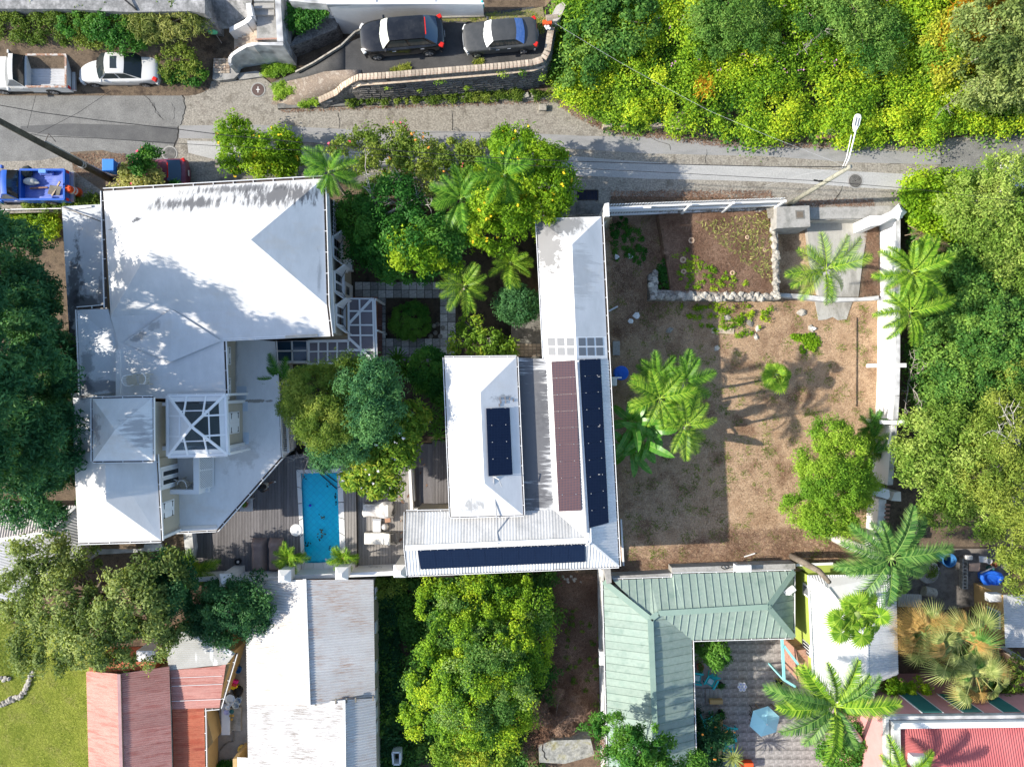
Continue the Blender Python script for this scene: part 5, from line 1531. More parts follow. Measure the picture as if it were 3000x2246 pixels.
MB().tube([W(1447,1396,KZ+.75),W(1462,1404,KZ+.95),W(1470,1425,KZ+.8)],.03,6).build('conduit',M['galv'],hs)
# roof footprints of old fixings
for x,y in ((1464,1168),(1478,1166),(1492,1168),(1466,1178),(1480,1177),(1503,1172),(1462,1186)):
 MB().box(on([K[1],K[2],ka],x,y,0)+Vector((0,0,.005)),(.12,.16,.012)).build('tar_patch',M['deck_grey'],hs)
# side gutter step and low kerb east of the house
tag(MB().beam(W(1819,1520,ZY+.12),W(1826,1655,ZY+.12),.1,.25).build('yard_kerb',M['white']),'thin white kerb line in the yard beside the solar house','kerb')
t=thing('water_butt','round bright blue water barrel beside the white eaves','water barrel',W(1815,1092,ZY))
c=W(1813,1093,ZY)
MB().lathe(c,[(.36,0),(.42,.3),(.42,.95),(.38,1.05)],24).build('barrel',M['blue_plastic'],t,smooth=False)
MB().lathe(c+Vector((0,0,1.05)),[(.44,-.03),(.44,.03),(.36,.06),(.18,.08),(.18,.12),(.01,.12)],24).build('lid',M['blue_plastic'],t)
for k in range(6):MB().box(c+Vector((math.cos(k)*.3,math.sin(k)*.3,1.12)),(.2,.03,.03),k).build('lid_rib',M['blue_plastic'],t)
tag(MB().tube([W(1783,1106,WZ-.6),W(1800,1106,.6),W(1820,1106,.2)],.045,8).build('downpipe',M['white_clean'],None),'white downpipe leading from the eaves to the blue barrel','pipe')
tag(bevel(MB().box(W(1795,1118,.5),(.4,.5,.9)).build('meter_box',M['white'],None),.04),'pale box on the house wall below the blue barrel','box')
tag(bevel(MB().box(W(1805,1020,ZY+.1),(.45,.9,.2)).build('concrete_block',M['concrete'],None),.03),'grey concrete slab lying beside the house above the barrel','slab')
t=thing('gable_post','white bracket post at the north corner of the solar house','post',W(1780,650,ZY))
MB().prism(WW([(1772,596),(1784,594),(1786,634),(1772,634)],2.9),ZY,2.9).build('post',M['white_clean'],t)
MB().add([W(1766,640,2.8),W(1793,637,2.8),W(1790,652,2.0),W(1776,672,ZY),W(1768,665,ZY)],[(4,3,2,1,0)]).build('cheek',M['cream'],t)
# ================================================================ lots below: barn, red roofs, green house, lime house, pink house
def barn_sheet(name,c,rust,amt,stretch,ns=1.0):
 b=NB(name)
 col=b.ramp(b.noise(1.2,6,.6),[(.35,c),(.7,tuple(x*.9 for x in c))])
 m1=b.math('MULTIPLY',b.ramp(b.noise(.55*ns,4,.6),[(.38,0.1),(.6,1.0)]),b.ramp(b.noise(1.6,8,.75,b.coord(stretch)),[(.46,0.0),(.6,1.0)]))
 col=b.mix(b.math('MULTIPLY',m1,amt),col,rust)
 oi=b.n('ShaderNodeObjectInfo')
 col=b.mix(1.0,col,b.ramp(oi.outputs['Random'],[(0,.93),(1,1.03)]),'MULTIPLY')
 return b.done(col,.55,.3)
M['barn_sheet']=barn_sheet('barn_sheet',(.56,.555,.54),(.36,.19,.1),.75,(.8,9,1))
M['barn_white']=barn_sheet('barn_white',(.57,.565,.55),(.4,.26,.17),.65,(.7,9,1))
M['barn_black']=barn_sheet('barn_black',(.58,.575,.57),(.14,.1,.07),.8,(.9,12,1),1.6)
bn=thing('corrugated_barn','large white corrugated barn roof with rust streaks below the pool wall','barn',W(900,1950,ZS))
be,br_z=-.3,.75
q=dict(nl=(719,1700),nm=(893,1697),nr=(1094,1697),rr=(1099,2046),mr=(905,2066),sl=(729,2420))
R0,R1=W(893,1697,br_z),W(905,2064,br_z)
MB().prism(WW([(725,1705),(1090,1702),(1098,2420),(733,2420)],be-.2),ZS,be-.15).build('barn_wall',M['cream'],bn)
MB().plate([W(719,1700,be-.06),W(1094,1697,be-.06),W(1100,2420,be-.06),W(729,2420,be-.06)],.05).build('ceiling',M['grey_sheet'],bn)
corrugated('corrugated_sheet',[W(719,1700,be),R0,W(905,2064,br_z),W(724,2062,be)],(0,1,0),.16,.02,[M['barn_white']],bn,6)
corrugated('corrugated_sheet',[R0,W(1094,1697,be),W(1099,2046,be),R1],(0,1,0),.16,.02,[M['barn_sheet']],bn,6)
L1=br_z+.12
corrugated('corrugated_sheet',[W(724,2062,be+.05),W(1008,2050,br_z-.2),W(1012,2420,br_z-.2),W(731,2420,be+.05)],(0,1,0),.16,.02,[M['barn_black']],bn,6)
corrugated('corrugated_sheet',[W(1008,2048,br_z-.2),W(1100,2044,be+.1),W(1106,2420,be+.1),W(1012,2420,br_z-.2)],(0,1,0),.16,.02,[M['barn_white']],bn,6)
MB().beam(R0+Vector((0,.05,.05)),W(905,2069,br_z+.06),.2,.03).build('ridge_cap',M['white_sheet'],bn)
MB().beam(W(1008,2050,br_z-.14),W(1012,2420,br_z-.14),.14,.03).build('ridge_cap',M['white_clean'],bn)
for x in (925,984,1015,1042,1093):MB().box(W(x,2058-(x-925)*.08,br_z-.25),(.09,.3,.08)).build('rafter_end',M['wood_grey'],bn)
for y in (1735,1835,1950,2035,2085,2130):MB().box(W(1102,y,-1.2),(.1,.7,.5)).build('window_sill',M['white'],bn)
# --- red gable and lean-tos
rd=thing('red_roof_house','faded red corrugated gabled house on the lawn','house',W(380,2150,ZS))
e_,r_=-.5,.45
Ra,Rb=W(349,1973,r_),W(360,2420,r_)
MB().prism(WW([(262,1985),(492,1965),(503,2420),(272,2420)],e_-.1),ZS,e_-.12).build('house_wall',M['cream'],rd)
MB().add([W(262,1975,e_-.1),W(349,1978,r_-.06),W(492,1958,e_-.1),W(492,1958,ZS),W(262,1975,ZS)],[(0,4,3,2,1),(0,1,2,3,4)]).build('gable',M['old_paint'],rd)
corrugated('corrugated_sheet',[W(253,1965,e_),Ra,Rb,W(264,2420,e_)],(0,1,0),.13,.016,[M['red_sheet']],rd,8)
corrugated('corrugated_sheet',[Ra,W(496,1951,e_),W(509,2420,e_),Rb],(0,1,0),.13,.016,[M['red_sheet']],rd,8)
MB().beam(Ra+Vector((0,0,.03)),Rb+Vector((0,0,.03)),.2,.03).build('ridge_cap',mat('ridge_mauve',(.4,.25,.25),(.34,.2,.2),scale=3),rd)
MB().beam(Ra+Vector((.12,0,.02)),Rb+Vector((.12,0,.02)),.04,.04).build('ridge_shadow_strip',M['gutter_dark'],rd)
ln=thing('lean_to_house','ochre walled house with grey and red corrugated lean-to roofs beside the narrow alley','house',W(580,1980,ZS))
z1,z2=-.75,-1.0
poly_r=[W(498,1962,z1),W(640,1950,z1-.1),W(662,1944,z1-.1),W(643,2072,z2),W(504,2076,z2+.1)]
poly_g=[W(478,1860,z1+.25),W(582,1842,z1+.3),W(690,1912,z1),W(664,1945,z1-.06),W(496,1962,z1+.03)]
MB().prism(offset_poly([W(480,1850,z1),W(582,1845,z1),W(686,1912,z1),W(640,2068,z1),W(500,2072,z1)],.15),ZS,z2-.05).build('house_wall',M['ochre'],ln)
corrugated('corrugated_sheet',poly_r,(0,1,0),.13,.016,[M['red_sheet']],ln,8)
b=NB('patched_zinc')
col=b.ramp(b.noise(1.2,6,.6),[(.35,(.40,.395,.36)),(.7,(.5,.49,.46))])
M['patched_zinc']=b.done(b.mix(b.ramp(b.noise(.9,3,.5,b.coord((2.4,.3,1))),[(.62,0.0),(.66,1.0)]),col,(.72,.72,.7)),.6)
corrugated('corrugated_sheet',poly_g,(0,1,0),.13,.016,[M['patched_zinc']],ln,8)
for y0 in (1982,2006,2050):MB().beam(W(502,y0+3,z1-.02),W(650,y0-3,z1-.08),.028,.02).build('lap_strip',M['white'],ln)
gutter([(690,1912),(643,2072)][::-1],z1-.1,ln,wd=.12)
gutter([(643,2072),(600,2076)][::-1],z2-.03,ln,wd=.08)
poly_o=[W(505,2076,z2+.1),W(598,2072,z2-.1),W(604,2420,z2-.1),W(512,2420,z2+.1)]
corrugated('corrugated_sheet',poly_o,(0,1,0),.13,.016,[M['rust_sheet']],ln,8)
MB().prism(WW([(500,2080),(594,2080),(600,2420),(505,2420)],z2-.1),ZS,z2-.16).build('house_wall',M['ochre'],ln)
gutter([(598,2072),(604,2420)][::-1],z2-.08,ln,wd=.1)
MB().prism(WW([(262,1940),(450,1936),(455,1960),(262,1968)],z1),ZS,z1).build('rust_parapet',M['rust_sheet'],ln)
MB().prism(WW([(400,1905),(452,1905),(455,1936),(400,1938)],z1),ZS,z1).build('white_roof_piece',M['white'],ln)
MB().box(W(668,1908,z1+.1),(.5,.3,.12),-.5).build('loose_sheet',M['white'],ln)
# second yellow wall facing the alley
tag(MB().prism(WW([(606,2082),(614,2080),(634,2160),(612,2190),(606,2180)],-2.2),ZS,-1.7).build('alley_wall',M['ochre']),'ochre wall jutting into the alley below the orange roof','wall')
MB().prism(WW([(640,2075),(705,2072),(705,2140),(648,2138)],ZS+.2),ZS,ZS+.2).build('alley_step',M['concrete'],None)['kind']='structure'
# grey roof in the trees at the far left
gr=thing('grey_roof_house','grey corrugated roof half hidden under the trees at the left edge','house',W(90,1600,ZS))
g1=-.4
corrugated('corrugated_sheet',[W(-200,1480,g1),W(222,1480,g1),W(140,1560,g1+.5),W(-200,1612,g1+.5)],(1,0,0),.16,.02,[mat('zinc_warm',(.36,.33,.31),(.45,.42,.4),scale=2,rough=.6,vary=.1)],gr,8)
corrugated('corrugated_sheet',[W(-200,1612,g1+.5),W(140,1560,g1+.5),W(222,1480,g1),W(246,1640,g1-.2),W(60,1760,g1-.2),W(-200,1760,g1-.2)],(.25,1,0),.16,.02,[mat('zinc_pale',(.5,.5,.51),(.4,.4,.41),scale=2,rough=.6,vary=.1)],gr,8)
MB().beam(W(-200,1612,g1+.56),W(140,1560,g1+.56),.25,.04).build('ridge_cap',M['white_sheet'],gr)
MB().beam(W(140,1560,g1+.56),W(222,1482,g1+.06),.16,.04).build('ridge_cap',M['white_sheet'],gr)
MB().prism(WW([(-200,1490),(218,1490),(240,1640),(60,1750),(-200,1750)],g1-.3),ZS,g1-.32).build('house_wall',M['concrete'],gr)
tag(MB().prism(WW([(246,1600),(472,1592),(480,1612),(320,1622),(250,1625)],-2.0),ZS,-2.0).build('low_wall',M['old_paint']),'low weathered wall tucked under the villa corner','wall')
# --- green standing seam roof
gh=thing('green_roof_house','L-shaped house with a pale green standing seam roof around the patio','house',W(1950,1850,ZS))
ge,gz=-.5,.45
NWc,NEc,SEc=W(1768,1702,ge),W(2325,1672,ge),W(2325,1866,ge)
INc=W(2027,1874,ge);WS_,IS=W(1788,2420,ge),W(2042,2420,ge)
rA,rB,rC=W(1905,1812,gz),W(2249,1776,gz),W(1930,2420,gz)
rA2=W(1928,1795,gz)
N1,N2=W(1970,1692,ge),W(1972,1681,ge)
MB().prism(offset_poly([NWc,NEc,SEc,INc,IS,WS_],.3),ZS,ge-.12).build('house_wall',M['cream'],gh)
GS=M['green_sheet']
def seamed(poly,d,pitch=.46):
 pieces('roof_panel',poly,d,pitch,.012,.05,GS,gh,.003)
 n=flatdir(poly,d);a,b2=extent(poly,n)
 k=max(1,round((b2-a)/pitch));st=(b2-a)/k
 nr=(Vector(poly[1])-Vector(poly[0])).cross(Vector(poly[2])-Vector(poly[0])).normalized()
 if nr.z<0:nr=-nr
 for i in range(1,k):
  q=strip(poly,n,a+i*st-.018,a+i*st+.018)
  if q:MB().plate([v+nr*.045 for v in q],.05).build('roof_seam',GS,gh)
seamed([W(1795,1698,ge),N1,W(1973,1681,ge+.02),NEc,rB,rA2,rA],(1,0,0))
seamed([NEc,SEc,rB],(0,1,0))
seamed([SEc,INc,rA2,rB],(1,0,0))
seamed([W(1768,1702,ge),rA,rC,WS_],(0,1,0))
seamed([rA,rA2,INc,IS,rC],(0,1,0))
for p,q in ((rA2,rB),(rA,rA2),(NWc,rA),(rA,rC),(rB,NEc),(rB,SEc)):
 o=Vector((0,0,.06));MB().beam(p+o,q+o,.34,.03).build('ridge_cap',mat('green_cap',(.21,.3,.25),(.24,.33,.28),scale=2,rough=.5) if 'green_cap' not in bpy.data.materials else bpy.data.materials['green_cap'],gh)
gutter([(2325,1672),(1972,1681),(1970,1692),(1795,1698)],ge,gh,wd=.07)
gutter([(2030,1874),(2325,1866)],ge,gh,wd=.06)
gutter([(2042,2420),(2028,1874)],ge,gh,wd=.06)
gutter([(1768,1702),(1788,2420)],ge,gh,wd=.07)
gutter([(2325,1866),(2325,1672)],ge,gh,wd=.06)
t=thing('boundary_wall','grey concrete wall along the north edge of the green roof','wall',W(2050,1680,ZY-1))
MB().prism(WW([(1790,1687),(1968,1678),(1968,1662),(2330,1650),(2330,1668),(1975,1676),(1970,1690),(1790,1696)],-.55),ZS,-.55).build('wall_body',M['concrete'],t)
t=thing('side_wall','white concrete side wall running down along the green roof house','wall',W(1770,1900,ZS))
MB().prism(WW([(1762,1668),(1768,1668),(1788,2420),(1776,2420)],-1.0),ZS,-1.0).build('wall_body',M['old_paint'],t)
MB().prism(WW([(1768,1662),(1788,1660),(1792,1706),(1778,1710)],-.2),ZS,-.2).build('wall_pier',M['concrete'],t)
t=thing('air_conditioner','white air conditioner unit on the north wall of the green roof house','air conditioner',W(2175,1664,-.5))
bevel(MB().box(W(2175,1662,-.25),(.95,.42,.55),.02).build('case',M['white_clean'],t),.03);MB().box(W(2175,1655,-.25)+Vector((0,.14,0)),(.7,.02,.4),.02).build('fan_grille',M['glass_grey'],t)
MB().tube([W(2125+12*math.cos(k),1660+6*math.sin(k),-.45+k*.02) for k in range(10)],.03,6).build('coiled_hose',M['black'],t)
t=thing('air_conditioner','narrow white air conditioner on the west wall of the green roof house','air conditioner',W(1764,1920,-1.2))
bevel(MB().box(W(1763,1923,-.9),(.36,.85,.55)).build('case',M['white'],t),.03);MB().box(W(1763,1923,-.9)+Vector((-.19,0,0)),(.02,.6,.4)).build('fan_grille',M['glass_grey'],t)
t=thing('roof_aerial','white broken aerial box standing on the corner of the green roof','aerial',W(2318,1735,ge))
c=W(2316,1728,ge+.45);MB().box(c,(.55,.3,.25),.6).build('box',M['white_clean'],t)
for k in range(4):MB().box(c+Vector((-.3+.1*k,-.2,-.1)),(.05,.3,.05),.6).build('fin',M['white_clean'],t)
MB().beam(W(2318,1735,ge),c,.05,.05).build('mast',M['galv'],t)
# --- lime house with white corrugated roof
lh=thing('lime_house','lime green walled house with a white corrugated roof under the fan palm','house',W(2480,1880,ZS))
lz,lr=.3,.95
wl=[(2370,1684),(2625,1682),(2632,1974),(2571,1999),(2552,2076),(2452,2078),(2385,2010)]
foot=offset_poly(WW(wl,lz),.22)
MB().prism(foot,ZS,lz-.1).build('house_wall',M['lime'],lh)
MB().prism([(v.x,v.y) for v in WW([(2336,1905),(2380,1900),(2388,2010),(2345,2000)],-.9)],ZS,-.95).build('brick_base',M['brick'],lh)
ap=[W(2425,1722,lr),W(2540,1868,lr),W(2541,1985,lr)]
p_nw,p_ne,p_e,p_se,p_s1,p_s2,p_w=WW(wl,lz)
for poly,d in (([p_nw,ap[0],ap[1],ap[2],p_s2,p_w],(0,1,0)),([p_nw,p_ne,ap[1],ap[0]],(1,0,0)),([p_ne,p_e,p_se,ap[2],ap[1]],(0,1,0)),([ap[2],p_se,p_s1,p_s2],(.3,1,0))):
 corrugated('corrugated_sheet',poly,d,.15,.016,[M['white_sheet']],lh,8)
 MB().plate([v-Vector((0,0,.06)) for v in poly],.03).build('roof_deck',M['white'],lh)
MB().beam(ap[0],ap[1],.14,.05).build('ridge_cap',M['white_sheet'],lh);MB().beam(ap[1],ap[2],.14,.05).build('ridge_cap',M['white_sheet'],lh)
MB().beam(p_nw+Vector((-.05,0,.02)),p_w+Vector((-.05,0,.02)),.08,.1).build('fascia',M['white_clean'],lh)
fx=foot[0].x
def wwin(py0,py1,zc,h,n=1,parent=lh):
 y0,y1=sorted((W(0,py0,zc).y,W(0,py1,zc).y))
 x=foot[0].x+(foot[-1].x-foot[0].x)*((y0-foot[0].y)/(foot[-1].y-foot[0].y))
 w_=MB().box((x-.04,(y0+y1)/2,zc),(.1,y1-y0,h)).build('window',M['white_clean'],parent)
 for i in range(n):
  MB().box((x-.1,y0+(y1-y0)*(i+.5)/n,zc),(.02,(y1-y0)/n*.7,h*.78)).build('pane',M['glass_grey'] if n==1 else M['glass_dark'],w_)
wwin(1712,1746,-.6,1.0);wwin(1880,1915,-1.0,1.1,4)
MB().prism(WW([(2330,1656),(2440,1652),(2470,1676),(2372,1680)],-.9),ZS,-.9).build('porch_wall',M['lime'],lh)
MB().beam(W(2332,1654,-.82),W(2440,1650,-.82),.16,.08).build('porch_coping',M['white'],lh)
tag(corrugated('porch_sheet',[W(2630,1738,-1.6),W(2700,1740,-1.6),W(2698,1778,-1.8),W(2630,1776,-1.8)],(1,0,0),.15,.016,[M['grey_sheet']],None,12)[0],'small grey corrugated lean-to east of the lime house','roof sheet')
# turquoise pergola frame against the lime house
t=thing('garden_pergola','light turquoise timber frame beside the lime wall in the patio','pergola',W(2310,1930,ZS))
for a,c in (((2291,1868,-.7),(2297,1990,-.7)),((2296,1890,-.7),(2338,1945,-.7)),((2297,1990,-.8),(2330,2010,-.8))):
 MB().beam(W(*a),W(*c),.14,.14).build('beam',mat('frame_turquoise',(.22,.52,.55),(.26,.56,.58)) if 'frame_turquoise' not in bpy.data.materials else bpy.data.materials['frame_turquoise'],t)
for x,y in ((2291,1868),(2297,1990)):c=W(x,y,-.7);MB().box((c.x,c.y,(ZS-.7)/2),(.12,.12,-.7-ZS)).build('post',bpy.data.materials['frame_turquoise'],t)
# --- pink house with green shutters
ph=thing('pink_house','pink house with tall green shutters and a crimson corrugated roof behind white parapets','house',W(2800,2150,ZS))
pz=2.6
fp=[(2596,2098),(3200,2092),(3200,2500),(2604,2500)]
MB().prism(WW(fp,pz),ZS,pz-.3).build('house_wall',M['pink'],ph)
MB().prism(WW([(2596,2098),(3200,2092),(3200,2101),(2597,2108)],pz),pz-.35,pz-.02).build('cornice',M['old_paint'],ph)
MB().prism(WW([(2618,2117),(3200,2110),(3200,2127),(2620,2134)],pz+.25),pz-.4,pz+.25).build('parapet',M['white'],ph)
MB().prism(WW([(2618,2130),(2638,2130),(2644,2500),(2622,2500)],pz+.24),pz-.4,pz+.24).build('parapet',M['old_paint'],ph)
MB().prism(WW([(2595,2104),(2605,2104),(2610,2500),(2598,2500)],pz-.03),pz-.4,pz-.03).build('cornice',M['old_paint'],ph)
corrugated('corrugated_sheet',[W(2638,2133,pz-.05),W(3200,2126,pz-.05),W(3200,2500,pz+.9),W(2780,2246,pz+.45)],(1,.06,0),.14,.018,[M['crimson_sheet']],ph,10)
corrugated('corrugated_sheet',[W(2638,2133,pz-.05),W(2780,2246,pz+.45),W(3200,2500,pz+.9),W(2645,2500,pz-.05)],(.06,1,0),.14,.018,[M['crimson_sheet']],ph,10)
MB().plate([W(2625,2125,pz-.25),W(3200,2120,pz-.25),W(3200,2500,pz-.25),W(2630,2500,pz-.25)],.05).build('roof_deck',M['pink'],ph)
wy=W(0,2098,pz).y
def nshut(px0,px1,z0,z1):
 """green shutter on the north wall, given by pixel span on the wall top"""
 a,c=W(px0,0,z1).x,W(px1,0,z1).x
 s=MB().box(((a+c)/2,wy+.05,(z0+z1)/2),(c-a,.07,z1-z0)).build('shutter',M['shutter_green'],ph)
 mb=MB()
 for xx in (a-.04,c+.04):mb.box((xx,wy+.04,(z0+z1)/2),(.06,.08,z1-z0+.1))
 mb.build('shutter_frame',M['white'],s)
 for k in range(int((z1-z0)/.11)):MB().box(((a+c)/2,wy+.09,z0+.06+k*.11),(c-a-.08,.02,.05)).build('slat',M['shutter_green'],s)
nshut(2702,2760,-.6,2.2);nshut(2822,2878,-.2,2.2);nshut(2940,2994,-.2,2.2)
MB().prism(WW([(2540,2130),(2570,2040),(2592,2040),(2600,2098),(2608,2500),(2560,2500)],-.6),ZS,-.6).build('side_wing',M['pink'],ph)
MB().box(W(2556,2150,-.5),(.1,.8,1.6)).build('side_shutter',M['shutter_green'],ph)
MB().prism(WW([(2588,1992),(2648,1990),(2650,1998),(2590,2002)],-1.0),ZS,-1.0).build('yard_wall',M['pink'],ph)
for i in range(3):MB().prism(WW([(2668-i*3,2210+i*14),(2710+i*4,2208+i*14),(2716+i*4,2240),(2666,2240)],pz+.3-i*.06),pz-.3,pz+.5-i*.12).build('roof_plinth',M['pink'] if i else M['white'],ph)
# --- small yellow shed at the right edge
sh=thing('yellow_shed','small yellow shed with a green louvred window and grey corrugated roof at the right edge','shed',W(2960,1820,ZS))
sz=-.2
corrugated('corrugated_sheet',[W(2939,1741,sz),W(3200,1741,sz+.15),W(3200,1896,sz+.15),W(2945,1895,sz)],(0,1,0),.14,.016,[M['grey_sheet']],sh,10)
MB().prism(WW([(2945,1746),(3200,1746),(3200,1890),(2950,1890)],sz-.1),ZS,sz-.1).build('shed_wall',M['ochre'],sh)
x=W(2945,0,sz-.1).x;y0,y1=W(0,1828,-1.4).y,W(0,1785,-1.4).y
MB().box((x-.03,(y0+y1)/2,-1.3),(.08,y1-y0+.2,1.2)).build('window_frame',M['white'],sh)
for k in range(7):MB().box((x-.08,(y0+y1)/2,-1.8+k*.16),(.04,y1-y0,.1)).build('louvre',M['shutter_green'],sh)
t=thing('low_wall','pale garden wall sloping away below the yellow shed','wall',W(2960,1930,ZS))
MB().prism(WW([(2925,1892),(2940,1890),(3100,1990),(3100,2010)],-1.7),ZS,-1.7).build('wall_body',M['stone_pale'],t)
# --- concrete block in the brown strip at the bottom
t=thing('concrete_tank','mossy cracked concrete tank top among dead brush at the bottom edge','tank',W(1660,2210,ZS))
o=MB().prism(WW([(1578,2182),(1622,2168),(1730,2164),(1742,2212),(1655,2236),(1580,2232)],-1.9),ZS,-1.9).build('tank_top',mat('moss_concrete',(.2,.2,.18),(.34,.335,.3),(.27,.25,.13),scale=1.6,rough=.95,fine=.4,bscale=6),t)
mb=MB()
pp=[W(1590,2180,-1.89),W(1588,2195,-1.89),W(1596,2205,-1.89),W(1594,2215,-1.89),W(1602,2224,-1.89)]
for i in range(4):mb.beam(pp[i],pp[i+1],.06,.01)
mb.build('crack',M['joint'],t)
# --- white wall along the east side of the yard
ew=thing('boundary_wall','tall white boundary wall on the east side of the bare yard','wall',W(2590,1000,ZY))
tz_=.5
def run(p,q,z1,foot,th=.22,m='white_clean',name='wall_panel'):
 a,c=W(*p,z1),W(*q,z1)
 MB().prism([a,c,c+Vector((th,0,0)),a+Vector((th,0,0))],foot,z1).build(name,M[m],ew)
 MB().prism([a+Vector((.02,-.01,0)),c+Vector((.02,.01,0)),c+Vector((th+.1,.01,0)),a+Vector((th+.1,-.01,0))],z1+.003,z1+.05).build('wall_coping',M['old_paint'],ew)
run((2622,640),(2621,1064),tz_,ZS,.2);run((2620,1074),(2618,1158),tz_,ZS);run((2618,1159),(2614,1228),tz_,ZS);run((2612,1246),(2600,1420),tz_-.1,ZS,.2)
for y in (1069,1237):
 c=W(2606,y,tz_+.1);MB().box((c.x+.15,c.y,(tz_+ZS)/2+.05),(1.0,.22,tz_-ZS+.1)).build('buttress',M['white_clean'],ew)
c=W(2636,1070,tz_);MB().box((c.x,c.y,tz_+.02),(.62,.24,.3)).build('buttress_cap',M['white'],ew)
c=W(2630,1237,tz_);MB().box((c.x,c.y,tz_+.03),(.75,.28,.3)).build('buttress_cap',M['white'],ew)
MB().prism(WW([(2549,632),(2580,632),(2640,606),(2645,638),(2612,640),(2576,660),(2551,662)],.95),ZY,.95).build('gate_return',M['white_clean'],ew)
c=W(2631,622,.95)
MB().lathe(c,[(.5,0),(.5,.06),(.1,.3),(.01,.3)],4).build('pier_cap',M['white_clean'],ew)
MB().prism(WW([(2553,1424),(2605,1434),(2608,1455),(2600,1462),(2552,1448)],.6),ZS,.6).build('wall_cap_block',M['white'],ew)
MB().prism(WW([(2622,1441),(2639,1440),(2640,1468),(2612,1466)],-.3),ZS,-.3).build('outer_pier',M['white'],ew)
run((2574,1462),(2562,1640),-.2,ZS,.35,'white')
for i in range(5):MB().box(W(2600-i*1,1478+i*12,-.15),(.3,.12,.12)).build('tile_stub',M['brick'],ew)
t=thing('low_lane_wall','low white wall of the driveway between stone bed and boundary wall','wall',W(2400,870,ZY))
MB().prism(WW([(2284,858),(2350,862),(2440,872),(2520,872),(2575,866),(2575,878),(2440,885),(2350,876),(2284,868)],-.95),ZY,-.95).build('wall_body',M['old_paint'],t)
# --- driveway
sheet('driveway',[(2360,640),(2548,640),(2528,760),(2515,870),(2400,870),(2375,760)],ZY+.35,mat('drive_concrete',(.3,.29,.27),(.4,.39,.36),(.22,.21,.19),scale=.6,rough=.9,fine=.15,stretch=(1.5,.5,1)),t=1)
sheet('driveway_apron',[(2362,606),(2555,604),(2550,645),(2360,645)],-.3,bpy.data.materials['drive_concrete'],t=1.5)
sheet('yard_slab',[(2388,884),(2498,884),(2488,910),(2480,935),(2455,938),(2440,928),(2420,936),(2398,938)],ZY+.05,bpy.data.materials['drive_concrete'],t=.2)
sheet('brick_pad',[(2085,960),(2150,962),(2150,978),(2085,976)],ZY+.05,M['brick_pale'],t=.2)
gb=thing('gate_box','grey concrete utility box with a square hatch beside the fence end','utility box',W(2310,640,ZY))
MB().prism(WW([(2276,606),(2371,602),(2374,664),(2275,669)],.5),ZY,.5).build('box_body',M['concrete'],gb)
h_=MB().prism(WW([(2330,616),(2356,616),(2358,641),(2332,642)],.51),.46,.515).build('hatch',M['concrete_dark'],gb)
MB().prism(WW([(2334,620),(2352,620),(2354,637),(2335,638)],.525),.51,.525).build('hatch_lid',mat('hatch_brown',(.12,.1,.08),(.17,.14,.11),scale=6),h_)
# --- stone lined raised bed
rb2=thing('stone_bed','raised bed of rubble walls filled with cut brown weeds beside the fence','raised bed',W(2100,760,ZY))
bzt=-.55
sheet('bed_soil',[(1930,628),(2268,610),(2276,862),(1968,858)],bzt,mat('bed_litter',(.15,.085,.055),(.22,.14,.09),(.10,.06,.04),scale=1.6,rough=.95,fine=.5,bscale=14,bump=.5),kind=None,parent=rb2,t=1.2)
st3=[]
for k in range(6):
 bm=bmesh.new();bmesh.ops.create_icosphere(bm,subdivisions=1,radius=.15)
 for v in bm.verts:v.co=Vector((v.co.x*random.uniform(.8,1.3),v.co.y*random.uniform(.8,1.2),v.co.z*random.uniform(.6,.9)))+Vector((random.uniform(-.02,.02),)*3)
 me=bpy.data.meshes.new('stone');bm.to_mesh(me);bm.free();me.materials.append(M['stone_pale'] if k%2 else M['stone']);st3.append(me)
def stones(p,q,z,wd,n,parent,sc=(.8,1.5)):
 a,c=W(*p,z),W(*q,z);d=(c-a).normalized();o=Vector((d.y,-d.x,0))
 for i in range(n):
  f=(i+random.uniform(.2,.8))/n
  s=bpy.data.objects.new('stone',random.choice(st3));link(s,parent)
  s.location=a.lerp(c,f)+o*random.uniform(-wd,wd)+Vector((0,0,random.uniform(-.06,.02)))-root_of(parent)
  s.rotation_euler=(random.uniform(-.3,.3),random.uniform(-.3,.3),random.uniform(0,6));k=random.uniform(*sc);s.scale=(k,k,k)
MB().prism(WW([(1905,848),(2284,862),(2284,878),(1905,876)],bzt+.05),ZY,bzt+.02).build('wall_core',M['stone'],rb2)
stones((1910,868),(2280,868),bzt+.06,.16,85,rb2)
MB().prism(WW([(2262,612),(2278,612),(2284,870),(2266,870)],bzt+.12),ZY,bzt+.1).build('wall_core',M['stone'],rb2)
stones((2268,615),(2276,868),bzt+.14,.12,50,rb2)
MB().prism(WW([(1904,800),(1928,800),(1928,876),(1904,876)],bzt),ZY,bzt-.02).build('wall_core',M['stone'],rb2)
stones((1914,795),(1914,870),bzt+.04,.2,26,rb2);stones((1952,770),(1962,850),-1.2,.15,14,rb2)
stones((1780,612),(2260,612),.0-.5,.1,60,rb2,(.6,1.1))
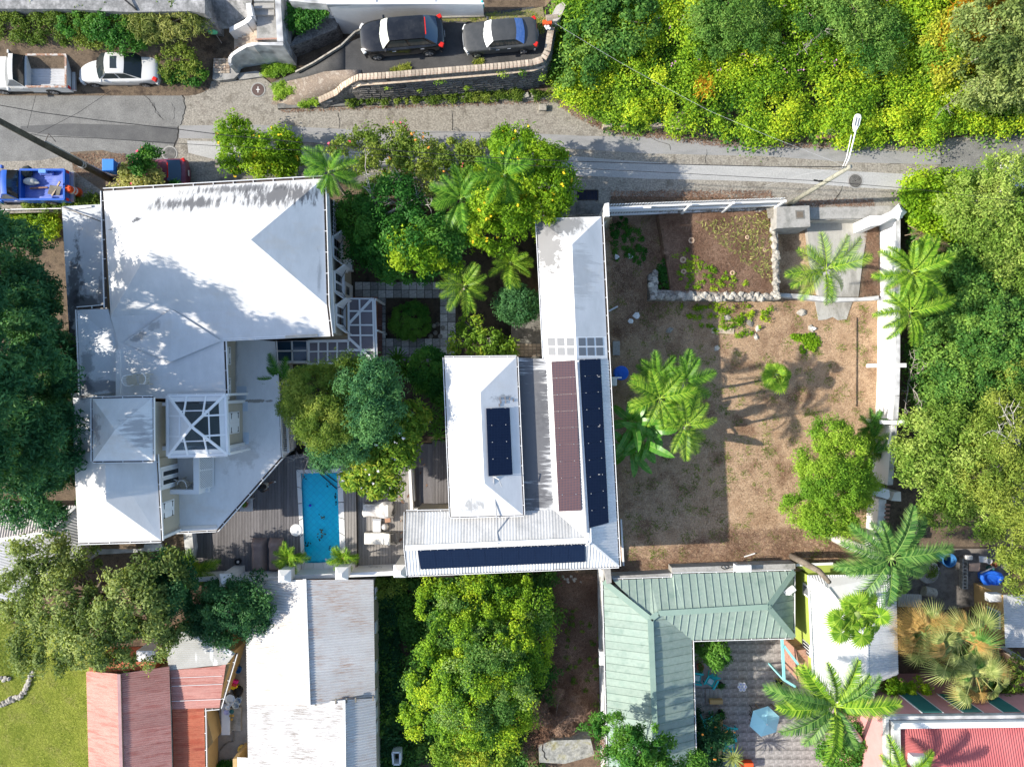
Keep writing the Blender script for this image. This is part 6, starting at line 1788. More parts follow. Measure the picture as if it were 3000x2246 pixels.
for x,y,k in ((2145,800,1),(2002,796,1),(2188,696,.8),(2238,732,.6),(2000,762,1.2),(2025,705,1.2)):
 c=W(x,y,bzt)
 o=MB().lathe((c.x,c.y,bzt-.02),[(.15*k,0),(.17*k,.12),(.1*k,.14),(.06*k,.06)],8).build('cut_stump',mat('stump',(.5,.36,.25),(.42,.3,.2)) if 'stump' not in bpy.data.materials else bpy.data.materials['stump'])
 tag(o,{2145:'round orange cut stump in the weedy stone bed',2002:'pale ring stump at the west side of the stone bed',2188:'small cut stump among leaf blades in the stone bed',2238:'tiny pale stump near the east wall of the stone bed',2000:'broad stump beside the low west rubble of the bed',2025:'broken stub in the middle of the brown litter'}[x],'stump','stumps in the stone bed')
for x,y,s,lb in ((2130,930,1.3,'grey boulder half buried below the stone bed'),(2196,945,1.6,'large mossy boulder at the right of the weedy heap'),(2100,1020,1.2,'flat grey boulder beside the brick pad in the yard'),(2220,960,1.3,'dark boulder at the edge of the bright weeds'),(2350,915,1.9,'pale white boulder beside the broken yard slab'),(2376,962,1.4,'pointed white stone lying in the dry yard'),(1960,878+90,1.4,'lone stone near the white scraps in the yard'),(2215,988,1.2,'rounded stone at the foot of the weedy heap')):
 o=bpy.data.objects.new('boulder',random.choice(st3));link(o);o.location=W(x,y,ZY);o.scale=(s*1.2,s,s*.9);o.rotation_euler=(0,0,random.uniform(0,6))
 tag(o,lb,'boulder','boulders in the yard')
# --- white fence along the street
fn=thing('picket_fence','long white picket fence with heavy rails between yard and street','fence',W(2030,625,ZY))
fa,fb=W(1778,600,1.6),W(2300,581,1.6)
n=62
o=MB().box((0,0,0),(.125,.03,2.7)).build('picket',M['white']);pme=o.data;bpy.data.objects.remove(o)
for i in range(n):
 f=(i+.5)/n
 p=fa.lerp(fb,f)
 o=bpy.data.objects.new('picket',pme);link(o,fn)
 o.location=p+Vector((0,.0,-1.25+random.uniform(-.03,.03)))-ORG[fn.name];o.rotation_euler=(.0,0,.25)
for z in (1.25,.35,-.6):MB().beam(Vector((fa.x,fa.y-.09,z)),Vector((fb.x,fb.y-.09,z)),.1,.17).build('rail',M['white_clean'],fn)
MB().beam(Vector((fa.x,fa.y-.2,1.5)),Vector((fa.x+2.6,fa.y-.1,1.5)),.16,.12).build('rail',M['white'],fn)
for f in (0,.47,.71,1):p=fa.lerp(fb,f);MB().box((p.x,p.y-.16,.1),(.13,.13,3.1)).build('post',M['white_clean'],fn)
# --- chain fence at left below the blue truck
lf=thing('wire_fence','thin fence with a white top rail at the left edge below the blue pickup','fence',W(80,612,-1.5))
MB().beam(W(-200,618,.3),W(180,611,.3),.05,.05).build('top_rail',M['white_clean'],lf)
for i in range(40):a=W(-190+i*9.3,617-i*.15,.3);MB().beam(a,a+Vector((.1,0,-1.7)),.02,.02).build('wire_rod',M['wood_grey'],lf)
# ================================================================ vehicles
def wheel(parent,x,y,r,wd,side,L0):
 m=MB();c=Vector((x,y,r))
 ring=lambda rr,yy:[c+Vector((rr*math.cos(2*PI*k/18),yy,rr*math.sin(2*PI*k/18))) for k in range(18)]
 rs=[ring(r*.62,side*.0),ring(r*.95,0),ring(r,side*-.03),ring(r,side*-wd),ring(r*.6,side*-wd)]
 vs=sum(rs,[])
 fs=[(i*18+k,i*18+(k+1)%18,(i+1)*18+(k+1)%18,(i+1)*18+k) for i in range(4) for k in range(18)]
 m.add([v+L0 for v in vs],fs+[tuple(range(4*18,5*18))])
 t=m.build('wheel',M['tyre'],parent,smooth=False)
 d=MB()
 hub=c+Vector((0,side*.004,0))
 d.add([hub+L0+Vector((r*.16*math.cos(2*PI*k/10),side*.012,r*.16*math.sin(2*PI*k/10))) for k in range(10)],[tuple(range(10))])
 for k in range(5):
  a=2*PI*k/5
  p0=hub+L0;p1=hub+L0+Vector((r*.6*math.cos(a),0,r*.6*math.sin(a)))
  d.beam(p0+Vector((0,side*.008,0)),p1+Vector((0,side*.004,0)),.075,.02,up=(0,1,0))
 rr=[hub+L0+Vector((r*q*math.cos(2*PI*k/18),side*.006,r*q*math.sin(2*PI*k/18))) for q in (.55,.64) for k in range(18)]
 d.add(rr,[(k,(k+1)%18,18+(k+1)%18,18+k) for k in range(18)])
 d.build('rim',M['rim'],t)
def loft(secs,closed=False):
 """secs: list of equal length point lists"""
 mb=MB();n=len(secs[0])
 vs=[p for s in secs for p in s]
 fs=[(i*n+k,i*n+k+1,(i+1)*n+k+1,(i+1)*n+k) for i in range(len(secs)-1) for k in range(n-1)]
 mb.add(vs,[f[::-1] for f in fs])
 mb.add(secs[0],[tuple(range(n))]);mb.add(secs[-1],[tuple(range(n-1,-1,-1))])
 return mb
def body_loft(L,Wd,st):
 """st: (x, half width factor, belt z, top z) from nose (x=0) to tail (x=L); built along X, nose at -L/2"""
 secs=[]
 for x,wf,zb,zt,zs in st:
  h=Wd/2*wf
  X=x-L/2
  half=[(h*.9,zs),(h*.985,zs+.12),(h,(zs+zb)/2+.05),(h*.985,zb-.06),(h*.94,zb+.0),(h*.80,(zb*.35+zt*.65)),(h*.42,zt-.004),(0,zt)]
  secs.append([Vector((X,y,z)) for y,z in half]+[Vector((X,-y,z)) for y,z in half[-2::-1]])
 return loft(secs)
def car(name,label,cat,loc,rz,L,Wd,Hh,paintm,st,cab,glass,rear_glass=None,wheels=(.17,.80),wr=.32,shade=None,sunroof=False,group=None,tail=None,bumper=None,spoiler=False,lamps=True):
 """cab: (xf_base, xf_top, xr_top, xr_base, belt z front, belt z rear, roof z, half width base, half width roof)"""
 loc=Vector(loc)
 t=thing(name,label,cat,loc,group)
 L0=loc                      # build in place with the nose towards -X, then turn the root
 b=body_loft(L,Wd,st)
 for i in range(len(b.v)):b.v[i]=tuple(Vector(b.v[i])+L0)
 o=b.build('body',paintm,t,smooth=True)
 m=o.modifiers.new('sub','SUBSURF');m.levels=1;m.render_levels=2
 xf,xft,xrt,xr,zf,zr,zt,hb,hr=cab
 X=lambda x:x-L/2
 roofp=[]
 ys=[-1,-.86,-.45,0,.45,.86,1]
 xs_=[0,.05,.3,.6,.92,1]
 for u in xs_:
  row=[]
  for v in ys:
   x=X(xft+(xrt-xft)*u)
   bow=.035*(1-v*v)
   z=zt-.05*abs(v)**4-.03*(2*u-1)**4+.015*(1-v*v)
   row.append(Vector((x-bow*(1 if u<.5 else-1)*(abs(2*u-1)**3)*2,hr*v,z))+L0)
  roofp.append(row)
 mb=MB();n=len(ys)
 mb.add([p for r in roofp for p in r],[(i*n+k,(i+1)*n+k,(i+1)*n+k+1,i*n+k+1) for i in range(len(xs_)-1) for k in range(n-1)])
 mb.build('roof',paintm,t,smooth=True)
 fl=[roofp[0][k] for k in range(n)];rl=[roofp[-1][k] for k in range(n)]
 fb=[Vector((X(xf)+.16*abs(v)**2,hb*v*.97,zf-.02*abs(v)))+L0 for v in ys]
 rb=[Vector((X(xr)-.10*abs(v)**2,hb*v*.95,zr-.02*abs(v)))+L0 for v in ys]
 def skin(name,a,c,m,k0=0,k1=None,up=.0,flip=False):
  k1=len(a) if k1 is None else k1
  g=MB();q=list(range(k0,k1))
  vs=[a[i] for i in q]+[a[i].lerp(c[i],.5)+Vector((0,0,.025)) for i in q]+[c[i] for i in q]
  w_=len(q)
  fs=[(j*w_+i,j*w_+i+1,(j+1)*w_+i+1,(j+1)*w_+i) for j in range(2) for i in range(w_-1)]
  g.add(vs,[f[::-1] if flip else f for f in fs])
  return g.build(name,m,t,smooth=True)
 skin('windscreen',fb,fl,shade or glass)
 skin('rear_window',rl,rb,rear_glass or glass)
 for s in (-1,1):
  i=0 if s<0 else-1
  A,B,Cc,D=fb[i],fl[i],rl[i],rb[i]
  lo=[A.lerp(D,f) for f in (0,.06,.48,.53,.92,1)];hi=[B.lerp(Cc,f) for f in (0,.04,.44,.5,.93,1)]
  base=MB()
  off=Vector((0,-s*.012,0))
  base.add([p+off for p in lo]+[p+off for p in hi],[((k,k+1,7+k,6+k) if s<0 else (6+k,7+k,k+1,k)) for k in range(5)])
  base.build('side_pillar',paintm,t)
  for k in (1,3):
   q=[lo[k].lerp(hi[k],.1),lo[k+1].lerp(hi[k+1],.1),hi[k+1].lerp(lo[k+1],.1),hi[k].lerp(lo[k],.08)]
   MB().add([p+Vector((0,s*.006,0)) for p in q],[(0,1,2,3) if s<0 else (3,2,1,0)]).build('side_window',glass,t)
  bl=[(X(xf)+.75,zf-.16),(X(xr)-.95,zr-.16)]
  for bx,bz2 in bl:MB().box(Vector((bx,s*(Wd/2+.0),bz2))+L0,(.2,.03,.035)).build('door_handle',M['chrome'],t)
  mr=MB().box(Vector((X(xf)+.32,s*(hb+.1),zf+.06))+L0,(.13,.2,.13),0).build('mirror',paintm,t);bevel(mr,.03)
  for f in wheels:
   x=X(L*f)
   MB().lathe(Vector((x,0,0))+L0,[(.01,.01),(.02,.01)],4) if False else None
   ar=MB()
   ar.add([Vector((x+(wr+.05)*math.cos(a),s*(Wd/2*.99+.004),wr+(wr+.05)*math.sin(a)))+L0 for a in [PI*k/10-.25 for k in range(11)]]+[Vector((x,s*(Wd/2*.99+.004),wr*.7))+L0],[tuple(range(12)) if s>0 else tuple(range(11,-1,-1))])
   ar.build('wheel_arch',M['black'],t)
   wheel(t,x,s*(Wd/2+.015),wr,.2,s,L0)
  if lamps:
   zz=st[1][2]
   h1=MB().box(Vector((X(.16),s*Wd*.36,zz-.08))+L0,(.26,.34,.13),-s*.5);o=h1.build('headlight',M['lamp_clear'],t);bevel(o,.04)
   o=MB().box(Vector((X(L-.16),s*Wd*.415,st[-2][2]-.05))+L0,(.26,.24,.16),s*.45).build('taillight',M['tail_red'],t);bevel(o,.03)
 if sunroof:MB().prism([(X(xft)+.3+L0.x,L0.y-.36),(X(xft)+.68+L0.x,L0.y-.36),(X(xft)+.68+L0.x,L0.y+.36),(X(xft)+.3+L0.x,L0.y+.36)],L0.z+zt-.02,L0.z+zt+.022).build('sunroof',M['glass_dark'],t)
 fbz=bumper or paintm
 for xx,nm in ((.02,'front_bumper'),(L-.02,'rear_bumper')):
  g=MB()
  sx=-1 if xx<1 else 1
  pts=[Vector((X(xx)-sx*.22*abs(v)**2.5,v*Wd*.485,.44))+L0 for v in (-1,-.8,-.4,0,.4,.8,1)]
  for i in range(6):g.beam(pts[i],pts[i+1],.14,.2)
  g.build(nm,fbz,t)
 if spoiler:MB().box(Vector((X(xrt)+.08,0,zt-.01))+L0,(.05,hr*1.5,.03)).build('brake_light',M['tail_red'],t)
 mb=MB();mb.box(Vector((X(L)+.055,0,.62))+L0,(.012,.34,.16));mb.build('number_plate',M['white'],t)
 for s in (-1,1):MB().beam(Vector((X(xf)+.02,s*.1,zf+.02))+L0,Vector((X(xf)+.1,s*.1+hb*.62,zf+.04))+L0,.02,.02).build('wiper',M['black'],t)
 t.rotation_euler=(0,0,rz)
 return t
sed=[(0,.62,.58,.60,.30),(.12,.82,.66,.70,.2),(.6,.96,.78,.84,.18),(1.25,1,.86,.93,.18),(2.3,1,.90,.98,.18),(3.5,1,.93,1.0,.18),(4.2,.97,.94,1.01,.2),(4.66,.88,.92,.99,.24),(4.82,.72,.82,.88,.34)]
car('parked_sedan','silver sedan with a sunroof parked on the verge facing left','car',W(368,214,0)+Vector((-.04,.0,.0)),0,4.82,1.82,1.46,M['car_silver'],sed,(1.22,2.0,3.05,3.98,.95,1.0,1.44,.80,.60),M['glass_dark'],sunroof=True)
suv=[(0,.6,.78,.82,.34),(.14,.84,.86,.92,.24),(.6,.97,.98,1.05,.22),(1.15,1,1.04,1.12,.22),(2.3,1,1.07,1.14,.22),(3.6,1,1.10,1.17,.24),(4.3,.95,1.1,1.16,.28),(4.6,.84,1.05,1.1,.4),(4.72,.7,.95,1.0,.5)]
car('parked_suv','glossy black SUV with a faded patch on its roof parked on the upper drive','car',W(1184,124,ZU),math.radians(4.5),4.72,1.9,1.7,M['car_black'],suv,(1.12,1.72,3.7,4.42,1.1,1.14,1.68,.84,.64),M['glass_dark'],M['glass_blue'],wr=.37,shade=M['sunshade'],spoiler=True)
old=[(0,.8,.62,.64,.3),(.1,.92,.7,.74,.2),(.55,.99,.78,.83,.18),(1.2,1,.84,.9,.18),(2.2,1,.88,.94,.18),(3.2,1,.92,.98,.2),(3.9,.98,.94,.99,.22),(4.15,.95,.9,.95,.3),(4.22,.9,.8,.85,.4)]
car('parked_sedan','dull dark grey old sedan with silver and blue sunshades on the upper drive','car',W(1466,121,ZU),math.radians(4.5),4.22,1.72,1.4,M['car_dark'],old,(1.15,1.68,2.95,3.5,.92,.98,1.4,.76,.6),M['glass_dark'],M['shade_blue'],wr=.3,shade=M['shade_silver'],bumper=M['galv'])
mar=[(x,wf,zb-.02,zt-.02,zs) for x,wf,zb,zt,zs in old]
car('parked_car','faded maroon hatchback mostly hidden under the flowering shrub','car',W(462,520,0),math.radians(2),4.22,1.7,1.4,M['car_maroon'],mar,(1.15,1.68,3.3,4.0,.92,.98,1.4,.76,.6),M['glass_dark'],M['glass_blue'],wr=.3,spoiler=True)
car('parked_car','white car peeping out from under the trees at the right edge of the lane','car',W(3030,528,0),math.radians(-8),4.82,1.82,1.46,M['car_snow'],sed,(1.22,2.0,3.05,3.98,.95,1.0,1.44,.80,.60),M['glass_dark'])
def pickup(name,label,loc,rz,L,Wd,paintm,railm,bedm,cabm,xcab,xbed,hz,group='pickup trucks at the kerb'):
 loc=Vector(loc);L0=loc
 t=thing(name,label,'pickup truck',loc,group)
 X=lambda x:x-L/2
 st=[(0,.86,.8,.84,.35),(.12,.95,.9,.95,.28),(.7,1,.98,1.04,.26),(xcab-.1,1,1.0,1.06,.26),(xcab+.6,1,1.0,1.06,.26),(xbed,1,1.0,1.05,.26)]
 b=body_loft(L,Wd,st)
 for i in range(len(b.v)):b.v[i]=tuple(Vector(b.v[i])+L0)
 o=b.build('body',paintm,t,smooth=True);m=o.modifiers.new('sub','SUBSURF');m.levels=1;m.render_levels=2
 # cab
 zt=1.68;hb,hr=Wd/2*.93,Wd/2*.76
 xf,xft,xrt,xr=xcab,xcab+.62,xbed-.34,xbed-.06
 ys=[-1,-.5,0,.5,1]
 F0=[Vector((X(xf)+.1*v*v,hb*v,1.03))+L0 for v in ys];F1=[Vector((X(xft)+.03*v*v,hr*v,zt-.04*abs(v)**3))+L0 for v in ys]
 R1=[Vector((X(xrt),hr*v,zt-.04*abs(v)**3))+L0 for v in ys];R0=[Vector((X(xr),hb*v,1.05))+L0 for v in ys]
 def skin(nm,a,c,m):
  g=MB();g.add(a+c,[(i,i+1,6+i,5+i) for i in range(4)]);return g.build(nm,m,t,smooth=True)
 mid=[(a+c)/2+Vector((0,0,.03*(1-v*v))) for a,c,v in zip(F1,R1,ys)]
 g=MB();g.add(F1+mid+R1,[(r*5+i,r*5+i+1,(r+1)*5+i+1,(r+1)*5+i) for r in range(2) for i in range(4)]);g.build('roof',cabm,t,smooth=True)
 skin('windscreen',F0,F1,M['glass_dark']);skin('rear_window',R1,R0,M['glass_dark'])
 for s,i in ((-1,0),(1,-1)):
  q=[F0[i],R0[i],R1[i],F1[i]]
  MB().add(q,[(0,1,2,3) if s<0 else (3,2,1,0)]).build('door',paintm,t)
  c=sum(q,Vector())/4
  MB().add([c.lerp(p,.78)+Vector((0,s*.01,0)) for p in q],[(0,1,2,3) if s<0 else (3,2,1,0)]).build('side_window',M['glass_grey'],t)
  MB().box(Vector((X(xr)-.25,s*(Wd/2+.005),.9))+L0,(.16,.03,.04)).build('door_handle',M['chrome'],t)
  o=MB().box(Vector((X(xf)+.3,s*(Wd/2+.12),1.1))+L0,(.12,.2,.2)).build('mirror',cabm,t);bevel(o,.03)
 # bed
 zb=.68;wz=1.06;th=.09
 bf=MB().box(Vector(((X(xbed)+X(L))/2,0,zb-.03))+L0,(L-xbed,Wd-.1,.06)).build('bed_floor',bedm,t)
 nr_=11
 for i in range(nr_):MB().box(Vector(((X(xbed)+X(L))/2,-Wd/2+.2+(Wd-.4)*i/(nr_-1),zb+.008))+L0,(L-xbed-.12,.055,.02)).build('bed_rib',bedm,bf)
 for s in (-1,1):
  g=MB();g.box(Vector(((X(xbed)+X(L))/2,s*(Wd/2-th/2),(wz+.3)/2+.02))+L0,(L-xbed-.04,th,wz-.3));o=g.build('bed_side',paintm,t);bevel(o,.025)
  MB().box(Vector(((X(xbed)+X(L))/2,s*(Wd/2-th/2),wz+.01))+L0,(L-xbed-.06,th+.03,.03)).build('bed_rail',railm,t)
  o=MB().box(Vector((X(L*.76),s*(Wd/2-.18),zb+.1))+L0,(.8,.22,.2)).build('wheel_well',bedm,t);bevel(o,.05)
  for f in (.19,.77):
   x=X(L*f)
   ar=MB();ar.add([Vector((x+.42*math.cos(a),s*(Wd/2+.006),.36+.42*math.sin(a)))+L0 for a in [PI*k/10-.25 for k in range(11)]],[tuple(range(11)) if s>0 else tuple(range(10,-1,-1))]);ar.build('wheel_arch',M['black'],t)
   wheel(t,x,s*(Wd/2+.02),.36,.22,s,L0)
  MB().box(Vector((X(L)-.02,s*(Wd/2-.1),.82))+L0,(.06,.16,.26)).build('taillight',M['tail_red'],t)
  o=MB().box(Vector((X(.06),s*(Wd/2-.22),.78))+L0,(.1,.3,.18)).build('headlight',M['lamp_clear'],t)
 o=MB().box(Vector((X(L)-.05,0,.86))+L0,(.08,Wd-.1,.44)).build('tailgate',paintm,t);bevel(o,.02)
 MB().box(Vector((X(L)-.05,0,1.09))+L0,(.11,Wd-.14,.03)).build('tailgate_rail',railm,t)
 MB().box(Vector((X(xbed)+.05,0,.88))+L0,(.08,Wd-.12,.4)).build('headboard',paintm,t)
 MB().box(Vector((X(L)+.12,0,.52))+L0,(.2,Wd-.06,.16)).build('rear_bumper',M['chrome'],t)
 MB().box(Vector((X(0)-.05,0,.55))+L0,(.16,Wd-.06,.2)).build('front_bumper',M['chrome'],t)
 t.rotation_euler=(0,0,rz)
 return t
L1_=5.2
c=W(203,206,.9);pickup('pickup_truck','old white rusty pickup truck with an empty ribbed bed at the left edge',(c.x-L1_/2-.05,c.y-.1,0),0,L1_,1.98,M['car_white'],M['rusty'],M['galv'],M['car_white'],1.5,2.75,1.0)
c=W(203,542,.9);pt_=(c.x-L1_/2-.15,c.y-.02,0)
pickup('pickup_truck','bright blue pickup truck with sacks and planks in its bed',pt_,0,L1_,1.84,M['car_blue'],M['car_blue'],mat('bed_blue',(.08,.14,.5),(.2,.25,.55),scale=2,rough=.5),M['car_blue'],1.2,2.5,1.0)
# load of the blue truck
zb=.72
t=thing('cargo_sack','grey sack lying in the bed of the blue pickup','sack',W(88,532,zb))
MB().lathe(W(92,533,zb+.1),[(.2,-.1),(.36,.0),(.36,.14),(.2,.24),(.02,.26)],10,1.2,.62).build('sack',mat('sack',(.4,.4,.38),(.5,.5,.48),scale=4,rough=.9,bump=.4),t,smooth=True)
MB().tube([W(105,535,zb+.2),W(115,536,zb+.2)],[.12,.05],7).build('neck',bpy.data.materials['sack'],t)
t=thing('dark_bundle','dark bundle of rags in the front of the blue pickup bed','bundle',W(82,505,zb))
MB().lathe(W(84,505,zb),[(.3,0),(.38,.12),(.3,.3),(.1,.36),(.01,.36)],9,.9,1).build('rags',mat('rags',(.03,.035,.035),(.07,.08,.07),scale=5,rough=.95,bump=.5),t)
tag(bevel(MB().box(W(128,503,.95),(.46,.24,.3)).build('cool_box',mat('box_lightblue',(.1,.25,.62),(.14,.3,.66))),.03),'light blue box in the bed corner of the blue pickup','box')
t=thing('timber_board','broad weathered board leaning over the side of the blue pickup','board',W(153,575,0))
MB().plate([W(146,543,1.2),W(180,548,1.2),W(166,600,.15),W(132,594,.15)],.04).build('board',M['wood_grey'],t)
tag(MB().beam(W(176,532,1.35),W(142,592,.35),.1,.06).build('timber_plank',M['wood']),'narrow pale plank lying across the weathered board on the pickup','plank')
tag(MB().beam(W(88,552,zb+.1),W(140,549,zb+.12),.09,.06).build('timber_offcut',M['brick']),'reddish offcut lying along the bed of the blue pickup','timber')
# ================================================================ plants
def LB(px,py,z,rp,ry=None,rz=None):
 p=W(px,py,z);k=(CAM_H-z)/FOC
 return (p.x,p.y,z,rp*k,(ry or rp)*k,rz if rz is not None else rp*k*.7)
BK=M['bark']
# --- big trees on the left
tree('feathery_tree','huge dark feathery tree filling the left edge beside the villa','tree',W(20,1060,-1.6),
 [LB(20,740,4,120,110,2.0),LB(100,850,3.5,80,90,1.6),LB(135,970,3.5,80,90,1.6),LB(160,1090,3.5,75,90,1.6),LB(190,1220,3.5,75,90,1.5),LB(170,1450,2.5,80,80,1.3),LB(70,900,5.5,95,110,2.0),LB(60,1040,7.5,120,130,2.6),LB(110,1130,5.5,110,110,2.0),LB(130,1290,5.5,110,120,2.0),LB(20,1300,7.5,150,140,2.4),LB(60,1430,4.5,110,100,1.8),LB(-160,900,9.5,190,170,2.4),LB(-130,1130,11.3,220,200,2.6),LB(-150,1350,10,200,180,2.4),LB(-90,720,7,130,120,2),LB(170,1320,4.5,75,70,1.4)],
 900,190,.25,.3,M['leaf_feather'],BK,(.3,.6),.3,upb=.5,flat=.6,spread=.4,under=.2)
tree('spreading_tree','pale leaved spreading tree with bare limbs over the lower left roofs','tree',W(310,1700,ZS),
 [LB(120,1640,1.5,95,85,1.1),LB(60,1720,1.0,80,90,1.1),LB(180,1760,2.0,130,110,1.4),LB(140,1880,1.5,110,85,1.2),LB(290,1850,2.5,120,105,1.5),LB(380,1770,2.5,130,110,1.6),LB(470,1700,2.0,95,90,1.4),LB(420,1880,1.5,100,70,1.2),LB(500,1800,1.5,60,70,1.2),LB(230,1620,1.0,90,50,.9)],
 330,120,.2,.45,M['leaf_grey'],BK,(.28,.5),.22,upb=.5,nbr=22,tb=-.05,under=.2)
tree('shrub_tree','dense dark green tree tucked below the white pier of the boundary wall','tree',W(690,1790,ZS),
 [LB(600,1740,.0,60,60,1.2),LB(680,1760,.5,90,75,1.5),LB(760,1740,.2,70,60,1.2),LB(650,1820,-.3,75,60,1.0),LB(740,1810,-.2,60,50,1.0),LB(600,1810,-.8,60,60,1.0)],150,170,.17,.45,M['leaf_dark'],BK,(.25,.5),.14,tb=.12)
tree('corner_tree','blue green bushy tree at the corner below the villa','tree',W(500,1720,ZS),
 [LB(500,1660,1.2,55,55,1.2),LB(530,1720,1.5,50,70,1.4),LB(480,1740,1.2,60,70,1.3)],70,150,.18,.45,M['leaf_dark'],BK,(.25,.45),.14,tb=.2)
# --- street side shrubs
tree('flowering_tree','bright green bush with yellow blossoms at the street corner of the villa','shrub',W(760,470,0),
 [LB(690,400,1.2,45,45,.9),LB(720,450,1.5,75,60,1.1),LB(800,440,1.6,80,55,1.1),LB(760,495,1.4,95,40,.9),LB(840,470,1.0,50,50,.8)],120,120,.2,.35,M['leaf_bright'],BK,(.22,.42),.08,flowers=(M['petal_yellow'],50,.13),upb=.6)
tree('flowering_tree','tall bright tree dotted with yellow trumpet blossoms beside the hedge','tree',W(1560,560,ZG),
 [LB(1500,420,3.2,60,45,1.0),LB(1530,480,3.8,90,70,1.5),LB(1600,520,3.2,85,85,1.6),LB(1640,560,2.6,50,60,1.3),LB(1470,600,3.2,95,85,1.5),LB(1430,680,2.4,70,60,1.2),LB(1560,620,2.5,80,60,1.2),LB(1420,560,3.0,60,70,1.2)],260,150,.2,.35,M['leaf_bright'],BK,(.25,.48),.16,flowers=(M['petal_yellow'],110,.14))
tree('flowering_shrub','pale variegated shrub with pink blossoms leaning over the maroon car','shrub',W(430,555,-.3),
 [LB(400,515,1.7,44,36,.5),LB(436,515,1.8,42,34,.5),LB(372,548,1.3,34,22,.4),LB(450,548,1.4,42,18,.4)],50,110,.17,.4,M['leaf_yellow'],BK,(.2,.38),.05,flowers=(M['petal_pink'],9,.13))
tree('flowering_shrub','dark green upright rose shrub standing in the pale variegated shrub','shrub',W(430,530,-.3),
 [LB(415,480,2.3,32,30,.6),LB(440,460,2.2,26,26,.5),LB(535,552,1.2,28,12,.4)],30,110,.15,.5,M['leaf_shrub'],BK,(.18,.32),.04,flowers=(M['petal_pink'],6,.15))
tree('bougainvillea','tangled hedge of pink and orange bougainvillea along the street side','hedge',W(1180,500,ZG),
 [LB(1010,460,2.2,60,50,.8),LB(1070,440,2.4,60,55,.9),LB(1150,420,2.4,60,50,.9),LB(1230,460,2.4,80,55,1.0),LB(1320,460,2.4,85,55,1.0),LB(1410,470,2.4,80,60,1.0),LB(1120,500,2.2,100,60,1.0),LB(1290,530,2.2,90,50,1.0),LB(1460,420,2.4,40,35,.7)],190,95,.17,.45,M['leaf_moss'],M['bark_dead'],(.2,.42),.1,upb=.4,nbr=26,tb=.15,flowers=(M['petal_orange'],22,.12),under=.25)
tree('pink_bougainvillea','straggly twigs with pink blossoms at the corner beside the small palm','shrub',W(1010,470,ZG),
 [LB(1005,430,2.8,34,24,.5),LB(1170,400,2.8,30,28,.5),LB(1370,480,2.9,30,28,.5)],24,45,.16,.45,M['leaf_moss'],M['bark_dead'],(.2,.34),.04,flowers=(M['petal_pink'],12,.12),nbr=10)
tree('garden_tree','dense glossy dark green tree in the garden behind the street hedge','tree',W(1200,680,ZG),
 [LB(1060,640,1.6,75,70,1.3),LB(1150,600,2.4,90,70,1.5),LB(1130,700,2.2,90,75,1.6),LB(1220,700,2.6,95,75,1.7),LB(1300,690,2.2,65,75,1.4),LB(1190,780,1.8,100,45,1.2),LB(1080,720,1.4,70,60,1.0)],260,150,.19,.42,M['leaf_shrub'],M['bark_pale'],(.25,.5),.14,nbr=16)
tree('pruned_tree','lighter green tips of a young tree growing through the dark garden tree','tree',W(1240,720,ZG),
 [LB(1220,740,2.9,70,55,1.2),LB(1290,750,2.4,50,45,1.0),LB(1180,720,2.8,55,45,1.0)],70,110,.2,.42,M['leaf_bright'],M['bark_pale'],(.22,.4),.08)
# dead pale branches of the hedge trees
def dead(name,label,base,tips,r,m=None,seed=1,group=None):
 t=thing(name,label,'dead branch',base,group)
 rr=random.Random(seed)
 for tp in tips:
  tp=Vector(tp);b=Vector(base)
  pts=[b.lerp(tp,f)+Vector((rr.uniform(-.18,.18),rr.uniform(-.18,.18),rr.uniform(0,.2)))*(f*(1.2-f)) for f in (0,.3,.6,.85)]+[tp]
  mb=MB();mb.tube(pts,[r,r*.75,r*.5,r*.35,r*.18],6)
  for k in range(7):
   s=pts[1+k%4];d=(tp-b).normalized()
   e=s+Vector((d.x*.5+rr.uniform(-.7,.7),d.y*.5+rr.uniform(-.7,.7),rr.uniform(-.1,.4)))*rr.uniform(.5,1.0)
   mid_=s.lerp(e,.5)+Vector((rr.uniform(-.08,.08),rr.uniform(-.08,.08),0))
   mb.tube([s,mid_,e],[r*.4,r*.28,r*.1],4)
   for q in range(2):mb.tube([mid_,mid_+Vector((rr.uniform(-.35,.35),rr.uniform(-.35,.35),rr.uniform(0,.2)))],[r*.2,r*.07],4)
  mb.build('branch',m or M['bark_dead'],t,smooth=True)
 return t
dead('bare_branch','long bare white branches lying over the dark garden tree',W(1110,640,2.6),[W(1070,490,3.4),W(1180,600,3.2),W(1240,570,3.0),W(1085,560,3.6)],.07,M['bark_pale'],3)
dead('bare_branch','bare twigs arching above the bougainvillea hedge',W(1200,600,2.2),[W(1170,520,3.4),W(1260,600,3.3),W(1130,590,3.5)],.05,M['bark_pale'],5)
dead('dead_branch','grey dead branch reaching over the top of the pool deck',W(905,1330,1.4),[W(875,1240,2.2),W(862,1345,1.6),W(930,1365,1.4),W(890,1380,1.2)],.06,M['bark_dead'],8)
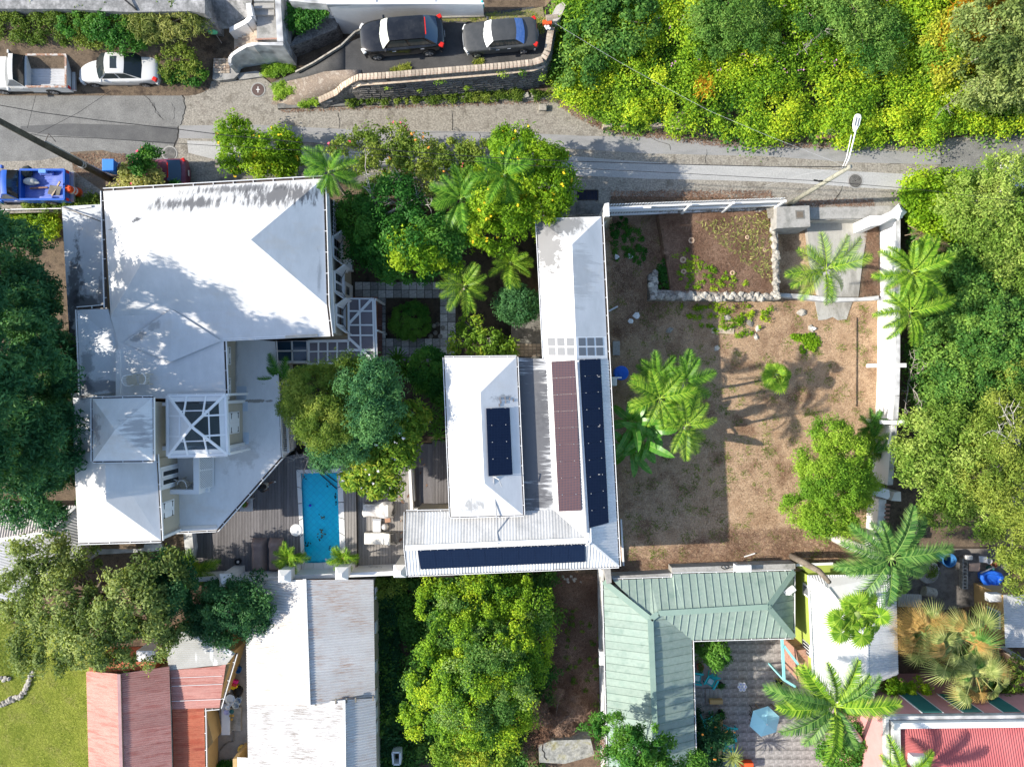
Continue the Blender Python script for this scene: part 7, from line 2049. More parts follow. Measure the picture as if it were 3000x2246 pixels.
# --- garden between villa and pool
tree('clipped_bush','round clipped green bush in the paved courtyard','bush',W(1204,940,ZG),
 [LB(1204,940,ZG+.55,56,52,.75)],90,160,.17,.22,M['leaf_shrub'],BK,(.14,.24),.06,shell=.9,tb=.25)
tree('round_shrub','small dense round tree beside the long white wing','tree',W(1520,890,ZG),[LB(1520,890,.6,60,52,.9)],75,150,.15,.45,M['leaf_dark'],BK,(.2,.34),.08,tb=.3)
tree('frangipani','sparse frangipani with bare forks and yellow green leaves','tree',W(1420,990,ZG),
 [LB(1350,1000,.2,45,38,.5),LB(1430,1005,.4,55,40,.6),LB(1480,1030,.4,45,30,.5),LB(1380,960,.2,40,30,.5)],70,34,.24,.36,M['leaf_plum'],M['bark_pale'],(.2,.34),.07,nbr=26,upb=.8)
tree('box_shrub','dense square dark green shrub against the hipped roof','shrub',W(1255,1100,ZG),[LB(1255,1085,.4,48,62,1.0),LB(1290,1130,.2,35,50,.9)],90,170,.16,.42,M['leaf_shrub'],BK,(.2,.34),.08,shell=.85)
tree('casuarina_tree','large olive green feathery tree between terrace and hipped roof','tree',W(1010,1250,ZD),
 [LB(930,1150,4.0,85,85,1.4),LB(880,1190,3.4,50,60,1.1),LB(960,1230,4.6,90,80,1.5),LB(1010,1100,4.0,70,60,1.2)],170,200,.2,.2,M['leaf_moss'],BK,(.25,.46),.18,upb=.45,tb=.05,under=.2)
tree('casuarina_tree','dark blue green feathery crown right beside the olive feathery tree','tree',W(1060,1270,ZD),
 [LB(1080,1130,4.4,90,80,1.5),LB(1090,1220,4.4,85,80,1.5),LB(1000,1290,3.8,85,60,1.2),LB(960,1330,3.0,60,40,.9)],170,190,.2,.24,M['leaf_feather'],BK,(.28,.5),.16,upb=.45,tb=.22,under=.2)
tree('plumeria_tree','bright long leaved plumeria with white blossoms above the lower deck','tree',W(1110,1360,ZD-.3),
 [LB(1090,1370,2.2,85,55,.9),LB(1130,1330,2.8,95,60,1.0),LB(1050,1400,1.8,50,35,.7),LB(1180,1270,2.6,65,60,1.0),LB(1200,1230,2.4,55,50,.9),LB(1120,1420,1.8,70,35,.7)],170,62,.34,.28,M['leaf_plum'],BK,(.22,.42),.1,upb=.9,flowers=(M['petal_white'],46,.14),spread=.6)
BKp=M['bark_pale']
fr_a=[frond_mesh('frond',2.0,34,.62,.045,.42,.42,M['frond'],.8,.3) for _ in range(3)]
fr_y=[frond_mesh('frond_light',2.3,36,.66,.042,.38,.4,M['frond_yellow'],.8,.28) for _ in range(3)]
fr_s=[frond_mesh('frond_small',1.25,26,.42,.035,.5,.5,M['frond_yellow'],.8,.35) for _ in range(2)]
fr_c=[frond_mesh('coconut_frond',3.3,50,.85,.055,.34,.42,M['frond_blue'],.85,.4) for _ in range(3)]
fr_k=[frond_mesh('coconut_frond_light',3.1,50,.8,.055,.4,.5,M['frond_yellow'],.85,.45) for _ in range(2)]
DEAD.append(frond_mesh('dead_frond',1.9,24,.34,.035,.1,.35,M['frond_dead'],.5,.3))
def pl(name,label,gx,gy,gz,cx,cy,cz,meshes,nf,rt=.09,**kw):
 return palm(name,label,W(gx,gy,gz),W(cx,cy,cz),meshes,nf,rt,kw.pop('bark',BKp),**kw)
pl('palm_tree','slim palm leaning over the north corner of the villa roof',1035,600,ZG,968,505,5.0,fr_a,11,sc=(.75,.95))
pl('palm_tree','green palm in the middle of the hedge garden',1360,620,ZG,1352,585,3.6,fr_a,13,sc=(.85,1.05),group=None)
pl('palm_tree','green palm beside the tall yellow flowering tree',1480,560,ZG,1478,515,4.6,fr_a,12,sc=(.8,1.0))
pl('palm_tree','yellow green courtyard palm right of the clipped bush',1362,870,ZG,1362,838,1.6,fr_y,13,sc=(.72,.88))
pl('fishtail_palm','clump of yellowing palm leaves against the long white wing',1490,790,ZG,1495,770,1.2,fr_y,16,sc=(.5,.8),tilt=(-.9,.2))
dr_m=[blade_mesh('dracaena_leaf',.75,.035,.5,.35,M['leaf_shrub'],6,.02,.3) for _ in range(2)]
def rosette(name,label,cat,px,py,z,n,meshes,sc,ground,group=None,tilt=(-1.1,.3),part='leaf',stem=.04):
 g=W(px,py,ground);c=W(px,py,z)
 t=thing(name,label,cat,g,group)
 MB().tube([g,c],[stem*1.3,stem],7).build('stem',BK,t)
 for i in range(n):
  lv=i/n
  put(part,random.choice(meshes),t,c-g,i*2.39996+random.uniform(-.2,.2),tilt[0]*(1-lv)+tilt[1]*lv,random.uniform(*sc),random.uniform(-.2,.2))
 return t
for i,(x,y) in enumerate(((1262,1210),(1290,1228),(1274,1250),(1300,1190),(1318,1252),(1285,1275),(1308,1168))):
 rosette('dracaena','spiky dracaena head standing between the feathery tree and hipped roof','plant',x,y,1.1+.2*(i%3),22,dr_m,(.7,1.0),ZD,'dracaena heads by the hipped roof')
for i,(x,y,lb) in enumerate(((1165,1050,'dark strappy plant at the courtyard edge above the feathery tree'),(1190,1080,'dark strappy plant nearest the square dark shrub'))):
 rosette('strappy_plant',lb,'plant',x,y,-1.2,34,dr_m,(1.0,1.5),ZG,None)
cy_=[frond_mesh('cycad_frond',1.5,30,.4,.04,.5,.5,M['leaf_shrub'],.85,.3) for _ in range(2)]
pl('dark_palm','dark palm fronds reaching over the edge of the terrace roof',835,1120,ZG,835,1110,1.6,cy_,14,sc=(.9,1.3))
# potted palms by the pool
for (x,y,lb,s) in ((578,1655,'yellow green potted palm in the dark corner of the deck',.95),(852,1628,'potted palm between the brown covers and the pool',.85),(1010,1628,'potted palm at the lower right corner of the pool',.75)):
 g=W(x,y,ZD)
 t=palm('potted_palm',lb,g,W(x,y,ZD+.9),fr_s,17,.05,BK,'potted palm',(-.9,.3),(s,s*1.25))
 MB().lathe(g,[(.2,0),(.28,.4),(.3,.42),(.26,.42),(.24,.36),(.01,.36)],16).build('plant_pot',M['terracotta'],t)
# --- yard palms and banana
pl('areca_palm','upper right palm of the yard clump',1985,1150,ZY,2000,1118,3.0,fr_a,13,sc=(.8,1.0))
pl('areca_palm','middle palm of the yard clump with broad light fronds',1925,1190,ZY,1932,1165,3.6,fr_y,14,sc=(.82,1.0))
pl('areca_palm','lower right palm of the yard clump',1990,1265,ZY,2008,1245,3.1,fr_y,12,sc=(.78,.95))
pl('areca_palm','shaded short palm behind the yard clump',1950,1120,ZY,1925,1100,1.0,fr_a,10,sc=(.7,.9))
ban=[blade_mesh('banana_leaf',L,wd,.55,.55,M['banana']) for L,wd in ((2.3,.3),(1.9,.33),(2.6,.3))]
t=thing('banana_plant','banana clump with broad split leaves beside the white eaves','banana plant',W(1868,1275,ZY))
for i,(x,y,z) in enumerate(((1850,1235,1.4),(1880,1290,1.0),(1905,1255,1.2),(1846,1310,.8))):
 g=W(x,y,ZY);c=W(x,y,z)
 MB().tube([g,c],[.14,.08],9).build('stem',M['shaft'],t,smooth=True)
 for k in range(8 if i !=1 else 10):
  put('banana_leaf',random.choice(ban),t,c-ORG[t.name],k*2.39996+i,random.uniform(-.75,.25),random.uniform(.7,1.0),random.uniform(-.35,.35))
fan_y=[fan_mesh('fan_leaf',.62,M['frond_yellow'],20,310,.75,.3) for _ in range(3)]
fan_b=[fan_mesh('fan_leaf',r_,M['frond_yellow'],26,290,s_,.3,.66) for r_,s_ in ((.66,.35),(.72,.75),(.8,1.1),(.7,1.35),(.62,.6))]
fan_d=[fan_mesh('fan_leaf_dry',.95,M['frond_dry'],22,170,1.1,.6,.35)]+[fan_mesh('fan_leaf',r_,M['frond_pale'],24,210,s_,.5,.42) for r_,s_ in ((.95,1.2),(1.0,.6),(.85,.9),(.9,1.5))]+[fan_mesh('fan_leaf',.95,M['frond_blue'],24,200,1.0,.5,.4)]
palm('fan_palm','young fan palm standing alone in the dry yard',W(2262,1110,ZY),W(2270,1094,.6),fan_y,28,.12,BK,'fan palm',(-.8,.45),(.9,1.15),None,'fan_leaf',core=.6,boss=(.22,.3))
palm('washingtonia','fan palm with big round light leaves over the lime house roof',W(2440,1700,ZS),W(2505,1790,3.2),fan_b,40,.16,BKp,'fan palm',(-.55,.4),(.8,1.15),None,'fan_leaf',bend=-.1,core=.1,boss=(.5,.45))
palm('shaggy_fan_palm','broad shaggy fan palm with orange drying leaves right of the lime house',W(2760,1830,ZS),W(2800,1860,1.2),fan_d,64,.22,BK,'fan palm',(-.85,.35),(.8,1.6),None,'fan_leaf',core=.25,boss=(.5,.5))
palm('shaggy_fan_palm','second shaggy fan palm crown nearer the pink house',W(2820,1920,ZS),W(2850,1960,.8),fan_d,46,.2,BK,'fan palm',(-.8,.3),(.8,1.45),None,'fan_leaf',core=.25,boss=(.5,.5))
palm('shaggy_fan_palm','orange topped fan palm close to the white corrugated roof',W(2690,1820,ZS),W(2700,1850,.4),fan_d[:1]*3+fan_d[1:3],36,.2,BK,'fan palm',(-.8,.3),(.8,1.4),None,'fan_leaf',core=.25,boss=(.5,.5))
# --- coconut and queen palms
pl('queen_palm','palm over the concrete driveway inside the white wall',2390,775,ZY,2415,790,3.4,fr_y,13,rt=.13,sc=(.9,1.15),shaft=M['shaft'])
pl('queen_palm','upper palm overhanging the white wall',2610,800,ZY,2665,800,4.2,fr_k,13,rt=.13,sc=(.6,.82))
pl('queen_palm','lower palm overhanging the white wall',2625,940,ZY,2660,915,4.0,fr_k,13,rt=.13,sc=(.58,.8))
pl('coconut_palm','glossy coconut palm at the lower end of the white wall',2420,1558,ZY,2605,1630,4.4,fr_c,15,rt=.17,sc=(.85,1.05),shaft=M['shaft'],bend=.12)
pl('coconut_palm','large leaning coconut palm over the patio and pink house',2560,2220,ZS,2440,2060,4.8,fr_c+fr_k,18,rt=.16,sc=(.95,1.15),bend=-.1)
pl('coconut_palm','thin palm tips at the bottom edge by the pink house',2640,2300,ZS,2640,2270,4.0,fr_k,9,rt=.12,sc=(.7,.9))
tag(MB().tube([W(2320,1628,ZY+.2),W(2360,1650,.2),W(2400,1672,1.0),W(2430,1705,2.0)],[.22,.2,.17,.13],10).build('leaning_trunk',M['bark'],smooth=True),'bare brown trunk leaning from the yard over the lime wall','tree trunk')
for x,y,lb in ((2545,1245,'upper small palm tuft beside the white wall'),(2548,1282,'middle small palm tuft beside the white wall'),(2550,1325,'lower small palm tuft beside the white wall')):
 pl('small_palm',lb,x,y,ZY,x,y,ZY+1.0,[fr_s[0]]+cy_,14,rt=.07,sc=(.65,.95))
# --- yard tree, bottom trees
tree('acacia_tree','bright green feathery tree in the lower right of the yard','tree',W(2450,1420,ZY),
 [LB(2430,1280,1.4,60,55,1.1),LB(2400,1370,1.6,70,70,1.2),LB(2480,1350,1.4,65,85,1.3),LB(2440,1420,2.0,100,75,1.4),LB(2515,1430,1.3,50,60,1.0),LB(2350,1490,1.6,65,48,.8),LB(2420,1520,1.8,90,50,.9)],330,190,.15,.3,M['leaf_fresh'],BK,(.22,.4),.12,upb=.55,under=.2)
tree('pine_like_tree','feathery green tree with bare stems at the bottom edge over the green roof','tree',W(1880,2230,ZS),
 [LB(1765,2110,2.4,28,40,.6),LB(1740,2130,2.0,32,24,.5),LB(1830,2130,2.8,45,45,.7),LB(1905,2150,2.8,45,40,.7),LB(1960,2200,2.4,40,45,.7),LB(1860,2200,3.0,60,45,.8),LB(2020,2230,2.0,40,30,.6),LB(1800,2230,2.6,60,40,.8),LB(1920,2240,2.6,60,40,.8)],120,130,.2,.3,M['leaf_shrub'],BK,(.2,.36),.1,upb=.5,nbr=20,tb=.2)
tree('rusty_bush','rust brown dry bush at the foot of the feathery tree at the bottom edge','bush',W(1775,2210,ZS),[LB(1778,2200,-1.5,26,50,.6)],22,110,.16,.25,M['litter'],BK,(.2,.35),.04)
tree('patio_shrub','glossy green round shrub in the corner of the patio','shrub',W(2085,1910,ZS),[LB(2098,1908,-1.6,42,40,.8),LB(2070,1895,-1.9,35,30,.6)],60,110,.16,.45,M['leaf_shrub'],BK,(.18,.32),.06,tb=.15)
tree('orange_tree','small citrus tree with orange fruit in the shady patio','tree',W(2100,2150,ZS),[LB(2095,2150,-1.4,50,40,.7),LB(2060,2180,-1.6,40,40,.6)],50,90,.16,.45,M['leaf_dark'],BK,(.18,.34),.06,flowers=(M['petal_orange'],12,.12))
cover('patio_bed_plants',[(2030,2080),(2110,2080),(2110,2246),(2040,2246)],ZS,60,60,.16,.4,M['leaf_dark'],(.18,.34),(0,.4),label='dark planting along the green roof wall in the patio',cat='planting')
rosette('grass_tree','pale spiky grass plant at the bottom of the patio','plant',2146,2216,-1.6,60,[blade_mesh('spike_leaf',1.0,.03,.35,.4,M['leaf_grey'],5,.02,.3)],(.7,1.0),ZS)
tree('pink_house_bush','leggy green bush in front of the pink wall','bush',W(2630,2010,ZS),[LB(2625,2010,-.6,48,28,.6),LB(2600,2060,-.4,36,26,.5),LB(2680,2020,-.6,40,30,.6)],50,80,.18,.42,M['leaf_bright'],BKp,(.18,.34),.06,nbr=12)
tree('right_bush','loose green bush beside the pale wall right of the shaggy palms','bush',W(2960,1990,ZS),[LB(2960,1980,-.6,55,60,.8),LB(2930,2030,-.6,50,40,.7)],60,60,.18,.42,M['leaf_moss'],BKp,(.18,.36),.06,nbr=14)
tree('patio_wall_bush','dark bush below the coconut palm at the bottom edge','bush',W(2450,2200,ZS),[LB(2455,2200,-.8,60,55,.9),LB(2500,2160,-.6,50,50,.8)],80,90,.17,.42,M['leaf_shrub'],BK,(.2,.36),.06)
# --- thicket on the slope north of the street
ne_poly=[(1600,170),(1640,60),(1665,-40),(3100,-40),(3100,395),(2800,400),(2770,430),(2460,425),(2330,410),(2250,425),(2050,395),(1880,375),(1790,372),(1740,350),(1650,290)]
zf=lambda x,y:hill_ne(x,y)
cover('vine_thicket',ne_poly,0,1150,150,.14,.6,M['leaf_vine'],(.28,.62),(.15,.8),label='sunlit yellow green vine thicket covering the slope above the street',cat='thicket',zf=zf,spread=.4)
cover('vine_mounds',ne_poly,0,170,360,.14,.6,M['leaf_vine'],(.55,.95),(.5,1.3),label='taller sunlit mounds of vine rising from the slope thicket',cat='thicket',zf=zf,spread=.4,tint=(.1,.9))
cover('vine_underlayer',ne_poly,0,500,70,.2,.6,M['leaf_vine_deep'],(.4,.7),(-.1,.25),label='deep green undergrowth under the vine thicket',cat='undergrowth',zf=zf)
cover('thicket_edge',[(1600,235),(1660,180),(1720,260),(1900,320),(1900,380),(1800,375),(1740,350),(1640,292)],0,120,110,.18,.25,M['leaf_fresh'],(.2,.42),(.1,.5),label='fine grassy green weeds at the west foot of the thicket',cat='weeds',zf=zf)
hillz=lambda px,py,dz:float(hill_ne(np.array([W(px,py,1).x]),np.array([W(px,py,1).y]))[0])+dz
def ht(name,label,lobes,k,per,size,asp,m,rr=(.3,.55),**kw):
 lb=[LB(x,y,hillz(x,y,dz),r,r2,rz) for x,y,dz,r,r2,rz in lobes]
 x,y=lobes[0][:2]
 return tree(name,label,kw.pop('cat','tree'),W(x,y,hillz(x,y,0)),lb,k,per,size,asp,m,kw.pop('bark',BK),rr,kw.pop('r0',.12),**kw)
ht('slope_tree','fine leaved dark tree rising at the top of the thicket above the brick ruins',[(2130,50,1.2,110,90,1.0),(2210,90,1.1,80,70,.9),(2080,110,.9,70,60,.8)],105,150,.16,.3,M['leaf_slope'],tb=.0,upb=.5)
ht('slope_tree','dark feathery tree mid slope left of the orange dodder',[(2480,50,1.1,100,70,.9),(2560,110,1.1,90,80,.9),(2400,40,.8,80,60,.8),(2570,190,.9,60,40,.7)],110,140,.17,.28,M['leaf_slope'],tb=-.05,upb=.5)
ht('slope_tree','pale grey green tree in the top right corner',[(2900,90,2.4,110,100,1.4),(2970,190,2.2,110,100,1.3),(2850,230,1.8,80,80,1.1),(2940,280,1.4,80,50,.9),(3050,60,2.4,100,100,1.3)],210,120,.2,.42,M['leaf_grey'],bark=M['bark_pale'],nbr=16,upb=.5)
ht('dark_slope_bush','dark leafy bush in shade behind the vines at the top middle',[(1820,60,1.0,110,90,1.0),(1720,110,.9,80,90,.9),(1690,200,.8,60,60,.8)],110,110,.19,.5,M['leaf_vine_deep'],cat='bush',tb=.1)
ht('banana_like_bush','strappy leaved plant at the upper left of the thicket',[(1690,40,.8,60,45,.6),(1755,70,.9,40,30,.5)],40,60,.34,.2,M['leaf_vine'],cat='bush',tb=-.05)
def dodder(x,y,dz,n,rp,ln,ang):
 V=[]
 k=(CAM_H-1)/FOC
 c=W(x,y,1)
 px=RNG.normal(size=n)*rp*k+c.x;py=RNG.normal(size=n)*rp*k+c.y
 z=hill_ne(px,py)+dz+RNG.uniform(0,.35,n)
 p=np.column_stack([px,py,z])
 a=ang+RNG.normal(size=n)*.5
 d=np.column_stack([np.cos(a),np.sin(a),RNG.normal(size=n)*.25])*(ln*RNG.uniform(.5,1.4,n))[:,None]
 b=np.column_stack([-np.sin(a),np.cos(a),np.zeros(n)])*.024
 return np.stack([p-b,p+b,p+d+b,p+d-b],1)
q=np.concatenate([dodder(2795,80,1.9,1500,34,.4,1.1),dodder(2775,150,1.8,1900,32,.45,1.1),dodder(2750,190,1.7,1500,24,.45,1.0),dodder(2712,228,1.55,900,13,.5,.9),dodder(2840,30,1.9,800,34,.4,.4),dodder(2570,15,2,260,16,.4,1),dodder(2050,280,1.1,120,14,.3,1)])
tag(quad_mesh('dodder_vine',q,RNG.random(len(q)),M['leaf_dodder'],None,'stuff'),'orange threads of dodder vine draped over the thicket','dodder vine')
ht('dodder_bush','yellow orange bush under the dodder threads',[(2770,140,1.1,70,100,.8),(2740,215,.9,50,45,.7)],80,100,.17,.5,M['leaf_plum'],cat='bush',tb=.15)
for i,(x,y,s,lb) in enumerate(((2390,110,2,'grey dead branch arching over dark foliage on the slope'),(2860,10,5,'pale twigs at the top right edge'),(2810,270,9,'small bare twigs in the pale grey green tree'))):
 z=hillz(x,y,1.2)
 dead('dead_branch',lb,W(x,y,z),[W(x-40,y+40,z+.5),W(x+30,y-25,z+.6)],.04,M['bark_dead'],s)
# pink blossoms sprinkled over the thicket
pp=sample_poly([(v.x,v.y) for v in WW([(1780,120),(2250,40),(2600,40),(2680,160),(2300,260),(1800,230)],1)],46)
p=np.column_stack([pp,hill_ne(pp[:,0],pp[:,1])+1.25]);p=np.repeat(p,4,0)+RNG.normal(size=(len(p)*4,3))*.1
tag(quad_mesh('pink_blossom',leaf_quads(p,unit(RNG.normal(size=p.shape)*.4+[0,0,1]),np.full(len(p),.12),.8),RNG.random(len(p)),M['petal_mauve'],None,'stuff'),'small mauve pink blossoms scattered over the vine thicket','blossom')
# --- east thicket beyond the white wall
e_poly=[(2640,545),(2760,510),(2900,560),(3100,540),(3100,1900),(2960,1620),(2700,1540),(2660,1380),(2650,1240),(2645,1000),(2650,680)]
cover('east_thicket',[(2645,640),(3100,640),(3100,1340),(2780,1340),(2660,1240)],-1.2,620,130,.16,.55,M['leaf_vine_deep'],(.35,.7),(.2,1.5),label='deep green leafy thicket beyond the white wall',cat='thicket')
cover('lime_vines',[(2630,555),(2700,530),(2790,520),(2810,590),(2840,700),(2760,700),(2680,690),(2650,625)],-.6,150,105,.17,.6,M['leaf_bright'],(.3,.5),(.2,.9),label='bright lime vines spilling beside the white gate wall',cat='vines')
def et(name,label,lobes,k,per,size,asp,m,**kw):
 lb=[LB(x,y,z,r,r2,rz) for x,y,z,r,r2,rz in lobes]
 x,y=lobes[0][:2]
 return tree(name,label,'tree',W(x,y,-1.6),lb,k,per,size,asp,m,kw.pop('bark',M['bark_pale']),kw.pop('rr',(.28,.52)),.16,**kw)
et('lime_tree','light yellow green tree at the right edge above the white car',[(2860,610,2.6,110,110,1.6),(2960,560,3.2,110,100,1.6),(2920,700,2.4,110,90,1.4),(3010,680,3,110,120,1.6),(2870,520,2,70,50,1.0),(2960,810,1.6,90,60,1.1)],260,130,.18,.4,M['leaf_olive'],tb=.1,nbr=8)
et('lime_tree','lime leaved bushy tree beside the gate pier',[(2700,560,.9,70,45,.8),(2780,560,1.0,75,50,.8),(2740,630,.6,80,50,.7)],110,110,.17,.55,M['leaf_bright'])
et('glossy_tree','deep green broad leaved tree right of the two overhanging palms',[(2800,850,1.4,110,110,1.3),(2900,960,1.8,130,120,1.5),(2790,1020,1.2,100,100,1.2),(2960,1080,1.6,110,110,1.4),(2850,1130,1.2,120,90,1.2)],300,170,.17,.55,M['leaf_vine_deep'],tb=.1)
et('olive_tree','olive green tree with upright sprays close to the lower white wall',[(2690,1270,2.0,65,55,1.2),(2760,1250,2.2,75,60,1.3),(2720,1370,1.8,90,65,1.2),(2820,1300,2.2,85,75,1.3),(2800,1420,1.6,95,75,1.2),(2760,1480,1.0,75,60,1.0),(2860,1500,1.2,80,70,1.1),(2650,1320,1.2,40,40,.7)],280,120,.19,.38,M['leaf_olive'],upb=.4,tb=.08)
et('right_tree','mid green feathery tree with bare grey limbs at the right edge',[(2940,1250,3.0,100,110,1.6),(2900,1370,2.6,95,90,1.4),(2980,1450,3.0,100,110,1.6),(2960,1570,2.2,80,80,1.3),(3000,1140,2.6,90,80,1.3),(2990,1680,1.4,55,60,1.0)],280,130,.17,.33,M['leaf_moss'],upb=.45,tb=.2,nbr=26)
dead('dead_branch','pale dead branch forking in the feathery tree at the right edge',W(2990,1310,3.6),[W(2935,1190,5.0),W(2920,1260,4.9),W(2960,1195,5.0)],.05,M['bark_pale'],21)
dead('dead_branch','grey dry branches piled against the outside of the white wall',W(2660,1120,-.6),[W(2720,1060,.8),W(2650,1200,.4),W(2700,1180,.5),W(2680,1040,.9)],.05,M['bark_dead'],22)
for i,(x,y,a) in enumerate(((2680,690,.2),(2700,710,.6),(2740,700,-.2),(2690,660,-.5),(2730,735,.1))):
 o=put('dead_frond',DEAD[0],None,W(x-30,y,.6),a,0,1)
 tag(o,'fallen brown palm frond lying on the bright vines beyond the gate','palm frond','fallen palm fronds by the gate')
# --- vines below the pool wall
sv=[(1100,1690),(1620,1680),(1625,1800),(1610,1900),(1620,2040),(1560,2120),(1590,2260),(1100,2260)]
cover('lower_vines',sv,ZS,620,100,.18,.6,M['leaf_vine_deep'],(.3,.6),(.1,.7),label='dark green ground vines between barn and green roof house',cat='vines')
tree('vine_covered_tree','broad sunlit tree smothered in vines below the solar house','tree',W(1370,1960,ZS),
 [LB(1300,1760,-.5,110,70,1.2),LB(1420,1740,-.3,120,60,1.2),LB(1530,1770,-.5,90,80,1.2),LB(1330,1870,.6,110,90,1.6),LB(1450,1880,.8,120,100,1.7),LB(1290,1980,.4,100,90,1.5),LB(1400,2000,1.0,130,100,1.8),LB(1500,1990,.4,90,100,1.5),LB(1380,2100,.2,120,80,1.3),LB(1260,2080,-.6,80,80,1.1),LB(1470,2100,-.4,80,80,1.1),LB(1570,1880,-.8,50,90,1.0)],430,190,.135,.6,M['leaf_vine'],BK,(.2,.5),.2,upb=.7,tb=-.08)
tree('smothered_tree','mid green crown breaking through the vines of the broad tree','tree',W(1420,1980,ZS),
 [LB(1350,1800,.2,80,60,1.2),LB(1440,1900,1.2,90,80,1.5),LB(1370,1930,1.2,70,80,1.4),LB(1480,2010,.9,80,80,1.4),LB(1330,2050,.8,70,70,1.3),LB(1420,2080,.7,90,60,1.2),LB(1550,1800,-.3,50,60,1.0),LB(1230,2010,-.4,40,60,1.0)],210,200,.13,.55,M['leaf_green'],BK,(.2,.5),.16,upb=.5)
q=np.concatenate([dodder(1330,2195,.3,700,20,.3,1.2),dodder(1440,2190,.3,900,26,.35,1.4),dodder(1300,2170,.3,300,16,.3,1.6)])
q[:,:,2]+=ZS+1.7-1+.4
tag(quad_mesh('dodder_vine',q,RNG.random(len(q)),M['leaf_dodder'],None,'stuff'),'orange dodder threads on the lower vines at the bottom edge','dodder vine')
tree('yellow_bush','yellow tinged bush under orange threads at the bottom edge','bush',W(1370,2200,ZS),[LB(1330,2190,-1.6,65,50,.9),LB(1430,2200,-1.6,75,50,.9)],80,100,.17,.55,M['leaf_plum'],BK,(.25,.45),.06)
cover('wall_foot_creeper',[(1020,1690),(1180,1682),(1180,1720),(1060,1745),(1020,1715)],ZS+.8,46,90,.16,.5,M['leaf_moss'],(.25,.42),(.2,1.3),label='creeper with pink blooms hanging below the white pier',cat='creeper')
cover('barn_side_hedge',[(1104,1700),(1160,1700),(1180,2246),(1108,2246)],ZS,190,90,.17,.45,M['leaf_dark'],(.25,.45),(.1,.8),label='narrow dark hedge along the barn side',cat='hedge')
# --- bank at the top left
nwz=lambda x,y:np.clip((y-17.4)*.55,0,2.2)
cover('bank_weeds',[(-60,28),(200,26),(380,38),(560,44),(600,60),(560,120),(590,170),(600,240),(500,255),(480,180),(240,165),(-60,150)],0,330,85,.15,.35,M['leaf_moss'],(.16,.34),(.0,.25),label='patchy weeds on the bank above the parked white vehicles',cat='weeds',zf=nwz,tint=(.12,.8))
ht2=lambda lobes:[LB(x,y,z,r,r2,rz) for x,y,z,r,r2,rz in lobes]
tree('bank_bush','dark green bush on the bank behind the silver sedan','bush',W(330,95,1.5),ht2([(230,70,2.0,60,40,.5),(320,80,2.0,70,45,.6),(370,120,1.6,60,40,.5)]),90,100,.14,.45,M['leaf_shrub'],BK,(.18,.32),.05,tb=.15)
tree('bank_lily','strappy yellow green lilies on the bank at the foot of the terrace wall','plant',W(480,80,1.5),ht2([(430,70,2.1,60,40,.4),(520,65,2.1,70,40,.4),(570,75,2.0,40,30,.35),(480,105,1.8,60,30,.35)]),90,60,.3,.17,M['leaf_yellow'],BK,(.2,.34),.04,tb=-.12,upb=.4)
tree('verge_bush','low green bush at the back bumper of the silver sedan','bush',W(540,215,0),[LB(510,200,.3,40,45,.4),LB(560,215,.35,45,35,.45)],60,95,.14,.45,M['leaf_shrub'],BK,(.16,.3),.04)
cover('stair_creeper',[(850,14),(900,12),(960,20),(970,50),(930,70),(900,95),(852,90),(846,50)],1.6,70,100,.14,.45,M['leaf_shrub'],(.2,.34),(0,.5),label='dense green creeper between staircase and white house',cat='creeper')
cover('planter_grass',[(775,195),(835,190),(860,205),(790,228),(765,215)],.05,40,90,.16,.2,M['leaf_fresh'],(.12,.22),(0,.15),label='grass tuft in the planter below the staircase',cat='grass')
cover('ramp_weeds',[(803,252),(850,242),(900,232),(935,215),(940,228),(920,250),(870,270),(812,296)],.05,70,100,.15,.22,M['leaf_fresh'],(.12,.24),(0,.3),label='green weeds on the verge of the drive ramp',cat='weeds')
cover('ramp_weeds',[(880,310),(900,296),(950,275),(985,262),(975,285),(930,305),(890,318)],.1,40,90,.15,.22,M['leaf_fresh'],(.12,.22),(0,.2),label='weeds creeping round the end block of the stone wall',cat='weeds')
cover('wall_foot_weeds',[(1000,300),(1080,270),(1160,272),(1300,268),(1450,266),(1560,270),(1630,282),(1630,290),(1450,294),(1200,302),(1010,312)],.05,150,65,.15,.3,M['leaf_moss'],(.12,.26),(0,.2),label='weeds growing along the foot of the stone retaining wall',cat='weeds')
for x,y,z in ((1135,238,1.6),(1290,225,1.9),(1470,205,2.2),(1530,200,2.1),(1590,215,1.6),(1230,250,1.0),(1370,245,1.0)):
 c=W(x,y,z)
 cc=np.array([[c.x,c.y-.25,z]]);q,tn=clump_leaves(cc,np.array([.24]),60,.13,.4)
 tag(quad_mesh('wall_fern',q,tn,M['leaf_fresh'],None),'small green fern sprouting from the face of the stone wall','fern','ferns on the stone wall')
blades('drive_grass',[(1140,60),(1560,30),(1600,60),(1590,110),(1540,66),(1300,64),(1150,80)],ZU,2600,.16,.025,M['grass_lawn'],.7,None,60,label='thin grass along the house side of the drive',cat='grass')
blades('drive_tuft',[(1135,205),(1200,185),(1205,205),(1150,216)],ZU,900,.2,.025,M['grass_lawn'],.6,None,9,label='yellowish grass tuft at the drive edge beside the coping',cat='grass')
blades('drive_tuft',[(1380,175),(1415,172),(1415,190),(1385,192)],ZU,500,.2,.025,M['grass_lawn'],.6,None,6,label='small grass tuft beside the front wheel of the dark sedan',cat='grass')
cover('truck_side_weeds',[(70,588),(160,580),(300,575),(300,600),(180,612),(60,612)],-.1,50,80,.15,.4,M['leaf_moss'],(.16,.3),(0,.3),label='weeds below the blue pickup and traffic drum',cat='weeds')
cover('fence_shrubs',[(60,612),(180,612),(178,690),(100,700),(20,660)],-1.2,60,90,.2,.35,M['leaf_vine'],(.25,.42),(0,.6),label='green shrubs behind the wire fence under the feathery tree',cat='shrubs')
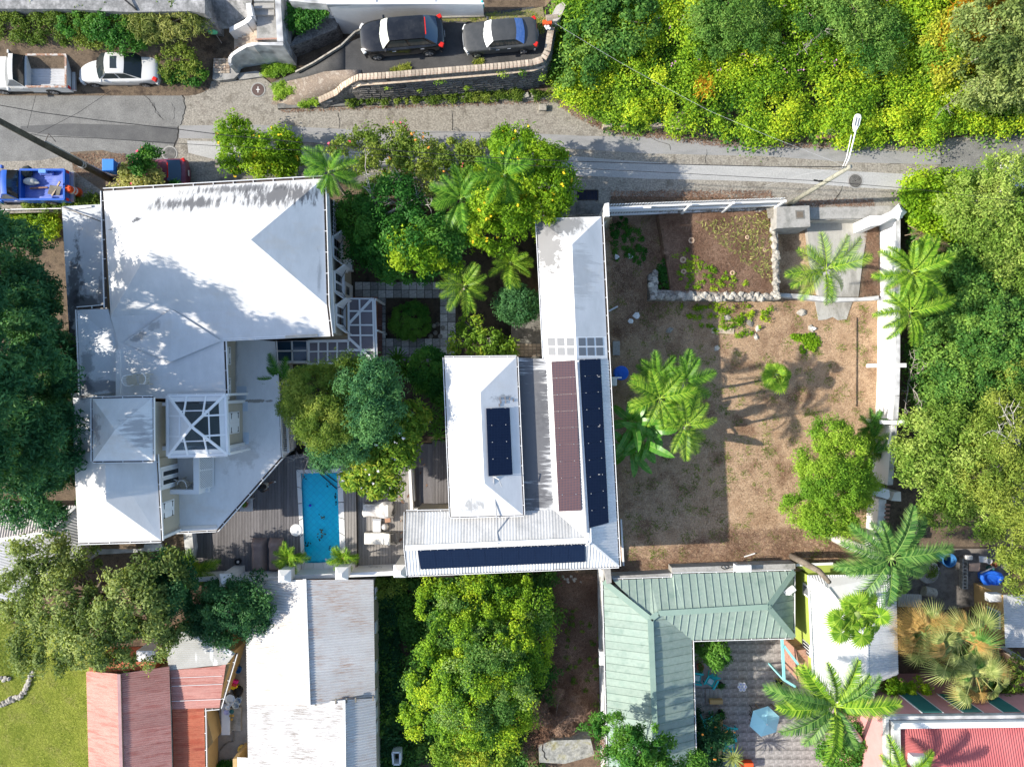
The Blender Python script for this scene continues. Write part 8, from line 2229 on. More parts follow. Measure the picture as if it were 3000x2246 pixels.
# --- yard cover
yd=[(1790,640),(2250,880),(2570,880),(2570,1640),(1990,1680),(1790,1680)]
blades('dry_grass',[(1785,640),(1930,640),(1960,880),(2290,885),(2570,890),(2570,1640),(2330,1655),(1990,1665),(1795,1690)],ZY+.01,60000,.11,.018,M['grass_dry'],1.15,label='dry straw coloured grass covering the bare yard',cat='grass')
blades('yard_grass',[(1785,640),(1930,640),(1960,880),(2290,885),(2570,890),(2570,1640),(2330,1655),(1990,1665),(1795,1690)],ZY+.01,9500,.15,.03,M['grass_green'],.8,None,300,label='thin green grass tufts scattered in the dry yard',cat='grass')
cover('weed_heap',[(1990,890),(2080,885),(2260,890),(2260,960),(2150,990),(2060,960),(1985,905)],ZY,70,40,.11,.55,M['leaf_bright'],(.1,.22),(0,.15),label='bright green weeds below the stone bed',cat='weeds')
cover('yard_weeds',[(2320,985),(2390,975),(2400,1025),(2350,1035)],ZY,46,55,.12,.6,M['leaf_bright'],(.08,.16),(0,.05),label='bright green weed patch beside the white scrap in the yard',cat='weeds')
cover('yard_weeds',[(1790,640),(1830,630),(1905,700),(1880,780),(1800,760)],ZY,46,55,.13,.5,M['leaf_shrub'],(.1,.22),(0,.1),label='dark weeds beside the long white wing',cat='weeds')
cover('bed_weeds',[(1975,740),(2010,730),(2080,780),(2170,800),(2200,850),(2000,850),(1980,790)],bzt,75,40,.11,.5,M['leaf_bright'],(.08,.18),(0,.08),label='green weeds sprouting in the stone bed',cat='weeds')
cover('bed_side_weeds',[(1925,760),(1965,760),(1975,850),(1930,850)],bzt-.5,30,60,.13,.5,M['leaf_shrub'],(.1,.2),(0,.2),label='dark weeds in the gap at the west end of the stone bed',cat='weeds')
p_=sample_poly([(v.x,v.y) for v in WW([(2130,640),(2260,620),(2270,840),(2200,790),(2080,690),(2040,650)],bzt)],700)
q=leaf_quads(np.column_stack([p_,np.full(700,bzt+.05)]),unit(RNG.normal(size=(700,3))*.35+[0,0,1]),np.full(700,.3),.2)
tag(quad_mesh('cut_lily_leaves',q,RNG.random(700),M['leaf_yellow'],None,'stuff'),'withered pale strap leaves strewn over the stone bed','leaves')
blades('bed_litter_twigs',[(1935,635),(2262,616),(2270,855),(1975,850)],bzt+.02,9000,.34,.02,M['litter'],1.25,label='brown twigs and litter covering the stone bed',cat='litter')
blades('yard_litter',[(2080,1560),(2420,1540),(2560,1560),(2560,1650),(2100,1660),(1800,1690),(1795,1600),(1900,1640)],ZY+.02,5000,.35,.018,M['litter'],1.25,label='brown twigs piled along the low end of the yard',cat='litter')
blades('west_yard_litter',[(1790,640),(1925,640),(1960,870),(1900,1000),(1800,980)],ZY+.02,3000,.26,.016,M['litter'],1.25,label='dark twigs in the shaded strip beside the white wing',cat='litter')
blades('gate_litter',[(2530,660),(2570,660),(2575,860),(2520,868),(2545,760)],ZY+.4,1500,.25,.016,M['litter'],1.2,label='brown litter between driveway and white wall',cat='litter')
sheet('gate_bed',[(2528,650),(2575,650),(2578,872),(2512,872),(2530,760)],ZY+.3,M['soil'],t=.8)
for x,y,a,lb in ((1884,660,.9,'curled pale dead frond in the shade beside the white wing'),(2545,742,.3,'small brown dead frond beside the driveway')):
 o=put('dead_frond',DEAD[0],None,W(x,y,ZY+.1),a,0,.6);tag(o,lb,'palm frond')
# brush strip between vines and green roof
blades('dry_brush',[(1600,1690),(1765,1690),(1772,1900),(1780,2160),(1620,2180),(1560,2140),(1600,2000),(1615,1860)],ZS+.02,20000,.28,.02,M['litter'],1.2,label='reddish brown dry brush in the strip beside the green roof',cat='brush')
cover('brush_weeds',[(1640,1760),(1760,1780),(1760,2080),(1640,1960)],ZS,40,50,.13,.4,M['leaf_moss'],(.08,.18),(0,.08),label='sparse weeds among the dry brush',cat='weeds')
tree('brush_heap','heap of dead brown brush and vines beside the concrete tank','brush heap',W(1640,2090,ZS),[LB(1640,2080,-2.6,70,60,.7),LB(1610,2140,-2.7,70,40,.6),LB(1570,2180,-2.6,40,40,.6)],60,150,.3,.07,M['litter'],M['bark_dead'],(.25,.45),.04,nbr=20)
# lawn
blades('lawn_grass',[(-40,1870),(250,1960),(262,2260),(-40,2260)],ZS+.02,42000,.09,.022,M['grass_lawn'],.9,label='mown yellow green lawn in the bottom left corner',cat='grass')
blades('lawn_grass',[(-40,1740),(90,1760),(150,1890),(80,1960),(-40,2030)],ZS+.02,9000,.12,.024,M['grass_green'],.9,label='shaggier grass behind the curved stone edging',cat='grass')
ed=thing('stone_edging','curved row of rough stones edging the lawn','stone edging',W(60,2020,ZS))
ep_=[(-30,2070),(0,2064),(30,2050),(55,2040),(75,2020),(85,1995),(92,1965)]
for i in range(len(ep_)-1):stones(ep_[i],ep_[i+1],ZS+.12,.1,8,ed,(.7,1.2))
for i,(x,y) in enumerate(((4,1985),(16,1984),(26,1987),(10,1992))):
 o=bpy.data.objects.new('garden_rock',st3[i%6]);link(o);o.location=W(x,y,ZS+.1);tag(o,'rough grey rock in the little pile on the left lawn','rock','rock pile on the lawn')
for i,pts in enumerate((((1640,292),(1700,325),(1760,352),(1840,388),(1840,398),(1740,372),(1680,340),(1630,305)),((1840,385),(2100,415),(2440,422),(2440,432),(2100,428),(1840,396)),((1790,560),(2260,560),(2260,582),(1790,585)),((2320,588),(2560,585),(2560,604),(2330,606)),((820,322),(1200,308),(1630,292),(1630,300),(1200,315),(830,330)),((40,250),(540,256),(540,266),(40,262)),((210,450),(410,450),(400,520),(220,520)))):
 blades('road_litter',pts,.015,(700,900,1600,800,700,700,900)[i],.12,.03,M['litter'],1.2,label=('dry litter on the curved road edge below the thicket','dry litter along the lane below the brick ruins','dry litter between lane and white fence','dry litter beside the driveway mouth','dry litter along the kerb of the stone wall','dry litter at the verge beside the white vehicles','fallen leaves between utility pole and bin')[i],cat='litter')
# ================================================================ poles, wires, furniture, people, clutter
pb_=W(322,526,0)
t=thing('utility_pole','tall dark timber utility pole leaning out at the left edge','utility pole',pb_)
ptop=W(-30,340,10.4);ptop=Vector((ptop.x,ptop.y,10.4))
MB().tube([pb_,pb_.lerp(ptop,.5),ptop],[.19,.17,.14],12).build('pole',M['pole_dark'],t,smooth=True)
off=Vector((.1,.17,0))
MB().tube([pb_+off*1.1,pb_.lerp(ptop,.62)+off],[.045,.045],8).build('cable_conduit',M['galv'],t)
for f in (.28,.3):MB().lathe(pb_.lerp(ptop,f),[(.2,-.05),(.2,.05)],12).build('band',M['galv'],t)
q_=pb_.lerp(ptop,.62)
MB().tube([q_+off,q_+off+Vector((.3,.3,.2)),q_+Vector((.7,.1,.1))],.02,6).build('bracket',M['iron'],t)
sp=W(2312,598,0);stp=W(2491,488,7.7)
t=thing('street_lamp','weathered timber pole carrying a white street lamp on a curved arm','street lamp',sp)
MB().tube([sp,sp.lerp(stp,.5),stp],[.15,.13,.11],12).build('pole',mat('pole_grey',(.24,.23,.18),(.33,.32,.26),(.2,.2,.15),scale=3,rough=.9,fine=.25,bscale=10),t,smooth=True)
arm=[stp+Vector((-.1,.05,-.4)),W(2488,462,7.9),W(2497,425,8.2),W(2505,392,8.4),W(2508,378,8.4)]
MB().tube(arm,.035,8).build('arm',M['white_clean'],t,smooth=True)
MB().tube([a+Vector((-.1,0,-.05-.04*i)) for i,a in enumerate(arm[:4])],.02,6).build('brace',M['white_clean'],t)
hd=MB()
c=W(2511,358,8.45)
ang=math.atan2(1,.22)
for i,(u,wd,h) in enumerate(((-.42,.06,.05),(-.3,.12,.08),(-.05,.165,.1),(.25,.165,.1),(.4,.12,.07))):pass
prof=[(-.45,.05),(-.3,.11),(-.1,.165),(.25,.17),(.38,.13),(.42,.05)]
R_=Matrix.Rotation(ang,3,'Z')
top=[c+R_ @ Vector((u,s*w_,.0)) for s in (1,-1) for u,w_ in (prof if s>0 else prof[::-1])]
hd.plate(top,.12,up=(0,0,1));o=hd.build('lamp_head',M['white_clean'],t);bevel(o,.03)
for s in (-1,1):MB().plate([c+R_ @ Vector((u,v+s*.06,.012)) for u,v in ((-.2,-.03),(.22,-.03),(.22,.03),(-.2,.03))],.01,up=(0,0,1)).build('lens',M['glass_grey'],t)
def wire(pts,r=.022,label=None,m='black'):
 ps=[W(*p) for p in pts]
 mb=MB();mb.tube(ps,r,5,True)
 tag(mb.build('overhead_wire',M[m]),label,'wire')
wire([(-60,298,7.4),(120,330,7.2),(285,352,7.0),(480,374,6.9),(660,396,6.8),(945,423,6.7),(1110,438,6.7),(1424,461,6.8),(1657,472,6.9),(2000,482,7.1),(2249,488,7.3),(2480,489,7.6)],.019,'thick black wire sagging along the street from pole to street lamp')
wire([(90,392,6.4),(140,402,6.3),(185,401,6.3),(300,406,6.2),(640,428,6.1),(874,440,6.1),(1200,460,6.1),(1657,492,6.2),(2000,508,6.3),(2249,522,6.4),(2420,532,6.5),(2700,556,6.6),(3060,600,6.8)],.013,'lower thin wire running along the whole street')
wire([(1625,68,5.0),(1730,132,5.2),(1825,188,5.4),(1960,262,5.8),(2078,325,6.2),(2250,398,6.8),(2470,484,7.5)],.006,'pale wire crossing the thicket down to the street lamp','galv')
wire([(2240,545,5.0),(2350,512,6.2),(2470,490,7.5)],.006,'short pale service wire at the street lamp pole','galv')
wire([(325,266,5.5),(230,330,5.8),(110,392,6.4)],.009,'hair thin wire from silver sedan side to the dark pole')
wire([(106,276,6.0),(92,330,6.1),(80,376,6.3)],.009,'hair thin upright wire left over the street')
t=thing('wire_splice','black splice pieces hanging on the wire beside the street lamp','wire splice',W(2396,529,6.5))
MB().tube([W(2384,528,6.5),W(2396,530,6.5)],.05,6).build('splice',M['black'],t);MB().tube([W(2398,531,6.5),W(2410,530,6.5)],.05,6).build('splice',M['black'],t)
# --- wheelie bin and traffic drum
bb_=W(346,500,0)
t=thing('wheelie_bin','bright blue plastic wheelie bin beside the utility pole','bin',bb_)
mb=MB();z0,z1=.05,1.0
mb.add([bb_+Vector((x*.24,y*.27,z0)) for x,y in ((-1,-1),(1,-1),(1,1),(-1,1))]+[bb_+Vector((x*.31,y*.34,z1)) for x,y in ((-1,-1),(1,-1),(1,1),(-1,1))],[(3,2,1,0),(4,5,6,7),(0,1,5,4),(1,2,6,5),(2,3,7,6),(3,0,4,7)])
mb.build('body',M['bin_blue'],t)
o=MB().box(bb_+Vector((-.02,0,1.03)),(.7,.76,.07)).build('lid',M['bin_blue'],t);bevel(o,.03)
MB().beam(bb_+Vector((.36,-.28,.98)),bb_+Vector((.36,.28,.98)),.04,.04).build('handle',M['bin_blue'],t)
for s in (-1,1):MB().tube([bb_+Vector((.24,s*.24,.1)),bb_+Vector((.24,s*.3,.1))],.1,10).build('wheel',M['tyre'],t)
db=W(228,565,0)
t=thing('traffic_drum','orange traffic drum with white bands beside the blue pickup','traffic drum',db)
pr=[(.3,0),(.3,.06),(.26,.08),(.25,.3),(.24,.31),(.235,.55),(.225,.56),(.22,.8),(.21,.81),(.2,1.0),(.12,1.03),(.01,1.03)]
MB().lathe(db,pr,18).build('drum',M['orange_plastic'],t)
for z,r in ((.36,.247),(.6,.232)):MB().lathe(db,[(r,z),(r-.004,z+.14)],18).build('white_band',M['white'],t)
MB().beam(db+Vector((-.12,0,1.06)),db+Vector((.12,0,1.06)),.05,.05).build('handle',M['orange_plastic'],t)
# --- pool furniture
def sunbed_cover(px,py,lb):
 c=W(px,py,ZD);t=thing('covered_lounger',lb,'covered lounger',c,None)
 n,m_=9,15
 hw,hl,h=.46,1.02,.52
 vs=[];
 for j in range(m_):
  v=-1+2*j/(m_-1)
  for i in range(n):
   u=-1+2*i/(n-1)
   edge=max(abs(u),abs(v)**3)
   hz=h*(1+(.28 if v>.5 else 0))*(1-abs(u)**6)*(1-abs(v)**14)+random.uniform(-.018,.018)+.03
   vs.append(c+Vector((u*hw*(1.02 if edge>.95 else .97)+random.uniform(-.012,.012),v*hl,max(.02,hz))))
 MB().add(vs,[(j*n+i,j*n+i+1,(j+1)*n+i+1,(j+1)*n+i) for j in range(m_-1) for i in range(n-1)]).build('cover',M['cover_brown'],t,smooth=True)
 MB().box(c+Vector((0,-.1,.12)),(.7,1.7,.08)).build('frame',M['galv'],t)
sunbed_cover(762,1622,'brown covered lounger on the deck, left of the pair')
sunbed_cover(811,1622,'brown covered lounger on the deck, nearest the potted palm')
c=W(700,1642,ZD);t=thing('lantern_pot','small dark round pot with a ring lid on the deck','pot',c)
MB().lathe(c,[(.17,0),(.2,.25),(.18,.3),(.14,.3),(.12,.2),(.01,.2)],16).build('pot',M['black'],t);MB().lathe(c+Vector((.02,-.02,.2)),[(.1,0),(.1,.03),(.06,.04),(.01,.04)],12).build('lid',M['galv'],t)
c=W(730,1474,ZD);t=thing('side_table','square slatted side table under the terrace edge','table',c)
for i in range(7):MB().box(c+Vector((-.36+i*.12,0,.5)),(.1,.82,.03)).build('slat',M['galv'],t)
for s in (-1,1):
 for q in (-1,1):MB().box(c+Vector((s*.33,q*.33,.25)),(.05,.05,.5)).build('leg',M['galv'],t)
c=W(722,1475,ZD+.52);t=thing('flower_pot','terracotta pot with a green plant on the slatted table','flower pot',c)
MB().lathe(c,[(.12,0),(.18,.25),(.2,.26),(.16,.26),(.14,.2),(.01,.2)],16).build('pot',M['terracotta'],t)
q,tn=clump_leaves(np.array([[c.x-.03,c.y,c.z+.3]]),np.array([.17]),60,.13,.4);quad_mesh('foliage',q,tn,M['leaf_shrub'],t)
LD=ZD-.35
def lounger(px,py,lb,cush,worn=False):
 c=W(px,py,LD);t=thing('sun_lounger',lb,'sun lounger',c,None)
 # head end towards +X, back rest raised
 for s in (-1,1):
  MB().beam(c+Vector((-.95,s*.36,.26)),c+Vector((1.05,s*.36,.26)),.06,.07).build('side_rail',M['wood_grey'],t)
  for x in (-.85,.95):MB().box(c+Vector((x,s*.36,.12)),(.06,.06,.24)).build('leg',M['wood_grey'],t)
 MB().beam(c+Vector((1.05,-.36,.26)),c+Vector((1.05,.36,.26)),.06,.07).build('end_rail',M['wood_grey'],t)
 bevel(MB().box(c+Vector((-.4,0,.36)),(1.15,.72,.13)).build('seat_cushion',cush,t),.04)
 b=MB();b.box(c+Vector((.42,0,.52)),(.62,.72,.13),0,-.5);bevel(b.build('back_cushion',cush,t),.04)
 for s in (-1,1):MB().beam(c+Vector((.62,s*.28,.6)),c+Vector((.86,s*.28,.28)),.03,.03).build('back_stay',M['galv'],t)
 return t,c
t,c=lounger(1116,1573,'pale cushioned lounger with raised back, lowest on the lower deck',M['cushion'])
t,c=lounger(1112,1490,'lounger under a crumpled white and brown cover on the lower deck',M['cushion'])
n,m_=16,10
vs=[]
cm=W(1108,1492,LD)
for j in range(m_):
 v=-1+2*j/(m_-1)
 for i in range(n):
  u=-1+2*i/(n-1)
  z=.5+.16*(u>.2)+.12*math.sin(u*9+v*5)*.35+random.uniform(-.03,.03)
  z*=(1-abs(v)**8*.8)*(1-abs(u)**12*.75)
  vs.append(cm+Vector((u*.95+.05*math.sin(v*4),v*(.48+.07*math.sin(u*3)),max(.05,z))))
tag(MB().add(vs,[(j*n+i,j*n+i+1,(j+1)*n+i+1,(j+1)*n+i) for j in range(m_-1) for i in range(n-1)]).build('lounger_cover',M['cushion_worn'],smooth=True),'crumpled white and brown dust cover thrown over the upper lounger','dust cover')
c=W(1107,1538,LD);t=thing('low_table','low white cushioned stool between the two loungers','stool',c)
bevel(MB().box(c+Vector((0,0,.3)),(.5,.72,.12)).build('cushion',M['white_clean'],t),.04);MB().box(c+Vector((0,0,.13)),(.44,.62,.22)).build('base',M['galv'],t)
MB().box(c+Vector((0,.42,.33)),(.55,.12,.06)).build('tray',M['galv'],t)
t=thing('folded_towel','brown square seat pad and crumpled towel beside the white stool','seat pad',W(1136,1525,LD))
bevel(MB().box(W(1136,1522,LD+.3),(.36,.34,.08),.15).build('seat_pad',mat('pad_brown',(.34,.19,.12),(.4,.23,.15)),t),.03)
MB().lathe(W(1128,1541,LD),[(.22,0),(.26,.15),(.17,.3),(.06,.36),(.01,.36)],9,1,.9).build('towel',M['cushion_worn'],t,smooth=True)
# fallen leaves on the deck
for x,y in ((1172,1455),(1178,1468),(1180,1472),(1196,1452),(1150,1455),(1175,1525),(1176,1560),(1174,1580),(1232,1385),(1244,1360),(1270,1410),(1236,1345),(1300,1396),(1250,1420)):
 z=LD if x<1210 else ZD+.12
 q=leaf_quads(np.array([list(W(x,y,z+.04))]),np.array([[.2,.1,1.0]]),np.array([.3]),.4)
 tag(quad_mesh('dry_leaf',q,np.array([random.uniform(.2,.8)]),M['litter'],None),'curled brown leaf fallen on the deck boards','leaf','fallen leaves on the deck')
# --- wicker chairs on the roof terrace and balcony
WK=mat('wicker',(.5,.42,.28),(.6,.54,.42),scale=9,rough=.85,fine=.2)
def wicker(px,py,z,rz,lb,low=False,m=None):
 c=W(px,py,z);t=thing('wicker_chair',lb,'chair',c,None)
 R=Matrix.Rotation(rz,3,'Z');P_=lambda x,y,zz:c+R @ Vector((x,y,zz))
 for x in (-.26,.26):
  for y in (-.26,.26):MB().tube([P_(x,y,0),P_(x*1.02,y*1.02,.42)],.022,6).build('leg',WK,t)
 for i in range(9):MB().beam(P_(-.26+i*.065,-.26,.42),P_(-.26+i*.065,.28,.42),.045,.02).build('seat_slat',m or WK,t)
 bk=[P_(.3*math.cos(a),.3*math.sin(a)*1.0,.85 if .15<(a/PI)<.85 else .66) for a in [PI*(-.15+1.3*k/12) for k in range(13)]]
 MB().tube(bk,.022,6).build('back_rail',M['white'],t,smooth=True)
 for k in range(13):MB().tube([bk[k],P_(.27*math.cos(PI*(-.15+1.3*k/12)),.27*math.sin(PI*(-.15+1.3*k/12)),.42)],.012,5).build('back_spindle',M['white'],t)
 return t
tz2=VE-.2
for (x,y,rz,lb) in ((398,1114,1.75,'white wicker chair on the roof terrace, left one of the touching pair'),(434,1110,-1.6,'white wicker chair with armrest on the roof terrace, right one of the pair')):
 wicker(x,y,tz2,rz,lb)
for (x,y,rz,lb) in ((523,1415,1.2,'round wicker chair in the balcony corner by the wall'),(550,1416,-.6,'wicker tub chair against the balcony parapet')):
 wicker(x,y,VF+.17,rz,lb)
# --- person walking on the deck
def person(name,label,base,rz,pose):
 base=Vector(base)
 t=thing(name,label,'person',base)
 me=bpy.data.meshes.new('person')
 J=pose
 keys=list(J)
 me.from_pydata([J[k][0] for k in keys],[(keys.index(a),keys.index(b)) for a,b in BONES],[])
 o=bpy.data.objects.new('body',me);link(o,t)
 sk=o.modifiers.new('skin','SKIN');sk.use_smooth_shade=True
 for i,k in enumerate(keys):
  r=J[k][1];me.skin_vertices[0].data[i].radius=(r,r) if not hasattr(r,'__len__') else r
  me.skin_vertices[0].data[i].use_root=(k=='pelvis')
 sb=o.modifiers.new('sub','SUBSURF');sb.levels=1;sb.render_levels=2
 me.materials.append(mat('skin_tone',(.13,.07,.045),(.15,.085,.055),rough=.6))
 t.rotation_euler=(0,0,rz)
 return t,o
BONES=[('pelvis','waist'),('waist','chest'),('chest','neck'),('neck','head'),('head','crown'),('chest','shl'),('shl','ell'),('ell','wrl'),('wrl','hal'),('chest','shr'),('shr','elr'),('elr','wrr'),('wrr','har'),
  ('pelvis','hpl'),('hpl','knl'),('knl','anl'),('anl','tol'),('pelvis','hpr'),('hpr','knr'),('knr','anr'),('anr','tor')]
pose=dict(pelvis=((0,0,.95),(.15,.11)),waist=((.01,0,1.1),(.14,.1)),chest=((.03,0,1.34),(.17,.11)),neck=((.04,0,1.5),.055),head=((.07,0,1.62),.09),crown=((.06,0,1.72),.07),
   shl=((.03,.19,1.41),.062),ell=((-.1,.25,1.14),.045),wrl=((.02,.27,.9),.034),hal=((.08,.26,.82),.03),shr=((.03,-.19,1.41),.062),elr=((.08,-.26,1.14),.045),wrr=((.26,-.22,.98),.034),har=((.34,-.2,.95),.03),
   hpl=((.0,.1,.9),.09),knl=((.2,.11,.52),.06),anl=((.26,.11,.1),.042),tol=((.44,.12,.04),.035),hpr=((.0,-.1,.9),.09),knr=((.02,-.11,.5),.06),anr=((-.2,-.11,.14),.042),tor=((-.04,-.12,.04),.035))
pg=W(786,1419,ZD)
pt_,pbody=person('person','person in a black printed shirt and pale shorts walking on the dark deck',(pg.x,pg.y,ZD),.15,pose)
def pm(name,fn,m,sm=True):
 mb=MB();fn(mb);return mb.build(name,m,pt_,smooth=sm)
PL=Vector((pg.x,pg.y,ZD))
pm('shirt',lambda b:(b.tube([PL+Vector(p) for p in ((.0,0,.92),(.01,0,1.1),(.03,0,1.34),(.04,0,1.46),(.04,0,1.5))],[.2,.185,.215,.17,.08],14),b.tube([PL+Vector((.03,.12,1.42)),PL+Vector((-.02,.235,1.3)),PL+Vector((-.08,.25,1.18))],[.1,.085,.08],10),b.tube([PL+Vector((.03,-.12,1.42)),PL+Vector((.05,-.235,1.3)),PL+Vector((.07,-.26,1.18))],[.1,.085,.08],10)),M['black'])
pm('shorts',lambda b:(b.tube([PL+Vector((0,0,.98)),PL+Vector((0,0,.86))],[.175,.18],12),b.tube([PL+Vector((0,.1,.9)),PL+Vector((.17,.11,.58))],[.12,.105],10),b.tube([PL+Vector((0,-.1,.9)),PL+Vector((.02,-.11,.56))],[.12,.105],10)),mat('khaki',(.36,.34,.29),(.4,.38,.33)))
for s,a in ((1,(.36,.115,0)),(-1,(-.13,-.115,0))):
 b=MB();p=PL+Vector(a)
 b.add([p+Vector((x,y,z)) for x,y,z in ((-.14,-.045,0),(.12,-.05,0),(.17,0,0),(.12,.05,0),(-.14,.045,0),(-.13,-.04,.1),(.08,-.045,.075),(.14,0,.05),(.08,.045,.075),(-.13,.04,.1))],[(4,3,2,1,0),(5,6,7,8,9),(0,1,6,5),(1,2,7,6),(2,3,8,7),(3,4,9,8),(4,0,5,9)])
 o=b.build('shoe',M['white'],pt_);bevel(o,.02)
hb_=MB();hb_.lathe(PL+Vector((.045,0,1.58)),[(.07,-.02),(.112,.06),(.112,.12),(.085,.175),(.03,.2),(.001,.2)],14);hb_.build('hair',M['black'],pt_,smooth=True)
for i,(x,y,mm) in enumerate(((-.02,.1,'blue_plastic'),(-.03,-.08,'bin_blue'),(.12,.03,'white'),(.14,-.05,'white'))):
 MB().lathe(PL+Vector((x,y,1.49 if i<2 else 1.44)),[(.035,-.02),(.035,.012),(.001,.014)],10).build('shirt_print',M[mm],pt_)
# --- patio furniture
def adir(px,py,z,rz,lb,lean=True):
 c=W(px,py,z);t=thing('garden_chair',lb,'chair',c,None)
 R=Matrix.Rotation(rz,3,'Z');P_=lambda x,y,zz:c+R @ Vector((x,y,zz));m=M['turquoise']
 for i in range(6):MB().beam(P_(-.25+i*.1,-.3,.36),P_(-.25+i*.1,.22,.28),.085,.03).build('seat_slat',m,t)
 for i in range(6):
  x=-.25+i*.1
  MB().beam(P_(x*.9,.2,.3),P_(x*1.12,.56,.95-.06*abs(i-2.5)),.085,.025).build('back_slat',m,t)
 for s in (-1,1):
  MB().beam(P_(s*.34,-.38,.52),P_(s*.34,.3,.55),.11,.03).build('armrest',m,t)
  MB().beam(P_(s*.3,-.34,.5),P_(s*.3,-.3,0),.06,.06).build('leg',m,t);MB().beam(P_(s*.29,.2,.3),P_(s*.29,.5,0),.06,.06).build('leg',m,t)
 bevel(MB().box(P_(0,-.03,.37),(.36,.34,.06),rz).build('cushion',mat('cushion_print',(.55,.65,.65),(.3,.5,.52),scale=7) if 'cushion_print' not in bpy.data.materials else bpy.data.materials['cushion_print'],t),.03)
 return t
zt2=ZS+.1
adir(2078,1987,zt2,-.5,'turquoise armchair on the patio nearest the green shrub')
adir(2036,1978,zt2,1.4,'turquoise chair half hidden under the green roof eaves')
adir(2072,2108,zt2,.35,'turquoise reclining chair with leg rest in the dark planting')
adir(2136,2136,zt2,1.45,'turquoise armchair with a cushion beside the citrus tree')
adir(2134,2172,zt2,1.5,'turquoise armchair below another one at the citrus tree')
c=W(2082,2128,zt2);t=thing('foot_rest','turquoise slatted foot rest in front of the reclining chair','foot rest',c)
for i in range(6):MB().box(c+Vector((-.2+i*.08,0,.3)),(.065,.5,.025),.35).build('slat',M['turquoise'],t)
for s in (-1,1):MB().box(c+Vector((s*.2,0,.14)),(.04,.4,.28),.35).build('leg',M['turquoise'],t)
c=W(2168,2002,zt2);t=thing('flower_table','small white flower shaped tiled table on the patio','table',c)
for k in range(7):
 a=k*PI/3;r=0 if k==6 else .2
 p=c+Vector((r*math.cos(a),r*math.sin(a),.45))
 MB().lathe(p,[(.115,0),(.115,.03),(.001,.03)],14).build('petal_top',M['white_clean'],t)
 MB().lathe(p+Vector((0,0,.03)),[(.06,0),(.06,.006),(.001,.006)],12).build('tile_disc',mat('tile_lilac',(.3,.34,.6),(.4,.42,.65),scale=8) if k==0 else bpy.data.materials['tile_lilac'],t)
MB().lathe(c,[(.14,0),(.05,.05),(.05,.45)],12).build('pedestal',M['white'],t)
c=W(2250,2118,ZS);t=thing('parasol','pale blue open garden parasol under the coconut palm','parasol',c)
zc=-1.0;cc_=W(2246,2120,zc)
pts=[cc_+Vector((.98*math.cos(PI/3*k+.3),.98*math.sin(PI/3*k+.3),-.35)) for k in range(6)]
for k in range(6):MB().add([cc_,pts[k],pts[(k+1)%6]],[(0,1,2)]).build('canopy_panel',M['sky_cloth'],t)
for k in range(6):MB().beam(cc_-Vector((0,0,.03)),pts[k]-Vector((0,0,.03)),.02,.02).build('rib',M['galv'],t)
MB().tube([Vector((cc_.x,cc_.y,ZS)),cc_+Vector((0,0,.1))],.03,8).build('pole',M['white_clean'],t)
c=W(2236,2082,ZS+.1);t=thing('wooden_table','brown slatted garden table beside the pale blue parasol','table',c)
for i in range(8):MB().box(c+Vector((0,-.5+i*.14,.72)),(1.2,.12,.03)).build('slat',M['wood'],t)
for s in (-1,1):
 for q in (-1,1):MB().box(c+Vector((s*.5,q*.45,.35)),(.07,.07,.7)).build('leg',M['wood'],t)
for i,(x,y,lb) in enumerate(((2204,2072,'black metal chair at the north end of the garden table'),(2204,2098,'black metal chair at the south side of the garden table'))):
 c=W(x,y,ZS+.1);t=thing('metal_chair',lb,'chair',c,None)
 MB().box(c+Vector((0,0,.45)),(.42,.42,.03)).build('seat',M['wood_grey'],t)
 for s in (-1,1):
  for q in (-1,1):MB().box(c+Vector((s*.19,q*.19,.22)),(.03,.03,.45)).build('leg',M['black'],t)
  MB().beam(c+Vector((-.2,s*.19,.45)),c+Vector((-.32,s*.19,.95)),.03,.03).build('back_post',M['black'],t)
 MB().beam(c+Vector((-.3,-.19,.9)),c+Vector((-.3,.19,.9)),.03,.05).build('back_bar',M['black'],t)
def pot(px,py,z,r,lb,m='black',leaf='leaf_shrub',lr=.25,h=.35):
 c=W(px,py,z);t=thing('plant_pot',lb,'plant pot',c)
 MB().lathe(c,[(r*.75,0),(r,h),(r*1.06,h+.01),(r*.88,h),(r*.8,h-.08),(.01,h-.08)],16).build('pot',M[m],t)
 q,tn=clump_leaves(np.array([[c.x,c.y,c.z+h+.05]]),np.array([lr]),70,.14,.4);quad_mesh('foliage',q,tn,M[leaf],t)
pot(2108,2000,zt2,.19,'black pot with a small plant on the patio beside a turquoise chair')
pot(2109,2082,zt2,.19,'black pot with trailing plant at the middle of the patio wall')
pot(2048,1948,zt2,.24,'terracotta pot in the patio corner below the glossy shrub','terracotta')
pot(2278,1995,zt2,.2,'pot with yellow green leaves under the turquoise frame','black','leaf_yellow',.3)
for x0,y0,x1,y1,lb in ((2096,1950,2120,1956,'ochre low wall end beside the glossy patio shrub'),(2080,2050,2118,2062,'ochre rounded step in the patio planting'),(2108,2095,2118,2128,'ochre planter side along the patio floor'),(2104,2190,2114,2220,'ochre planter end at the bottom of the patio')):
 tag(MB().prism(WW([(x0,y0),(x1,y0),(x1,y1),(x0,y1)],ZS+.45),ZS,ZS+.45).build('planter_wall',M['ochre']),lb,'planter wall')
sheet('patio_landing',[(2032,1940),(2118,1946),(2118,2012),(2032,2012)],ZS+.14,mat('landing',(.3,.28,.27),(.38,.36,.35),scale=1.5,rough=.9,fine=.15),t=.2)
for i in range(4):tag(MB().prism(WW([(2068+i*12,2016),(2079+i*12,2016),(2079+i*12,2058),(2068+i*12,2060)],ZS+.16),ZS,ZS+.16).build('stepping_slab',M['concrete']),'grey stepping slab in the row crossing the patio bed','slab','stepping slabs in the patio')
